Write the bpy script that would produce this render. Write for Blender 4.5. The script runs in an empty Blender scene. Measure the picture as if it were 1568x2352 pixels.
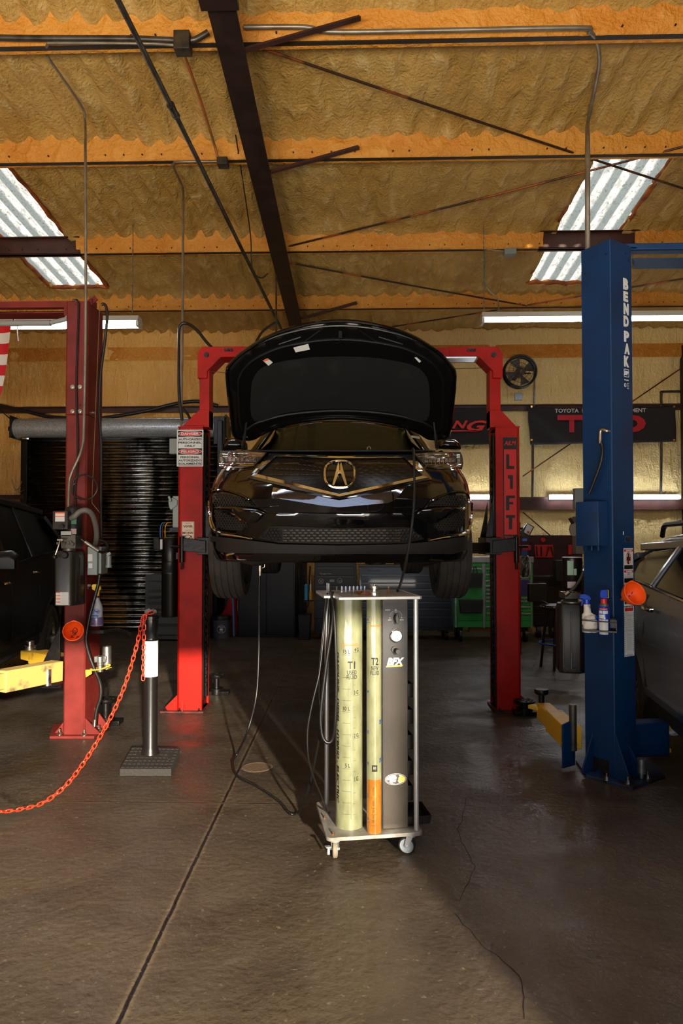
import bpy, bmesh, math, random
from mathutils import Vector, Matrix, Euler, noise
from mathutils.geometry import delaunay_2d_cdt
random.seed(7)
S = bpy.context.scene
COL = S.collection
PI = math.pi
rad = math.radians
V3 = Vector
# ------------------------------------------------------------------ camera
F, HC, HOR = 1568.0, 1.5, 1243.0
PITCH, YAW = rad(1.38), rad(1.5)
CY = HOR - F * math.tan(PITCH)
CAMP = V3((0, 0, HC))
RC = Euler((PI / 2 + PITCH, 0, YAW)).to_matrix()
FWD = V3((-math.sin(YAW), math.cos(YAW), 0))
cd = bpy.data.cameras.new('camera')
cam = bpy.data.objects.new('camera', cd)
COL.objects.link(cam)
cam.location = CAMP
cam.rotation_euler = (PI / 2 + PITCH, 0, YAW)
cd.sensor_fit = 'VERTICAL'
cd.sensor_height = 36.0
cd.lens = F / 2352 * 36.0
cd.shift_y = (CY - 1176) / 2352.0
cd.clip_start = 0.02
S.camera = cam


def ray(u, v):
    return RC @ V3(((u - 784) / F, (CY - v) / F, -1.0))


def P(u, v, D):                     # point seen at (u, v), D metres ahead
    d = ray(u, v)
    return CAMP + d * (D / d.dot(FWD))


def fl(u, v, z=0.0):                # point seen at (u, v) at height z
    d = ray(u, v)
    return CAMP + d * ((z - HC) / d.z)


def yp(u, v, Y):                    # point seen at (u, v) on the plane y = Y
    d = ray(u, v)
    return CAMP + d * (Y / d.y)


def zat(v, D):
    return HC + (HOR - v) * D / F


# ------------------------------------------------------------------ materials
def lin(c):
    return tuple(((x / 255) / 12.92 if x / 255 <= .04045 else ((x / 255 + .055) / 1.055) ** 2.4) for x in c)


def mat(name, col, rough=.5, metal=0., col2=None, ns=4., nd=4., lo=.35, hi=.65, bump=0., bs=40., coat=0., emit=None, es=1.,
        trans=0., alpha=1., spec=.5, stretch=None, rvar=0., ior=1.45):
    m = bpy.data.materials.new(name)
    m.use_nodes = True
    nt = m.node_tree
    b = nt.nodes['Principled BSDF']
    c = lin(col)
    b.inputs['Base Color'].default_value = (*c, 1)
    b.inputs['Roughness'].default_value = rough
    b.inputs['Metallic'].default_value = metal
    b.inputs['Specular IOR Level'].default_value = spec
    b.inputs['Coat Weight'].default_value = coat
    b.inputs['Coat Roughness'].default_value = .04
    b.inputs['Transmission Weight'].default_value = trans
    b.inputs['Alpha'].default_value = alpha
    b.inputs['IOR'].default_value = ior
    if emit:
        b.inputs['Emission Color'].default_value = (*lin(emit), 1)
        b.inputs['Emission Strength'].default_value = es
    if col2 or bump or rvar:
        tc = nt.nodes.new('ShaderNodeTexCoord')
        src = tc.outputs['Object']
        if stretch:
            mp = nt.nodes.new('ShaderNodeMapping')
            mp.inputs['Scale'].default_value = stretch
            nt.links.new(src, mp.inputs['Vector'])
            src = mp.outputs['Vector']
    if col2 or rvar:
        n = nt.nodes.new('ShaderNodeTexNoise')
        n.inputs['Scale'].default_value = ns
        n.inputs['Detail'].default_value = nd
        nt.links.new(src, n.inputs['Vector'])
        r = nt.nodes.new('ShaderNodeMapRange')
        r.inputs['From Min'].default_value = lo
        r.inputs['From Max'].default_value = hi
        nt.links.new(n.outputs['Fac'], r.inputs['Value'])
        if col2:
            mx = nt.nodes.new('ShaderNodeMix')
            mx.data_type = 'RGBA'
            mx.inputs['A'].default_value = (*c, 1)
            mx.inputs['B'].default_value = (*lin(col2), 1)
            nt.links.new(r.outputs['Result'], mx.inputs['Factor'])
            nt.links.new(mx.outputs['Result'], b.inputs['Base Color'])
        if rvar:
            r2 = nt.nodes.new('ShaderNodeMapRange')
            r2.inputs['From Min'].default_value = lo
            r2.inputs['From Max'].default_value = hi
            r2.inputs['To Min'].default_value = max(0, rough - rvar)
            r2.inputs['To Max'].default_value = min(1, rough + rvar)
            nt.links.new(n.outputs['Fac'], r2.inputs['Value'])
            nt.links.new(r2.outputs['Result'], b.inputs['Roughness'])
    if bump:
        n2 = nt.nodes.new('ShaderNodeTexNoise')
        n2.inputs['Scale'].default_value = bs
        n2.inputs['Detail'].default_value = 3
        nt.links.new(src, n2.inputs['Vector'])
        bp = nt.nodes.new('ShaderNodeBump')
        bp.inputs['Strength'].default_value = bump
        bp.inputs['Distance'].default_value = .01
        nt.links.new(n2.outputs['Fac'], bp.inputs['Height'])
        nt.links.new(bp.outputs['Normal'], b.inputs['Normal'])
    return m


# ------------------------------------------------------------------ mesh builder
def cr(pts, k=6, closed=False):     # catmull-rom smoothing
    pts = [V3(p) for p in pts]
    n = len(pts)
    if n < 3:
        return pts
    out = []
    rng = range(n) if closed else range(n - 1)
    for i in rng:
        if closed:
            p0, p1, p2, p3 = pts[(i - 1) % n], pts[i], pts[(i + 1) % n], pts[(i + 2) % n]
        else:
            p0 = pts[i - 1] if i else pts[0] * 2 - pts[1]
            p1, p2 = pts[i], pts[i + 1]
            p3 = pts[i + 2] if i + 2 < n else pts[-1] * 2 - pts[-2]
        for j in range(k):
            t = j / k
            out.append(.5 * ((2 * p1) + (p2 - p0) * t + (2 * p0 - 5 * p1 + 4 * p2 - p3) * t * t + (3 * p1 - p0 - 3 * p2 + p3) * t ** 3))
    if not closed:
        out.append(pts[-1])
    return out


class M:
    def __init__(s):
        s.bm = bmesh.new()

    def face(s, vs):
        try:
            return s.bm.faces.new(vs)
        except ValueError:
            return None

    def box(s, c, sz, rot=None):
        c = V3(c)
        r = Matrix.Rotation(rot, 3, 'Z') if isinstance(rot, (int, float)) else (rot or Matrix.Identity(3))
        vs = []
        for x in (-.5, .5):
            for y in (-.5, .5):
                for z in (-.5, .5):
                    vs.append(s.bm.verts.new(c + r @ V3((x * sz[0], y * sz[1], z * sz[2]))))
        for f in ((0, 1, 3, 2), (4, 6, 7, 5), (0, 4, 5, 1), (2, 3, 7, 6), (0, 2, 6, 4), (1, 5, 7, 3)):
            s.face([vs[i] for i in f])
        return s

    def bx(s, x0, x1, y0, y1, z0, z1):
        return s.box(((x0 + x1) / 2, (y0 + y1) / 2, (z0 + z1) / 2), (abs(x1 - x0), abs(y1 - y0), abs(z1 - z0)))

    def bar(s, p0, p1, w, h, up=(0, 0, 1)):          # rectangular bar between two points
        p0, p1 = V3(p0), V3(p1)
        d = (p1 - p0).normalized()
        up = V3(up)
        if abs(d.dot(up)) > .98:
            up = V3((0, 1, 0))
        sd = d.cross(up).normalized()
        u2 = sd.cross(d).normalized()
        r = Matrix((sd, d, u2)).transposed()
        return s.box((p0 + p1) / 2, (w, (p1 - p0).length, h), r)

    def cyl(s, p0, p1, r, r2=None, n=20, cap=True):
        return s.loft([(V3(p0), r), (V3(p1), r if r2 is None else r2)], n, cap)

    def loft(s, secs, n=16, cap=True):              # circles along a straight axis: [(centre, radius)]
        ax = (secs[-1][0] - secs[0][0])
        ax = ax.normalized() if ax.length > 1e-9 else V3((0, 0, 1))
        a = ax.orthogonal().normalized()
        b = ax.cross(a)
        rings = []
        for c, r in secs:
            rings.append([s.bm.verts.new(V3(c) + (a * math.cos(2 * PI * i / n) + b * math.sin(2 * PI * i / n)) * max(r, 1e-5)) for i in range(n)])
        for q in range(len(rings) - 1):
            for i in range(n):
                s.face([rings[q][i], rings[q][(i + 1) % n], rings[q + 1][(i + 1) % n], rings[q + 1][i]])
        if cap:
            s.face(rings[0][::-1])
            s.face(rings[-1])
        return s

    def lathe(s, o, ax, prof, n=24, cap=True):      # prof [(r, h)] along ax from o
        o, ax = V3(o), V3(ax).normalized()
        a = ax.orthogonal().normalized()
        b = ax.cross(a)
        rings = []
        for r, h in prof:
            rings.append([s.bm.verts.new(o + ax * h + (a * math.cos(2 * PI * i / n) + b * math.sin(2 * PI * i / n)) * max(r, 1e-5)) for i in range(n)])
        for q in range(len(rings) - 1):
            for i in range(n):
                s.face([rings[q][i], rings[q][(i + 1) % n], rings[q + 1][(i + 1) % n], rings[q + 1][i]])
        if cap:
            s.face(rings[0][::-1])
            s.face(rings[-1])
        return s

    def tube(s, pts, r, n=8, closed=False, sm=0):
        pts = [V3(p) for p in pts]
        if sm:
            pts = cr(pts, sm, closed)
        m = len(pts)
        rings = []
        prev = None
        for i, p in enumerate(pts):
            if closed:
                t = pts[(i + 1) % m] - pts[i - 1]
            else:
                t = pts[min(i + 1, m - 1)] - pts[max(i - 1, 0)]
            t = t.normalized() if t.length > 1e-9 else V3((0, 0, 1))
            a = t.orthogonal().normalized() if prev is None else (prev - t * prev.dot(t))
            a = a.normalized() if a.length > 1e-6 else t.orthogonal().normalized()
            prev = a
            b = t.cross(a)
            rr = r[i] if isinstance(r, (list, tuple)) else r
            rings.append([s.bm.verts.new(p + (a * math.cos(2 * PI * j / n) + b * math.sin(2 * PI * j / n)) * rr) for j in range(n)])
        for q in range(m if closed else m - 1):
            A, B = rings[q], rings[(q + 1) % m]
            for j in range(n):
                s.face([A[j], A[(j + 1) % n], B[(j + 1) % n], B[j]])
        if not closed:
            s.face(rings[0][::-1])
            s.face(rings[-1])
        return s

    def prism(s, pts, vec):
        vec = V3(vec)
        a = [s.bm.verts.new(V3(p)) for p in pts]
        b = [s.bm.verts.new(V3(p) + vec) for p in pts]
        n = len(pts)
        s.face(a[::-1])
        s.face(b)
        for i in range(n):
            s.face([a[i], a[(i + 1) % n], b[(i + 1) % n], b[i]])
        return s

    def grid(s, fn, nu, nv, closeu=False):
        g = [[s.bm.verts.new(V3(fn(i / (nu if closeu else nu - 1), j / (nv - 1)))) for j in range(nv)] for i in range(nu)]
        for i in range(nu if closeu else nu - 1):
            for j in range(nv - 1):
                s.face([g[i][j], g[(i + 1) % nu][j], g[(i + 1) % nu][j + 1], g[i][j + 1]])
        return s

    def secs(s, rows, cap=True):                     # loft through closed sections with equal point counts
        R_ = [[s.bm.verts.new(V3(p)) for p in r] for r in rows]
        n = len(rows[0])
        for q in range(len(R_) - 1):
            for i in range(n):
                s.face([R_[q][i], R_[q][(i + 1) % n], R_[q + 1][(i + 1) % n], R_[q + 1][i]])
        if cap:
            s.face(R_[0][::-1])
            s.face(R_[-1])
        return s

    def patch(s, poly, fn, step=12.):               # polygon in 2-D px, points mapped by fn(u, v)
        xs = [p[0] for p in poly]
        ys = [p[1] for p in poly]
        P2 = []
        n = len(poly)
        for i in range(n):
            a, b = V3((*poly[i], 0)), V3((*poly[(i + 1) % n], 0))
            k = max(1, int((b - a).length / step))
            for j in range(k):
                q = a.lerp(b, j / k)
                P2.append((q.x, q.y))
        nb = len(P2)
        vs = [V3(p) for p in P2]
        ed = [(i, (i + 1) % nb) for i in range(nb)]

        def inside(x, y):
            c = False
            for i in range(n):
                x1, y1 = poly[i]
                x2, y2 = poly[(i + 1) % n]
                if (y1 > y) != (y2 > y) and x < (x2 - x1) * (y - y1) / (y2 - y1) + x1:
                    c = not c
            return c
        x = min(xs) + step / 2
        while x < max(xs):
            y = min(ys) + step / 2
            while y < max(ys):
                if inside(x, y) and min((V3((x, y)) - V3(p)).length for p in P2) > step * .45:
                    vs.append(V3((x, y)))
                y += step
            x += step
        r = delaunay_2d_cdt(vs, ed, [list(range(nb))], 1, 1e-4)
        bv = [s.bm.verts.new(V3(fn(p.x, p.y))) for p in r[0]]
        for f in r[2]:
            s.face([bv[i] for i in f])
        return s


WM = {}


def wmat(o):
    return WM.get(o.name, Matrix.Identity(4)) if o else Matrix.Identity(4)


def obj(name, m, mt, parent=None, smooth=40, bevel=0., solid=0., local=False, label=None, sub=0, flat=False, keepn=False):
    me = bpy.data.meshes.new(name)
    if not keepn:
        bmesh.ops.recalc_face_normals(m.bm, faces=m.bm.faces)
    m.bm.to_mesh(me)
    m.bm.free()
    o = bpy.data.objects.new(name, me)
    COL.objects.link(o)
    if isinstance(mt, (list, tuple)):
        for q in mt:
            me.materials.append(q)
    else:
        me.materials.append(mt)
    if parent:
        o.parent = parent
        WM[o.name] = wmat(parent)
        if not local:
            me.transform(wmat(parent).inverted())
    if not flat:
        me.shade_smooth()
        me.set_sharp_from_angle(angle=rad(smooth))
    if solid:
        d = o.modifiers.new('solid', 'SOLIDIFY')
        d.thickness = solid
        d.offset = 0
    if bevel:
        d = o.modifiers.new('bevel', 'BEVEL')
        d.width = bevel
        d.segments = 2
        d.limit_method = 'ANGLE'
        d.angle_limit = rad(40)
    if sub:
        d = o.modifiers.new('sub', 'SUBSURF')
        d.levels = d.render_levels = sub
    if label:
        o['label'] = label
    return o


def thing(name, label, cat, loc=(0, 0, 0), rz=0., group=None):
    o = bpy.data.objects.new(name, None)
    COL.objects.link(o)
    o.empty_display_size = .1
    o.location = loc
    o.rotation_euler = (0, 0, rz)
    o['label'] = label
    o['category'] = cat
    if group:
        o['group'] = group
    WM[o.name] = Matrix.Translation(V3(loc)) @ Matrix.Rotation(rz, 4, 'Z')
    return o


def top(o, label, cat, group=None):
    o['label'] = label
    o['category'] = cat
    if group:
        o['group'] = group
    return o


def struct(o):
    o['kind'] = 'structure'
    return o


def at_base(o):                                     # put a lone mesh's origin at its base
    me = o.data
    xs = [v.co for v in me.vertices]
    c = V3((sum(v.x for v in xs) / len(xs), sum(v.y for v in xs) / len(xs), min(v.z for v in xs)))
    me.transform(Matrix.Translation(-c))
    o.location = c
    WM[o.name] = Matrix.Translation(c)
    return o


def single(name, m, mt, label, cat, group=None, **k):
    return at_base(top(obj(name, m, mt, **k), label, cat, group))


def textm(m, s, c, xd, yd, w, h, ext=.0015, off=0., shear=0., font=None):
    """add lettering fitted to a w x h box centred at c to builder m"""
    cu = bpy.data.curves.new('t', 'FONT')
    cu.body = s
    cu.size = 1
    cu.offset = off
    cu.shear = shear
    cu.extrude = .01
    cu.resolution_u = 3
    o = bpy.data.objects.new('t', cu)
    COL.objects.link(o)
    dg = bpy.context.evaluated_depsgraph_get()
    me = bpy.data.meshes.new_from_object(o.evaluated_get(dg))
    bpy.data.objects.remove(o)
    bpy.data.curves.remove(cu)
    if len(me.vertices) == 0:
        return m
    xs = [v.co.x for v in me.vertices]
    ys = [v.co.y for v in me.vertices]
    x0, x1, y0, y1 = min(xs), max(xs), min(ys), max(ys)
    xd, yd = V3(xd).normalized(), V3(yd).normalized()
    nd = xd.cross(yd).normalized()
    sx, sy = w / (x1 - x0), h / (y1 - y0)
    vs = []
    for v in me.vertices:
        vs.append(m.bm.verts.new(V3(c) + xd * ((v.co.x - (x0 + x1) / 2) * sx) + yd * ((v.co.y - (y0 + y1) / 2) * sy) + nd * (v.co.z / .01 * ext)))
    for p in me.polygons:
        m.face([vs[i] for i in p.vertices])
    bpy.data.meshes.remove(me)
    return m


class Fr:
    """a flat face: origin, right, up; helper for things laid on it"""
    def __init__(s, o, x, y):
        s.o, s.x, s.y = V3(o), V3(x).normalized(), V3(y).normalized()
        s.n = s.x.cross(s.y).normalized()

    def p(s, a, b, n=0.):
        return s.o + s.x * a + s.y * b + s.n * n

    def rect(s, m, a0, a1, b0, b1, t=.002, n=0.):
        return m.prism([s.p(a0, b0, n), s.p(a1, b0, n), s.p(a1, b1, n), s.p(a0, b1, n)], s.n * t)

    def text(s, m, st, a, b, w, h, n=.003, **k):
        return textm(m, st, s.p(a, b, n), s.x, s.y, w, h, **k)

    def disc(s, m, a, b, ra, rb, t=.002, n=0., k=28, a0=0, a1=2 * PI):
        return m.prism([s.p(a + ra * math.cos(2 * PI * i / k), b + rb * math.sin(2 * PI * i / k), n) for i in range(k)], s.n * t)

    def ring(s, m, a, b, ra, rb, w, t=.002, n=0., k=32):
        o1 = [(a + ra * math.cos(2 * PI * i / k), b + rb * math.sin(2 * PI * i / k)) for i in range(k)]
        i1 = [(a + (ra - w) * math.cos(2 * PI * i / k), b + (rb - w) * math.sin(2 * PI * i / k)) for i in range(k)]
        for i in range(k):
            j = (i + 1) % k
            m.prism([s.p(*o1[i], n), s.p(*o1[j], n), s.p(*i1[j], n), s.p(*i1[i], n)], s.n * t)
        return m

    def line(s, m, pts, w, t=.002, n=0.):
        for q in range(len(pts) - 1):
            a, b = V3(pts[q]), V3(pts[q + 1])
            d = (b - a)
            if d.length < 1e-9:
                continue
            d.normalize()
            nn = V3((-d.y, d.x)) * w / 2
            m.prism([s.p(*(a + nn), n), s.p(*(a - nn), n), s.p(*(b - nn), n), s.p(*(b + nn), n)], s.n * t)
        return m


# palette
BLK = mat('black_plastic', (18, 17, 16), .45)
BLKM = mat('black_metal', (18, 17, 16), .38, .3, bump=.05, bs=60)
RUB = mat('rubber', (30, 28, 26), .75, bump=.1, bs=80)
CHR = mat('chrome', (215, 215, 215), .07, 1.)
ALU = mat('brushed_aluminium', (205, 207, 205), .3, 1., rvar=.1, ns=30)
GALV = mat('galvanised_steel', (150, 150, 145), .42, .85, col2=(115, 115, 110), ns=25)
ZINC = mat('zinc_bolt', (190, 185, 170), .3, 1.)
STL = mat('dark_steel_pipe', (92, 86, 78), .42, .7, col2=(60, 54, 48), ns=8)
WHT = mat('white_print', (204, 204, 200), .5)
INK = mat('black_print', (16, 15, 15), .55)
REDP = mat('red_print', (190, 30, 25), .5)
ORP = mat('orange_print', (230, 95, 40), .5)
# ================================================================== ROOM
YB = 11.4                                            # back wall
XL, XR, YF = -6.4, 6.6, -1.6
MS = 1 / 12


def zp(Y):                                           # purlin underside
    return 5.744 - MS * Y


def zc(Y):
    return zp(Y) + .22


def on_ceil(u, v, off=.22):
    d = ray(u, v)
    # HC + d.z t = 5.744 + off - MS * d.y t
    t = (5.744 + off - HC) / (d.z + MS * d.y)
    return CAMP + d * t


PURL = []
for vv in (533, 666, 878, 1148):
    PURL.append(on_ceil(784, HOR - vv, 0).y)
PURL += [PURL[-1] - 1.55, PURL[-1] - 3.1, PURL[-1] - 4.65]


def foam(name, c1, c2, c3, sc=1.0, st=(1, 1, 1)):
    """sprayed polyurethane foam: lumpy, matt, mottled"""
    m = bpy.data.materials.new(name)
    m.use_nodes = True
    nt = m.node_tree
    b = nt.nodes['Principled BSDF']
    b.inputs['Roughness'].default_value = .55
    b.inputs['Specular IOR Level'].default_value = .35
    tc = nt.nodes.new('ShaderNodeTexCoord')
    mp = nt.nodes.new('ShaderNodeMapping')
    mp.inputs['Scale'].default_value = st
    nt.links.new(tc.outputs['Object'], mp.inputs['Vector'])

    def nz(scale, det, src=mp, dist=0.):
        n = nt.nodes.new('ShaderNodeTexNoise')
        n.inputs['Scale'].default_value = scale * sc
        n.inputs['Detail'].default_value = det
        n.inputs['Distortion'].default_value = dist
        nt.links.new((src.outputs['Vector'] if src == mp else src.outputs['Object']), n.inputs['Vector'])
        return n

    def mr(n, lo, hi):
        r = nt.nodes.new('ShaderNodeMapRange')
        r.inputs['From Min'].default_value = lo
        r.inputs['From Max'].default_value = hi
        nt.links.new(n.outputs['Fac'], r.inputs['Value'])
        return r

    def mix(f, a, bcol):
        x = nt.nodes.new('ShaderNodeMix')
        x.data_type = 'RGBA'
        nt.links.new(f.outputs['Result'], x.inputs['Factor'])
        if isinstance(a, tuple):
            x.inputs['A'].default_value = (*lin(a), 1)
        else:
            nt.links.new(a.outputs['Result'], x.inputs['A'])
        x.inputs['B'].default_value = (*lin(bcol), 1)
        return x
    big = nz(1.6, 5)
    med = nz(7, 6, dist=.6)
    fine = nz(38, 4, tc)
    x1 = mix(mr(big, .38, .62), c1, c2)
    x2 = mix(mr(med, .55, .78), x1, c3)
    nt.links.new(x2.outputs['Result'], b.inputs['Base Color'])
    ad = nt.nodes.new('ShaderNodeMath')
    ad.operation = 'MULTIPLY_ADD'
    nt.links.new(fine.outputs['Fac'], ad.inputs[0])
    ad.inputs[1].default_value = .3
    nt.links.new(med.outputs['Fac'], ad.inputs[2])
    bp = nt.nodes.new('ShaderNodeBump')
    bp.inputs['Strength'].default_value = .85
    bp.inputs['Distance'].default_value = .06
    nt.links.new(ad.outputs['Value'], bp.inputs['Height'])
    nt.links.new(bp.outputs['Normal'], b.inputs['Normal'])
    return m


FO_C = foam('ceiling_foam', (190, 154, 86), (174, 136, 68), (204, 176, 118), st=(1.25, .5, 1))
FO_P = foam('purlin_foam', (206, 142, 54), (196, 126, 40), (214, 154, 70))
FO_W = foam('wall_foam', (226, 176, 96), (214, 160, 78), (232, 190, 116), st=(1.6, 1, .45))
nt_ = FO_W.node_tree
b_ = nt_.nodes['Principled BSDF']
old = b_.inputs['Base Color'].links[0].from_socket
tcx = nt_.nodes.new('ShaderNodeTexCoord')
sp_ = nt_.nodes.new('ShaderNodeSeparateXYZ')
nt_.links.new(tcx.outputs['Object'], sp_.inputs['Vector'])
mr_ = nt_.nodes.new('ShaderNodeMapRange')
mr_.inputs['From Min'].default_value = -1.5
mr_.inputs['From Max'].default_value = 2.5
nt_.links.new(sp_.outputs['X'], mr_.inputs['Value'])
mx_ = nt_.nodes.new('ShaderNodeMix')
mx_.data_type = 'RGBA'
nt_.links.new(mr_.outputs['Result'], mx_.inputs['Factor'])
nt_.links.new(old, mx_.inputs['A'])
mx_.inputs['B'].default_value = (*lin((232, 204, 138)), 1)
nt_.links.new(mx_.outputs['Result'], b_.inputs['Base Color'])
FO_R = mat('scorched_foam_edge', (170, 88, 28), .7, col2=(110, 52, 20), ns=9, bump=.8, bs=30)
BRN = mat('brown_primer_steel', (72, 40, 30), .5, .2, col2=(54, 30, 24), ns=5)
RAF = mat('dark_red_oxide_steel', (50, 34, 28), .5, .3, col2=(36, 25, 21), ns=6)

# ---- concrete floor
fm = bpy.data.materials.new('concrete')
fm.use_nodes = True
nt = fm.node_tree
B = nt.nodes['Principled BSDF']
tc = nt.nodes.new('ShaderNodeTexCoord')


def N(tp, **kw):
    n = nt.nodes.new(tp)
    for k, v in kw.items():
        if k in n.inputs:
            n.inputs[k].default_value = v
        else:
            setattr(n, k, v)
    return n


def L(a, b):
    nt.links.new(a, b)


def nzf(scale, det, dist=0., st=None, rough=.55):
    n = N('ShaderNodeTexNoise', Scale=scale, Detail=det, Distortion=dist, Roughness=rough)
    if st:
        mp = N('ShaderNodeMapping', Scale=st)
        L(tc.outputs['Object'], mp.inputs['Vector'])
        L(mp.outputs['Vector'], n.inputs['Vector'])
    else:
        L(tc.outputs['Object'], n.inputs['Vector'])
    return n.outputs['Fac']


def mrf(s, lo, hi, a=0., b=1.):
    r = N('ShaderNodeMapRange')
    for k, q in (('From Min', lo), ('From Max', hi), ('To Min', a), ('To Max', b)):
        r.inputs[k].default_value = q
    L(s, r.inputs['Value'])
    return r.outputs['Result']


def mixf(f, a, b):
    x = N('ShaderNodeMix', data_type='RGBA')
    if isinstance(f, float):
        x.inputs['Factor'].default_value = f
    else:
        L(f, x.inputs['Factor'])
    for q, nm in ((a, 'A'), (b, 'B')):
        if isinstance(q, tuple):
            x.inputs[nm].default_value = (*lin(q), 1)
        else:
            L(q, x.inputs[nm])
    return x.outputs['Result']


def mth(op, a, b=0., c=0.):
    n = N('ShaderNodeMath', operation=op)
    for i, q in enumerate((a, b, c)):
        if isinstance(q, (int, float)):
            n.inputs[i].default_value = q
        else:
            L(q, n.inputs[i])
    return n.outputs['Value']


base = mixf(mrf(nzf(.55, 5), .35, .65), (102, 89, 71), (74, 63, 50))
base = mixf(mrf(nzf(2.2, 6, .8), .45, .75, 0, .6), base, (52, 42, 33))
base = mixf(mrf(nzf(1.1, 7, 1.5, (1, 2.2, 1)), .55, .8, 0, .6), base, (108, 98, 84))
base = mixf(mrf(nzf(60, 3), .62, .8, 0, .5), base, (120, 108, 90))
base = mixf(mrf(nzf(34, 4, .3, (1, 2.5, 1)), .62, .7, 0, .6), base, (36, 30, 25))
sx = N('ShaderNodeSeparateXYZ')
L(tc.outputs['Object'], sx.inputs['Vector'])
X, Y = sx.outputs['X'], sx.outputs['Y']


def strip(pa, pb, w, wob=.012, ws=6.):
    """mask of a thin line through two floor points"""
    d = (pb - pa)
    n = V3((-d.y, d.x, 0)).normalized()
    k = -(n.x * pa.x + n.y * pa.y)
    a = mth('MULTIPLY_ADD', X, n.x, k)
    a = mth('MULTIPLY_ADD', Y, n.y, a)
    wv = mth('MULTIPLY_ADD', nzf(ws, 3), wob * 2, -wob)
    a = mth('ADD', a, wv)
    return mth('ABSOLUTE', a), w


for pa, pb, w in ((fl(270, 2352), fl(644, 1566), .008), (fl(0, 1839), fl(1568, 1856), .005)):
    a, w = strip(pa, pb, w, .006 if w > .006 else .003, 9.)
    base = mixf(mrf(a, w, w * 3.2, .8, 0.), base, (132, 116, 92))
    base = mixf(mrf(a, w * .7, w * 1.3, 1., 0.), base, (14, 12, 10))
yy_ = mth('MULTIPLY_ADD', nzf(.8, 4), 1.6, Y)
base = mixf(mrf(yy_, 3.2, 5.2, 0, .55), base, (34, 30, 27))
base = mixf(mrf(nzf(46, 2, .2), .66, .7, 0, .7), base, (132, 118, 96))
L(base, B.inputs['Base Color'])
L(mrf(nzf(1.7, 6, 1.), .35, .7, .3, .62), B.inputs['Roughness'])
B.inputs['Specular IOR Level'].default_value = .45
hh = mth('MULTIPLY_ADD', nzf(26, 6), .5, nzf(3, 5))
bp = N('ShaderNodeBump', Strength=.5, Distance=.02)
L(hh, bp.inputs['Height'])
L(bp.outputs['Normal'], B.inputs['Normal'])

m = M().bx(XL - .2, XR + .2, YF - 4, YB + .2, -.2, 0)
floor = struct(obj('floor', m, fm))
m = M()
ck = [(1070, 1832), (1060, 1880), (1052, 1905), (1060, 1935), (1090, 1988), (1075, 2030), (1048, 2078)]
ck2 = [(1042, 2098), (1070, 2130), (1098, 2160), (1120, 2180), (1165, 2215), (1190, 2240), (1205, 2290), (1205, 2352)]
for c_ in (ck, ck2):
    pts = []
    for i in range(len(c_) - 1):
        for j in range(6):
            t = j / 6
            p = fl(c_[i][0] * (1 - t) + c_[i + 1][0] * t, c_[i][1] * (1 - t) + c_[i + 1][1] * t)
            pts.append(p + V3((noise.noise(p * 14) * .014, 0, .0008)))
    for i in range(len(pts) - 1):
        w_ = .0013 + .0008 * noise.noise(pts[i] * 9)
        m.prism([pts[i] - V3((w_, 0, 0)), pts[i] + V3((w_, 0, 0)), pts[i + 1] + V3((w_, 0, 0)), pts[i + 1] - V3((w_, 0, 0))], (0, 0, .0004))
obj('crack', m, mat('crack_dirt', (26, 22, 18), .9), floor)
m = M()
c_ = fl(590, 1762)
m.lathe(c_, (0, 0, 1), [(.075, .001), (.085, .004), (.098, .004), (.104, .0005)], 32, cap=False)
m.cyl(c_, c_ + V3((0, 0, .002)), .075, n=32)
obj('floor_drain', m, mat('drain_rim', (92, 76, 58), .7, bump=.5, bs=60), floor)

# ---- skylight rectangles (x0, x1, y0, y1)
sk = []
pa, pb = on_ceil(150, 535), on_ceil(45, 590)
wl = on_ceil(185, 585).x
ye = on_ceil(200, 662).y
SKL = (on_ceil(45, 590).x, (on_ceil(150, 535).x + on_ceil(185, 585).x + on_ceil(240, 660).x) / 3, PURL[2] - .5, ye)
SKR = ((on_ceil(1285, 520).x + on_ceil(1240, 578).x) / 2, on_ceil(1435, 520).x, PURL[2] + .0, on_ceil(1250, 652).y)
print('SK', SKL, SKR, PURL)


def insky(x, y):
    for q in (SKL, SKR):
        if q[0] + .03 * noise.noise(V3((y * 6, q[0], 1))) < x < q[1] + .03 * noise.noise(V3((y * 6, 5, q[0]))) and q[2] < y < q[3] + .05 * noise.noise(V3((x * 7, 3, 1))):
            return True
    return False


RXQ = -.9


def dz(x, y):
    xx = x + .03 * noise.noise(V3((x, y * 1.5, 9)))
    r = math.sin(xx * 2 * PI / .21) + .35 * math.sin(xx * 4 * PI / .21 + 1)
    amp = 1.5 + 1.8 * noise.noise(V3((x * .8, y * .7, 3)))
    q = -.019 * r * amp * (1 if x < RXQ else .55)
    q += .035 * noise.noise(V3((x * 2.2, y * 1.1, 0))) + .02 * noise.noise(V3((x * 5, y * 2.2, 4))) + .009 * noise.noise(V3((x * 9, y * 6, 7)))
    for yk in PURL:                                  # foam builds up against each purlin
        d = abs(y - yk)
        if d < .35:
            q -= .05 * (1 - d / .35) ** 2 * (1 + .6 * noise.noise(V3((x * 3, yk, 2))))
    return q


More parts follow.
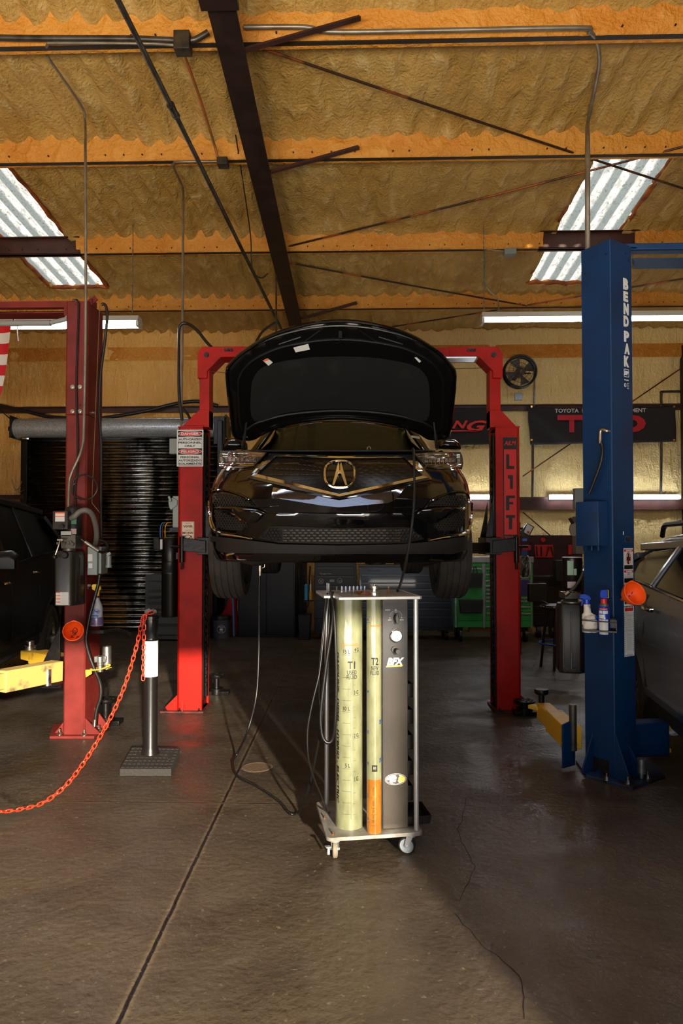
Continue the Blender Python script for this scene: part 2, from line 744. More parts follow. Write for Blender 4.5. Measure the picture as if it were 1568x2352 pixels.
m = M()
nx, ny = 300, 300
g = []
for i in range(nx + 1):
    x = XL - .1 + (XR - XL + .2) * i / nx
    col_ = []
    for j in range(ny + 1):
        y = YF - .1 + (YB + .3 - YF) * j / ny
        col_.append(m.bm.verts.new((x, y, zc(y) + dz(x, y))))
    g.append(col_)
for i in range(nx):
    for j in range(ny):
        c = (g[i][j].co + g[i + 1][j + 1].co) / 2
        if insky(c.x, c.y):
            continue
        m.bm.faces.new((g[i][j], g[i][j + 1], g[i + 1][j + 1], g[i + 1][j]))
for v in list(m.bm.verts):
    if not v.link_faces:
        m.bm.verts.remove(v)
o = obj('ceiling', m, FO_C, smooth=180, keepn=True)
d = o.modifiers.new('solid', 'SOLIDIFY')
d.thickness = .06
d.offset = 1 if False else -1
struct(o)

# skylight panels: corrugated translucent sheet, daylight behind it
skm = bpy.data.materials.new('translucent_panel')
skm.use_nodes = True
nt = skm.node_tree
B = nt.nodes['Principled BSDF']
tc = nt.nodes.new('ShaderNodeTexCoord')
sx = N('ShaderNodeSeparateXYZ')
L(tc.outputs['Object'], sx.inputs['Vector'])
w = mth('SINE', mth('MULTIPLY', sx.outputs['X'], 2 * PI / .2))
grime = mrf(nzf(22, 6, .5, (1, .35, 1)), .38, .62)
edge = mrf(w, -.3, .5)
f1 = mth('MULTIPLY', edge, mth('MULTIPLY_ADD', grime, .75, .25))
cc = mixf(f1, (128, 136, 134), (255, 250, 236))
cc = mixf(mrf(nzf(60, 5, .5, (1, .5, 1)), .56, .64, 0, .7), cc, (84, 84, 74))
L(cc, B.inputs['Base Color'])
L(cc, B.inputs['Emission Color'])
B.inputs['Emission Strength'].default_value = 1.25
B.inputs['Roughness'].default_value = .4
for n_, q in ((1, SKL), (2, SKR)):
    m = M()
    x0, x1, y0, y1 = q[0] - .12, q[1] + .12, q[2] - .05, q[3] + .12
    kx = int((x1 - x0) / .0125)
    rows = []
    for i in range(kx + 1):
        x = x0 + (x1 - x0) * i / kx
        zz = .07 + .022 * max(-.6, min(.6, math.sin(x * 2 * PI / .2)))
        rows.append([m.bm.verts.new((x, y, zc(y) + zz)) for y in (y0, y1)])
    for i in range(kx):
        m.bm.faces.new((rows[i][0], rows[i][1], rows[i + 1][1], rows[i + 1][0]))
    win = struct(obj('window_%d' % n_, m, skm))
    m = M()                                          # ragged scorched rim of the cut foam
    for (xa, ya, xb, yb) in ((q[0], q[2], q[0], q[3]), (q[1], q[2], q[1], q[3]), (q[0], q[3], q[1], q[3])):
        pts = []
        k = 26
        for i in range(k + 1):
            x, y = xa + (xb - xa) * i / k, ya + (yb - ya) * i / k
            if xa == xb:
                x += .03 * noise.noise(V3((y * 6, 1 if xa == q[0] else 5, q[0])))
            else:
                y += .05 * noise.noise(V3((x * 7, 3, 1)))
            pts.append((x, y, zc(y) + .02 + .012 * noise.noise(V3((x * 9, y * 9, 0)))))
        m.tube(pts, [.026 + .014 * noise.noise(V3(p) * 7) for p in pts], 6)
    obj('foam_rim', m, FO_R, win, smooth=60)

# ---- purlins
def purlin(k, Y, segs):
    z0, z1 = zp(Y), zc(Y) + .03
    m = M()
    for xa, xb in segs:
        n = max(2, int((xb - xa) / .07))
        prof = [(-.075, 1.0), (-.05, .8), (-.03, .45), (-.02, .12), (0, 0), (.075, 0), (.085, .3), (.12, 1.0)]
        rows = []
        for i in range(n + 1):
            x = xa + (xb - xa) * i / n
            r = []
            for py_, f in prof:
                q = noise.noise(V3((x * 2.5, f * 2, Y))) * .016 + noise.noise(V3((x * 8, f * 3, Y))) * .006
                if f < .1:
                    q *= .35
                r.append((x, Y + py_ - q, z0 + (z1 - z0) * f - q * .5))
            rows.append(r)
        m.secs(rows)
    o = obj('trim_%d' % k, m, FO_P, smooth=60)
    struct(o)
    m = M()
    m.bx(XL, XR, Y - .006, Y + .034, z0 - .004, z0 + .004)
    for i in range(70):                              # fastener heads along the face
        if random.random() < .75:
            x = XL + (XR - XL) * (i + random.random() * .3) / 70
            m.cyl((x, Y - .045, z0 + .05), (x, Y - .03, z0 + .05), .007, n=6)
    obj('flange_edge', m, mat('blackened_edge_%d' % k, (46, 38, 28), .6, .2), o)
    return o


for k, Yk in enumerate(PURL):
    if k == 1:
        e = .14
        segs = [(XL, SKL[0] - e), (SKL[1] + e, SKR[0] - e), (SKR[1] + e, XR)]
        o = purlin(k + 1, Yk, segs)
        m = M()
        for q in (SKL, SKR):
            m.bx(q[0] - e - .05, q[1] + e + .05, Yk - .02, Yk + .0, zp(Yk), zc(Yk) - .03)
            m.bx(q[0] - e - .05, q[1] + e + .05, Yk - .02, Yk + .07, zp(Yk) - .004, zp(Yk) + .006)
            m.bx(q[0] - e - .05, q[1] + e + .05, Yk - .07, Yk, zc(Yk) - .035, zc(Yk) - .025)
        obj('bare_steel', m, BRN, o, label='bare brown steel across the skylight')
    else:
        purlin(k + 1, Yk, [(XL, XR)])

# ---- walls
def wallmesh(fn, nu, nv, hole=None):
    m = M()
    g = [[None] * (nv + 1) for _ in range(nu + 1)]
    for i in range(nu + 1):
        for j in range(nv + 1):
            g[i][j] = m.bm.verts.new(fn(i / nu, j / nv))
    for i in range(nu):
        for j in range(nv):
            c = (g[i][j].co + g[i + 1][j + 1].co) / 2
            if hole and hole(c):
                continue
            m.bm.faces.new((g[i][j], g[i + 1][j], g[i + 1][j + 1], g[i][j + 1]))
    for v in list(m.bm.verts):
        if not v.link_faces:
            m.bm.verts.remove(v)
    return m


DX0, DX1 = yp(62, 1200, YB).x, yp(522, 1200, YB).x
DZ = zat(985, YB)
ZE = zc(YB)


def fb(a, b):
    x = XL + (XR - XL) * a
    z = ZE * b * 1.01
    y = YB + .03 * noise.noise(V3((x * 2.6, z * .7, 0))) + .012 * noise.noise(V3((x * 8, z * 4, 3)))
    if z > zat(830, YB):                             # foam bulge over the eave strut
        y -= .07 + .02 * noise.noise(V3((x * 2, z * 3, 1)))
    return (x, y, z)


m = wallmesh(fb, 190, 80, lambda c: DX0 < c.x < DX1 and c.z < DZ)
struct(obj('wall_back', m, FO_W, smooth=180, solid=.04))
GW = mat('wall_panel', (150, 128, 96), .7, col2=(130, 108, 80), ns=3)
for nm, x in (('wall_left', XL), ('wall_right', XR)):
    m = wallmesh(lambda a, b: (x + .03 * noise.noise(V3((a * 20, b * 6, x))), YF + (YB + .1 - YF) * a, b * (zc(YF + (YB - YF) * a) + .05)), 60, 30)
    struct(obj(nm, m, FO_W, smooth=180, solid=.05))

# front wall behind the camera with the open bay door
jr = fl(1290, 2352)
jd = (fl(960, 1980) - jr).normalized()
SUNAZ = jd.copy()
tj = (YF - jr.y) / jd.y
JX = jr.x + jd.x * tj
elev = rad(12.5)
pc = P(180, 1480, 5.26)
HDR = pc.z + math.tan(elev) * ((pc.y - YF) / jd.y)
print('JAMB', JX, 'HDR', HDR, jd)
m = M()
m.bx(JX, XR, YF - .15, YF, 0, 6.4)
m.bx(XL, JX, YF - .15, YF, HDR, 6.4)
m.bx(XL, -4.3, YF - .15, YF, 0, HDR)
struct(obj('wall_front', m, GW))

# girts on the back wall
m = M()
m.bx(XL, XR, YB - .1, YB - .05, zat(946, YB), zat(932, YB))
m.bx(XL, XR, YB - .16, YB - .05, zat(934, YB) - .008, zat(934, YB))
m.bx(DX1 + .1, XR, YB - .1, YB - .04, zat(1172, YB), zat(1143, YB))
m.bx(XL, DX0 - .02, YB - .1, YB - .04, zat(1146, YB), zat(1136, YB))
struct(obj('trim_10', m, BRN))
m = M()
for u in (1562,):
    p = yp(u + 8, 1100, YB)
    m.bx(p.x - .06, p.x + .06, YB - .2, YB - .03, 0, zat(800, YB))
struct(obj('trim_11', m, mat('dark_column', (22, 19, 16), .5), bevel=.005))
# eave band
m = M()
m.grid(lambda a, b: (XL + (XR - XL) * a, YB - .1 + .012 * noise.noise(V3((a * 50, b * 2, 0))), zat(826, YB) + (zat(795, YB) - zat(826, YB)) * b), 120, 4)
struct(obj('trim_12', m, FO_P, smooth=180))

# ---- roll-up door
SLM = mat('door_slat', (150, 146, 138), .27, 1., col2=(34, 32, 30), ns=1.6, nd=6, lo=.4, hi=.6, rvar=.1, stretch=(1.5, 1, .5))
dr = M()
n = 32
prof = []
zt, zb = zat(1000, YB), .0
for i in range(n * 6 + 1):
    z = zb + (zt - zb) * i / (n * 6)
    ph = (i % 6) / 6 * 2 * PI
    prof.append((YB - .03 - .02 * math.sin(ph), z))
rows = [[(x, y, z) for y, z in prof] for x in (DX0 + .02, DX1 - .02)]
dr.grid(lambda a, b: (DX0 + .02 + (DX1 - DX0 - .04) * a, *prof[round(b * n * 6)]), 2, n * 6 + 1)
door = struct(obj('door_1', dr, SLM, smooth=70, solid=.002))
m = M()
ba, bb = yp(38, 985, YB - .2), yp(521, 985, YB - .2)
r = .155
m.cyl((ba.x, YB - .22, ba.z), (bb.x, YB - .22, ba.z), r, n=32)
m.bx(ba.x, bb.x, YB - .24, YB - .05, ba.z + .1, ba.z + r + .005)
obj('barrel_hood', m, mat('speckled_grey_enamel', (188, 194, 194), .34, .45, col2=(140, 146, 148), ns=60), door, label='speckled grey rolled hood')
m = M()
m.bx(ba.x - .02, ba.x + .01, YB - .4, YB - .03, ba.z - r - .02, ba.z + r + .03)
m.bx(ba.x - .12, ba.x, YB - .25, YB - .2, ba.z - .04, ba.z + .03)
m.bx(bb.x, bb.x + .03, YB - .4, YB - .03, ba.z - r - .02, ba.z + r + .03)
obj('end_bracket', m, BLKM, door, bevel=.004)
m = M()
m.bx(DX0 - .08, DX0 + .03, YB - .08, YB - .02, 0, ba.z - r)
m.bx(DX1 - .03, DX1 + .08, YB - .08, YB - .02, 0, ba.z - r)
m.bx(DX0, DX1, YB - .06, YB - .02, 0, .06)
obj('guide_rail', m, BLKM, door, bevel=.004)

# ---- main rafter: tapered steel beam with flanges, weld seams and flange braces
def raf_pt(u, v, drop=.2):
    d = ray(u, v)
    t = (5.744 - drop - HC) / (d.z + MS * d.y)
    return CAMP + d * t


rx = []
for (ul, ur, v) in ((507, 560, 160), (562, 612, 360), (619, 655, 560), (665, 696, 735)):
    a, b = raf_pt(ul, v), raf_pt(ur, v)
    rx.append((a.x, b.x, a.y))
print('RAF', rx)
RXC = sum((a + b) / 2 for a, b, c in rx) / 4
raf = thing('steel_rafter', 'dark brown steel I-beam rafter running overhead to the back wall', 'beam', (RXC, YB, 0))
y0, y1 = YF + .2, YB - .12


def rz_(y, dp):
    return 5.744 - MS * y - dp


m = M()


def slab(m, x0, x1, ya, yb, za0, za1, zb0, zb1):
    m.secs([[(x0, ya, za0), (x1, ya, za0), (x1, ya, za1), (x0, ya, za1)], [(x0, yb, zb0), (x1, yb, zb0), (x1, yb, zb1), (x0, yb, zb1)]])


hw = .1
slab(m, RXC - hw, RXC + hw, y0, y1, rz_(y0, .215), rz_(y0, .2), rz_(y1, .215), rz_(y1, .2))
obj('bottom_flange', m, RAF, raf, bevel=.002)
m = M()
slab(m, RXC - .006, RXC + .006, y0, y1, rz_(y0, .2), rz_(y0, -.2), rz_(y1, .2), rz_(y1, -.2))
obj('web', m, RAF, raf)
m = M()
ys = P(500, 150, 4.55).y
slab(m, RXC - hw - .03, RXC + hw + .03, y0, ys, rz_(y0, .27), rz_(y0, .215), rz_(ys, .27), rz_(ys, .215))
obj('splice_plate', m, RAF, raf, bevel=.003)
m = M()
m.bx(RXC - .07, RXC + .07, y1 - .02, y1 + .06, 0, rz_(y1, .2))
obj('column', m, RAF, raf)
for (ua, va, ub, vb, Db) in ((566, 170, 828, 42, 1), (625, 440, 825, 340, 1), (706, 755, 820, 697, 1), (662, 566, 700, 556, 0)):
    if not Db:
        continue
    b = on_ceil(ub, vb, .03)
    a = raf_pt(ua, va, .2)
    yy = (a.y + b.y) / 2
    a = V3((RXC + hw - .01, b.y, rz_(b.y, .2)))
    m = M()
    m.bar(a, b, .045, .006, (0, 0, 1))
    d = (b - a).normalized()
    up = V3((0, 0, 1)) - d * d.z
    up.normalize()
    m.bar(a + up * .02 + V3((0, .02, 0)), b + up * .02 + V3((0, .02, 0)), .006, .045, (0, 0, 1))
    obj('brace', m, BRN, raf)

# crossed tension rods
ROD = mat('rusty_rod', (58, 40, 30), .5, .4, col2=(150, 78, 34), ns=2.2, lo=.52, hi=.6)
ri = 0
for a, b, nm in (((552, 95), (1568, 433), 'rusty brown tension rod sloping down right from the rafter near the top'),
                 ((662, 566), (1568, 337), 'rusty tension rod rising right from the rafter across the right skylight'),
                 ((662, 603), (1230, 706), 'thin tension rod sloping down right behind the right light fixture'),
                 ((860, 757), (1568, 640), 'thin dark tension rod rising right behind the blue post')):
    pa, pb = on_ceil(*a, .06), on_ceil(*b, .02)
    single('tension_rod', M().tube([pa, (pa + pb) / 2 + V3((0, 0, -.01)), pb], .011, 8, sm=6), ROD, nm, 'rod', 'crossed roof tension rods')
for a, b, nm in (((1568, 843), (1200, 1094), 'tension rod crossing the back wall upward to the right'),
                 ((1200, 1176), (1275, 1240), 'short tension rod sloping down to the pegboard')):
    single('tension_rod', M().cyl(yp(*a, YB - .13), yp(*b, YB - .13), .01, n=8), ROD, nm, 'rod', 'back wall tension rods')
# ================================================================== LIFTS
MAR = mat('maroon_paint', (116, 40, 34), .48, col2=(98, 32, 28), ns=6, spec=.3, bump=.04, bs=90)
RED = mat('red_paint', (166, 20, 8), .48, col2=(136, 18, 10), ns=5, lo=.45, hi=.75, spec=.25, bump=.04, bs=90)
BLU = mat('blue_paint', (4, 48, 90), .42, col2=(8, 41, 77), ns=4, spec=.35, bump=.05, bs=90)
YEL = mat('yellow_paint', (222, 176, 50), .45, col2=(150, 118, 52), ns=9, lo=.58, hi=.72, bump=.1, bs=40)
YEP = mat('worn_cream_yellow', (196, 164, 92), .5, col2=(120, 108, 80), ns=7, lo=.6, hi=.68)
GRS = mat('greasy_black', (17, 15, 14), .35, .3, bump=.15, bs=30)
GRYB = mat('grey_enclosure', (132, 140, 136), .45, .2)
HOSE = mat('black_hose', (24, 23, 22), .42)


def bolt(m, p, ax=(0, 0, 1), r=.014, h=.018):
    p, ax = V3(p), V3(ax).normalized()
    m.cyl(p, p + ax * .004, r * 1.5, n=14)
    m.cyl(p + ax * .004, p + ax * (.004 + h * .6), r, n=6)
    m.cyl(p + ax * (.004 + h * .6), p + ax * (h + .014), r * .5, n=10)
    return m


# ---------------- centre red lift -------------------------------------------
DC = 6.0
pl, pr = P(405, 1600, DC), P(1197, 1600, DC)
cen = (pl + pr) / 2
rl = thing('two_post_lift', 'bright red two-post lift holding up the black SUV in the centre', 'car lift', (cen.x, cen.y, 0))
LZ = zat(981, DC)                                    # column head
ZT, ZB = zat(797, DC), zat(819, DC)


def red_post(sgn, uo, ui, u1, u2):
    """C-section post open towards the car; uo/ui = outer/inner px of the front plate"""
    xo, xi = P(uo, 1600, DC).x, P(ui, 1600, DC).x
    y0 = (P(uo, 1600, DC).y + P(ui, 1600, DC).y) / 2
    y1 = y0 + .3
    t = .012
    s = 1 if xi > xo else -1
    m = M()
    c = .02
    sec = [(xo + s * c, y0), (xi, y0), (xi, y0 + .03), (xi - s * t, y0 + .03), (xi - s * t, y0 + t), (xo + s * t, y0 + t),
           (xo + s * t, y1 - t), (xi - s * t, y1 - t), (xi - s * t, y1 - .03), (xi, y1 - .03), (xi, y1), (xo + s * c, y1), (xo, y1 - c), (xo, y0 + c)]
    m.secs([[(x, y, z) for x, y in sec] for z in (.02, LZ)])
    post = obj('column', m, RED, rl, bevel=.003)
    m = M()
    m.bx(xo + s * .02, xi - s * .02, y0 + .02, y1 - .02, .02, LZ - .02)
    m.bx(xi - s * .03, xi + s * .006, y0 + .06, y0 + .1, .1, LZ - .05)
    m.bx(xi - s * .03, xi + s * .006, y1 - .1, y1 - .06, .1, LZ - .05)
    for q in range(30):
        m.bx(xi - s * .01, xi + s * .01, y0 + .13, y0 + .17, .2 + q * .07, .235 + q * .07)
    obj('carriage_track', m, GRS, post, bevel=.002)
    m = M()
    m.bx(xo - s * .0, xi, y0 - .002, y1, LZ, LZ + .012)
    obj('cap', m, RED, post)
    # upper extension
    a, b = P(u1, 900, DC).x, P(u2, 900, DC).x
    y2 = y0 + .05
    m = M()
    m.bx(min(a, b), max(a, b), y2, y2 + .16, LZ + .01, ZB - .1)
    gx = P(uo + s * 8, 900, DC).x
    m.prism([(gx, y2 - .004, LZ + .012), (b, y2 - .004, zat(938, DC)), (a, y2 - .004, zat(938, DC)), (a, y2 - .004, LZ + .012)], (0, .168, 0))
    obj('extension', m, RED, rl, bevel=.003)
    # head bracket
    m = M()
    q = [(453, 868), (453, 812), (463, 796), (577, 796), (577, 820), (507, 820), (475, 852), (475, 868)]
    if s < 0:
        q = [(1554 - .0 + 48 - u + 0, v) for u, v in q]
        q = [(u + 5, v) for u, v in q]
    pts = [P(u, v, DC + .02) for u, v in q]
    y_ = sum(p.y for p in pts) / len(pts)
    m.prism([(p.x, y_, p.z) for p in pts], (0, .2, 0))
    br = obj('head_bracket', m, RED, rl, bevel=.003)
    m = M()
    for u, v in ((517, 803), (524, 803), (531, 803), (473, 814)):
        uu = u if s > 0 else 1607 - u
        p = P(uu, v, DC)
        m.cyl((p.x, y_ + .005, p.z), (p.x, y_ - .014, p.z), .013 if v < 810 else .022, n=10)
    obj('bolt', m, GRS, br)
    # base plate
    m = M()
    m.prism([(xo - s * .14, y0 - .02, 0), (xi + s * .02, y0 - .02, 0), (xi + s * .02, y1 + .05, 0), (xo - s * .14, y1 + .05, 0)], (0, 0, .018))
    base = obj('base_plate', m, mat('dirty_red_plate', (96, 24, 18), .6, col2=(30, 22, 18), ns=14), rl, bevel=.002)
    m = M()
    for gy in (y0 + .02, y0 + .15, y1 - .02):
        m.prism([(xo, gy, .018), (xo - s * .11, gy, .018), (xo - s * .11, gy, .04), (xo, gy, .15)], (0, .012, 0))
    m.prism([(xo + s * .05, y0, .018), (xo + s * .05, y0 - .02, .018), (xo + s * .05, y0, .1)], (s * .01, 0, 0))
    obj('gusset', m, RED, base)
    for bx_, by_ in ((xo - s * .1, y0 + .01), (xo + s * .03, y0 - .008), (xi - s * .02, y0 - .008), (xo - s * .1, y1), (xo - s * .1, y0 + .17)):
        obj('anchor_bolt', bolt(M(), (bx_, by_, .018), r=.011, h=.014), GRS, base)
    return post, xo, xi, y0, y1, s


postL = red_post(1, 405, 463, 478, 455)
postR = red_post(-1, 1197, 1141, 1127, 1152)
# fix extension sides
m = M()
zb_ = ZB
a, b = P(570, 800, DC + .02), P(1030, 800, DC + .02)
yb_ = postL[3] + .03
m.bx(a.x, b.x, yb_, yb_ + .15, ZB, ZT - .004)
obj('crossbeam', m, RED, rl, bevel=.003)
m = M()
m.bx(P(1005, 815, DC).x, P(1092, 815, DC).x, yb_ + .0, yb_ + .14, ZB - .012, ZB)
obj('padded_bar', m, mat('bare_aluminium_strip', (190, 190, 188), .3, .8), rl, label='pale metal strip under the beam')
# carriages and arms
zA = zat(1258, DC)
for post, xo, xi, y0, y1, s in (postL, postR):
    m = M()
    m.bx(xi - s * .04, xi + s * .1, y0 - .03, y1 + .03, zA - .06, zA + .09)
    m.prism([(xi + s * .02, y0 + .02, zA + .09), (xi + s * .09, y0 + .02, zA + .09), (xi + s * .02, y0 + .02, zA + .42)], (0, .015, 0))
    m.prism([(xi + s * .02, y1 - .02, zA + .09), (xi + s * .09, y1 - .02, zA + .09), (xi + s * .02, y1 - .02, zA + .42)], (0, .015, 0))
    car_ = obj('carriage', m, GRS, rl, bevel=.004)
    m = M()
    xq = xi - s * .17
    m.prism([(xi + s * .04, y0 - .05, zA + .06), (xq + s * .0, y0 - .05, zA + .085), (xq, y0 - .05, zA - .03), (xi + s * .04, y0 - .05, zA - .045)], (0, .03, 0))
    m.cyl((xq, y0 - .035, zA + .1), (xq, y0 - .035, zA - .13), .022, n=12)
    m.cyl((xq, y0 - .035, zA + .04), (xq, y0 - .035, zA - .19), .012, n=8)
    m.cyl((xq - s * .1, y0 - .03, zA + .01), (xi, y0 - .03, zA + .01), .012, n=8)
    obj('stop_block', m, GRS, car_, bevel=.003)
    for ty in (-1, 1):
        tgt = V3((xi + s * .62, (y0 + .15) + ty * (.85 if ty < 0 else 1.25), zA + .0))
        ctr = V3((xi + s * .06, y0 + .15 + ty * .1, zA))
        m = M()
        m.bar(ctr, ctr.lerp(tgt, .6), .1, .09)
        m.bar(ctr.lerp(tgt, .5), tgt, .075, .065)
        m.cyl(tgt + V3((0, 0, -.05)), tgt + V3((0, 0, .05)), .035, n=16)
        arm = obj('arm', m, GRS, rl, bevel=.004)
        m = M()
        m.cyl(tgt + V3((0, 0, .05)), tgt + V3((0, 0, .066)), .055, n=20)
        obj('pad', m, RUB, arm)

# lettering strip on right column
RP = mat('weathered_red_strip', (196, 26, 22), .5, col2=(140, 60, 34), ns=7, lo=.6, hi=.75)
xo, xi, y0 = postR[1], postR[2], postR[3]
w_ = abs(P(1188, 1100, DC).x - P(1155, 1100, DC).x)
fr = Fr((P(1171.5, 1125, DC).x, y0 - .001, zat(1125, DC)), (1, 0, 0), (0, 0, 1))
hz = lambda v: zat(v, DC) - zat(1125, DC)
m = M()
fr.rect(m, -w_ / 2, w_ / 2, hz(1244), hz(1004), .001)
dec = obj('lettered_strip', m, INK, postR[0], label='black bordered lettering strip')
m = M()
fr.rect(m, -w_ / 2 + .009, w_ / 2 - .009, hz(1228), hz(1032), .0006, .001)
dec2 = obj('strip_field', m, RP, postR[0])
m = M()
for ch, v0, v1, wf in (('L', 1077, 1043, .56), ('I', 1123, 1091, .34), ('F', 1172, 1138, .62), ('T', 1216, 1183, .62)):
    lh = abs(hz(v0) - hz(v1))
    lw = w_ * wf
    cz = (hz(v0) + hz(v1)) / 2
    st = lw * .38
    if ch == 'L':
        fr.rect(m, -lw / 2, -lw / 2 + st, cz - lh / 2, cz + lh / 2, .0006, .0016)
        fr.rect(m, -lw / 2 + st, lw / 2, cz - lh / 2, cz - lh / 2 + st, .0006, .0016)
    elif ch == 'I':
        st = lw * .6
        fr.rect(m, -st / 2 + .01, st / 2 + .01, cz - lh / 2, cz + lh / 2, .0006, .0016)
        fr.rect(m, -lw / 2, -st / 2 + .01, cz + lh / 2 - .03, cz + lh / 2, .0006, .0016)
    elif ch == 'F':
        fr.rect(m, -lw / 2, -lw / 2 + st, cz - lh / 2, cz + lh / 2, .0006, .0016)
        fr.rect(m, -lw / 2 + st, lw / 2, cz + lh / 2 - st * .8, cz + lh / 2, .0006, .0016)
        fr.rect(m, -lw / 2 + st, lw / 2 - .015, cz - st * .45, cz + st * .3, .0006, .0016)
    else:
        fr.rect(m, -st / 2, st / 2, cz - lh / 2, cz + lh / 2 - st * .85, .0006, .0016)
        fr.rect(m, -lw / 2, lw / 2, cz + lh / 2 - st * .85, cz + lh / 2, .0006, .0016)
obj('lettering', m, INK, postR[0])
m = M()
fr.text(m, 'AiLM', 0, hz(1017), w_ * .82, .04, n=.002, off=.02, shear=.25)
fr.text(m, '7001A', 0, hz(1236), w_ * .86, .036, n=.002)
obj('maker_lettering', m, REDP, postR[0])

# DANGER sign on the left column
px = lambda u, v: P(u, v, DC - .03)
a, b = px(404, 1071), px(466, 986)
W_, H_ = abs(b.x - a.x), b.z - a.z
sign = thing('danger_sign', 'white DANGER / PELIGRO authorized personnel sign on the red column', 'sign', ((a.x + b.x) / 2, postL[3] - .012, a.z))
fr = Fr((a.x, postL[3] - .008, a.z), (1, 0, 0), (0, 0, 1))
m = M()
fr.rect(m, 0, W_, 0, H_, .003)
obj('plate', m, WHT, sign, bevel=.0015)
m = M()
e = .012
vv = lambda v: (1071 - v) / 85 * H_
fr.line(m, [(e, e), (W_ - e, e), (W_ - e, H_ - e), (e, H_ - e), (e, e)], .003, .0006, .003)
fr.rect(m, e, W_ - e, vv(1003), H_ - e, .0006, .003)
fr.rect(m, e, W_ - e, vv(1044), vv(1029), .0006, .003)
for t, v in (('AUTHORIZED', 1008.5), ('PERSONNEL', 1016), ('ONLY', 1023.5), ('PERSONAL', 1049.5), ('AUTORIZADO', 1057), ('SOLAMENTE', 1064.5)):
    fr.text(m, t, W_ / 2, vv(v), W_ * (.4 if t == 'ONLY' else .72 if t == 'PERSONAL' else .86), .0185, n=.0036, off=.025)
obj('black_print', m, INK, sign)
m = M()
for v in (995.5, 1036.5):
    fr.disc(m, W_ / 2, vv(v), W_ * .45, .024, .0005, .0037)
obj('white_oval', m, WHT, sign)
m = M()
for v in (995.5, 1036.5):
    fr.disc(m, W_ / 2, vv(v), W_ * .43, .021, .0005, .0043)
obj('red_oval', m, REDP, sign)
m = M()
for v, t in ((995.5, 'DANGER'), (1036.5, 'PELIGRO')):
    fr.text(m, t, W_ / 2, vv(v), W_ * .66, .0215, n=.005, off=.03)
obj('white_lettering', m, WHT, sign)

# VIVIR / MORIR sticker
a, b = P(417, 1252, DC), P(446, 1198, DC)
W_, H_ = abs(b.x - a.x), b.z - a.z
fr = Fr((a.x, postL[3] - .001, a.z), (1, 0, 0), (0, 0, 1))
vv = lambda v: (1252 - v) / 54 * H_
CRM = mat('cream_sticker', (214, 200, 176), .5)
BRR = mat('brown_red_print', (130, 46, 34), .6)
st = M()
fr.rect(st, 0, W_, 0, H_, .001)
stk = obj('warning_sticker', st, CRM, postL[0], label='cream warning sticker reading VIVIR MORIR')
m = M()
fr.line(m, [(.005, .005), (W_ - .005, .005), (W_ - .005, H_ - .005), (.005, H_ - .005), (.005, .005)], .002, .0004, .001)
fr.text(m, 'VIVIR', W_ / 2, vv(1209), W_ * .78, .02, n=.0014, off=.03)
fr.text(m, 'MORIR', W_ / 2, vv(1224), W_ * .86, .02, n=.0014, off=.03)
fr.text(m, 'DEJAR', W_ / 2, vv(1203), W_ * .5, .007, n=.0014)
fr.text(m, 'DEJAR', W_ / 2, vv(1218), W_ * .5, .007, n=.0014)
fr.ring(m, W_ / 2, vv(1239), W_ * .38, W_ * .38, .006, .0004, .001)
fr.line(m, [(W_ * .22, vv(1247)), (W_ * .8, vv(1231))], .007, .0004, .001)
obj('sticker_print', m, BRR, postL[0])

# control box, motor and tank on the outer side of the left red column
xo, y0 = postL[1], postL[3]
pw = thing('hydraulic_power_unit', 'black cylindrical hydraulic tank hung beside the left red column', 'power unit', (xo - .15, y0 + .15, zat(1420, DC)))
cx = P(389, 1300, DC + .12).x
cy = y0 + .14
m = M()
m.lathe((cx, cy, zat(1420, DC)), (0, 0, 1), [(.0, 0), (.068, .0), (.075, .012), (.075, .38), (.078, .385), (.078, .4), (.075, .405), (.075, zat(1292, DC) - zat(1420, DC))], 28)
obj('tank', m, BLKM, pw)
m = M()
m.lathe((cx, cy, zat(1292, DC)), (0, 0, 1), [(.07, 0), (.074, .01), (.074, .2), (.066, .215), (.05, .22)], 28)
mo = obj('motor', m, BLKM, pw)
m = M()
m.bx(cx - .13, cx - .075, cy - .09, cy + .0, zat(1263, DC), zat(1235, DC))
obj('capacitor_box', m, BLKM, pw, bevel=.006)
m = M()
m.lathe((cx - .06, cy - .075, zat(1262, DC)), (0, 0, 1), [(.012, 0), (.012, .09)], 12)
obj('label_plate', m, WHT, pw, label='small white label on the motor')
m = M()
m.bx(cx + .05, xo, cy - .04, cy + .04, zat(1285, DC), zat(1270, DC))
m.bx(cx + .02, xo, cy - .1, cy + .1, zat(1222, DC), zat(1212, DC))
obj('bracket', m, GRS, pw)
for i, (c, u0) in enumerate((((40, 120, 190), 368), ((90, 30, 25), 373), ((200, 160, 40), 379))):
    m = M().tube([P(u0, 1234, DC), P(u0, 1214, DC), P(u0 + 4, 1202, DC), P(u0 + 14, 1200, DC + .05)], .004, 6, sm=5)
    obj('wire', m, mat('wire_%d' % i, c, .5), pw)
dis = thing('disconnect_switch', 'grey safety switch box with handle beside the left red column', 'switch', (P(402, 1180, DC + .25).x, y0 + .3, zat(1225, DC)))
a, b = P(397, 1220, DC + .1), P(409, 1136, DC + .1)
m = M().bx(a.x, xo + .0, cy - .06, cy + .06, zat(1220, DC), zat(1138, DC))
obj('enclosure', m, GRYB, dis, bevel=.004)
m = M()
q = [P(u, v, DC + .1) for u, v in ((388, 1150), (398, 1143), (409, 1150), (409, 1160), (394, 1172), (390, 1165))]
m.prism([(p.x, cy - .075, p.z) for p in q], (0, .02, 0))
m.bar(P(388, 1140, DC + .05), P(392, 1152, DC + .05), .022, .02)
obj('handle', m, GRYB, dis, bevel=.003)
o_ = M()
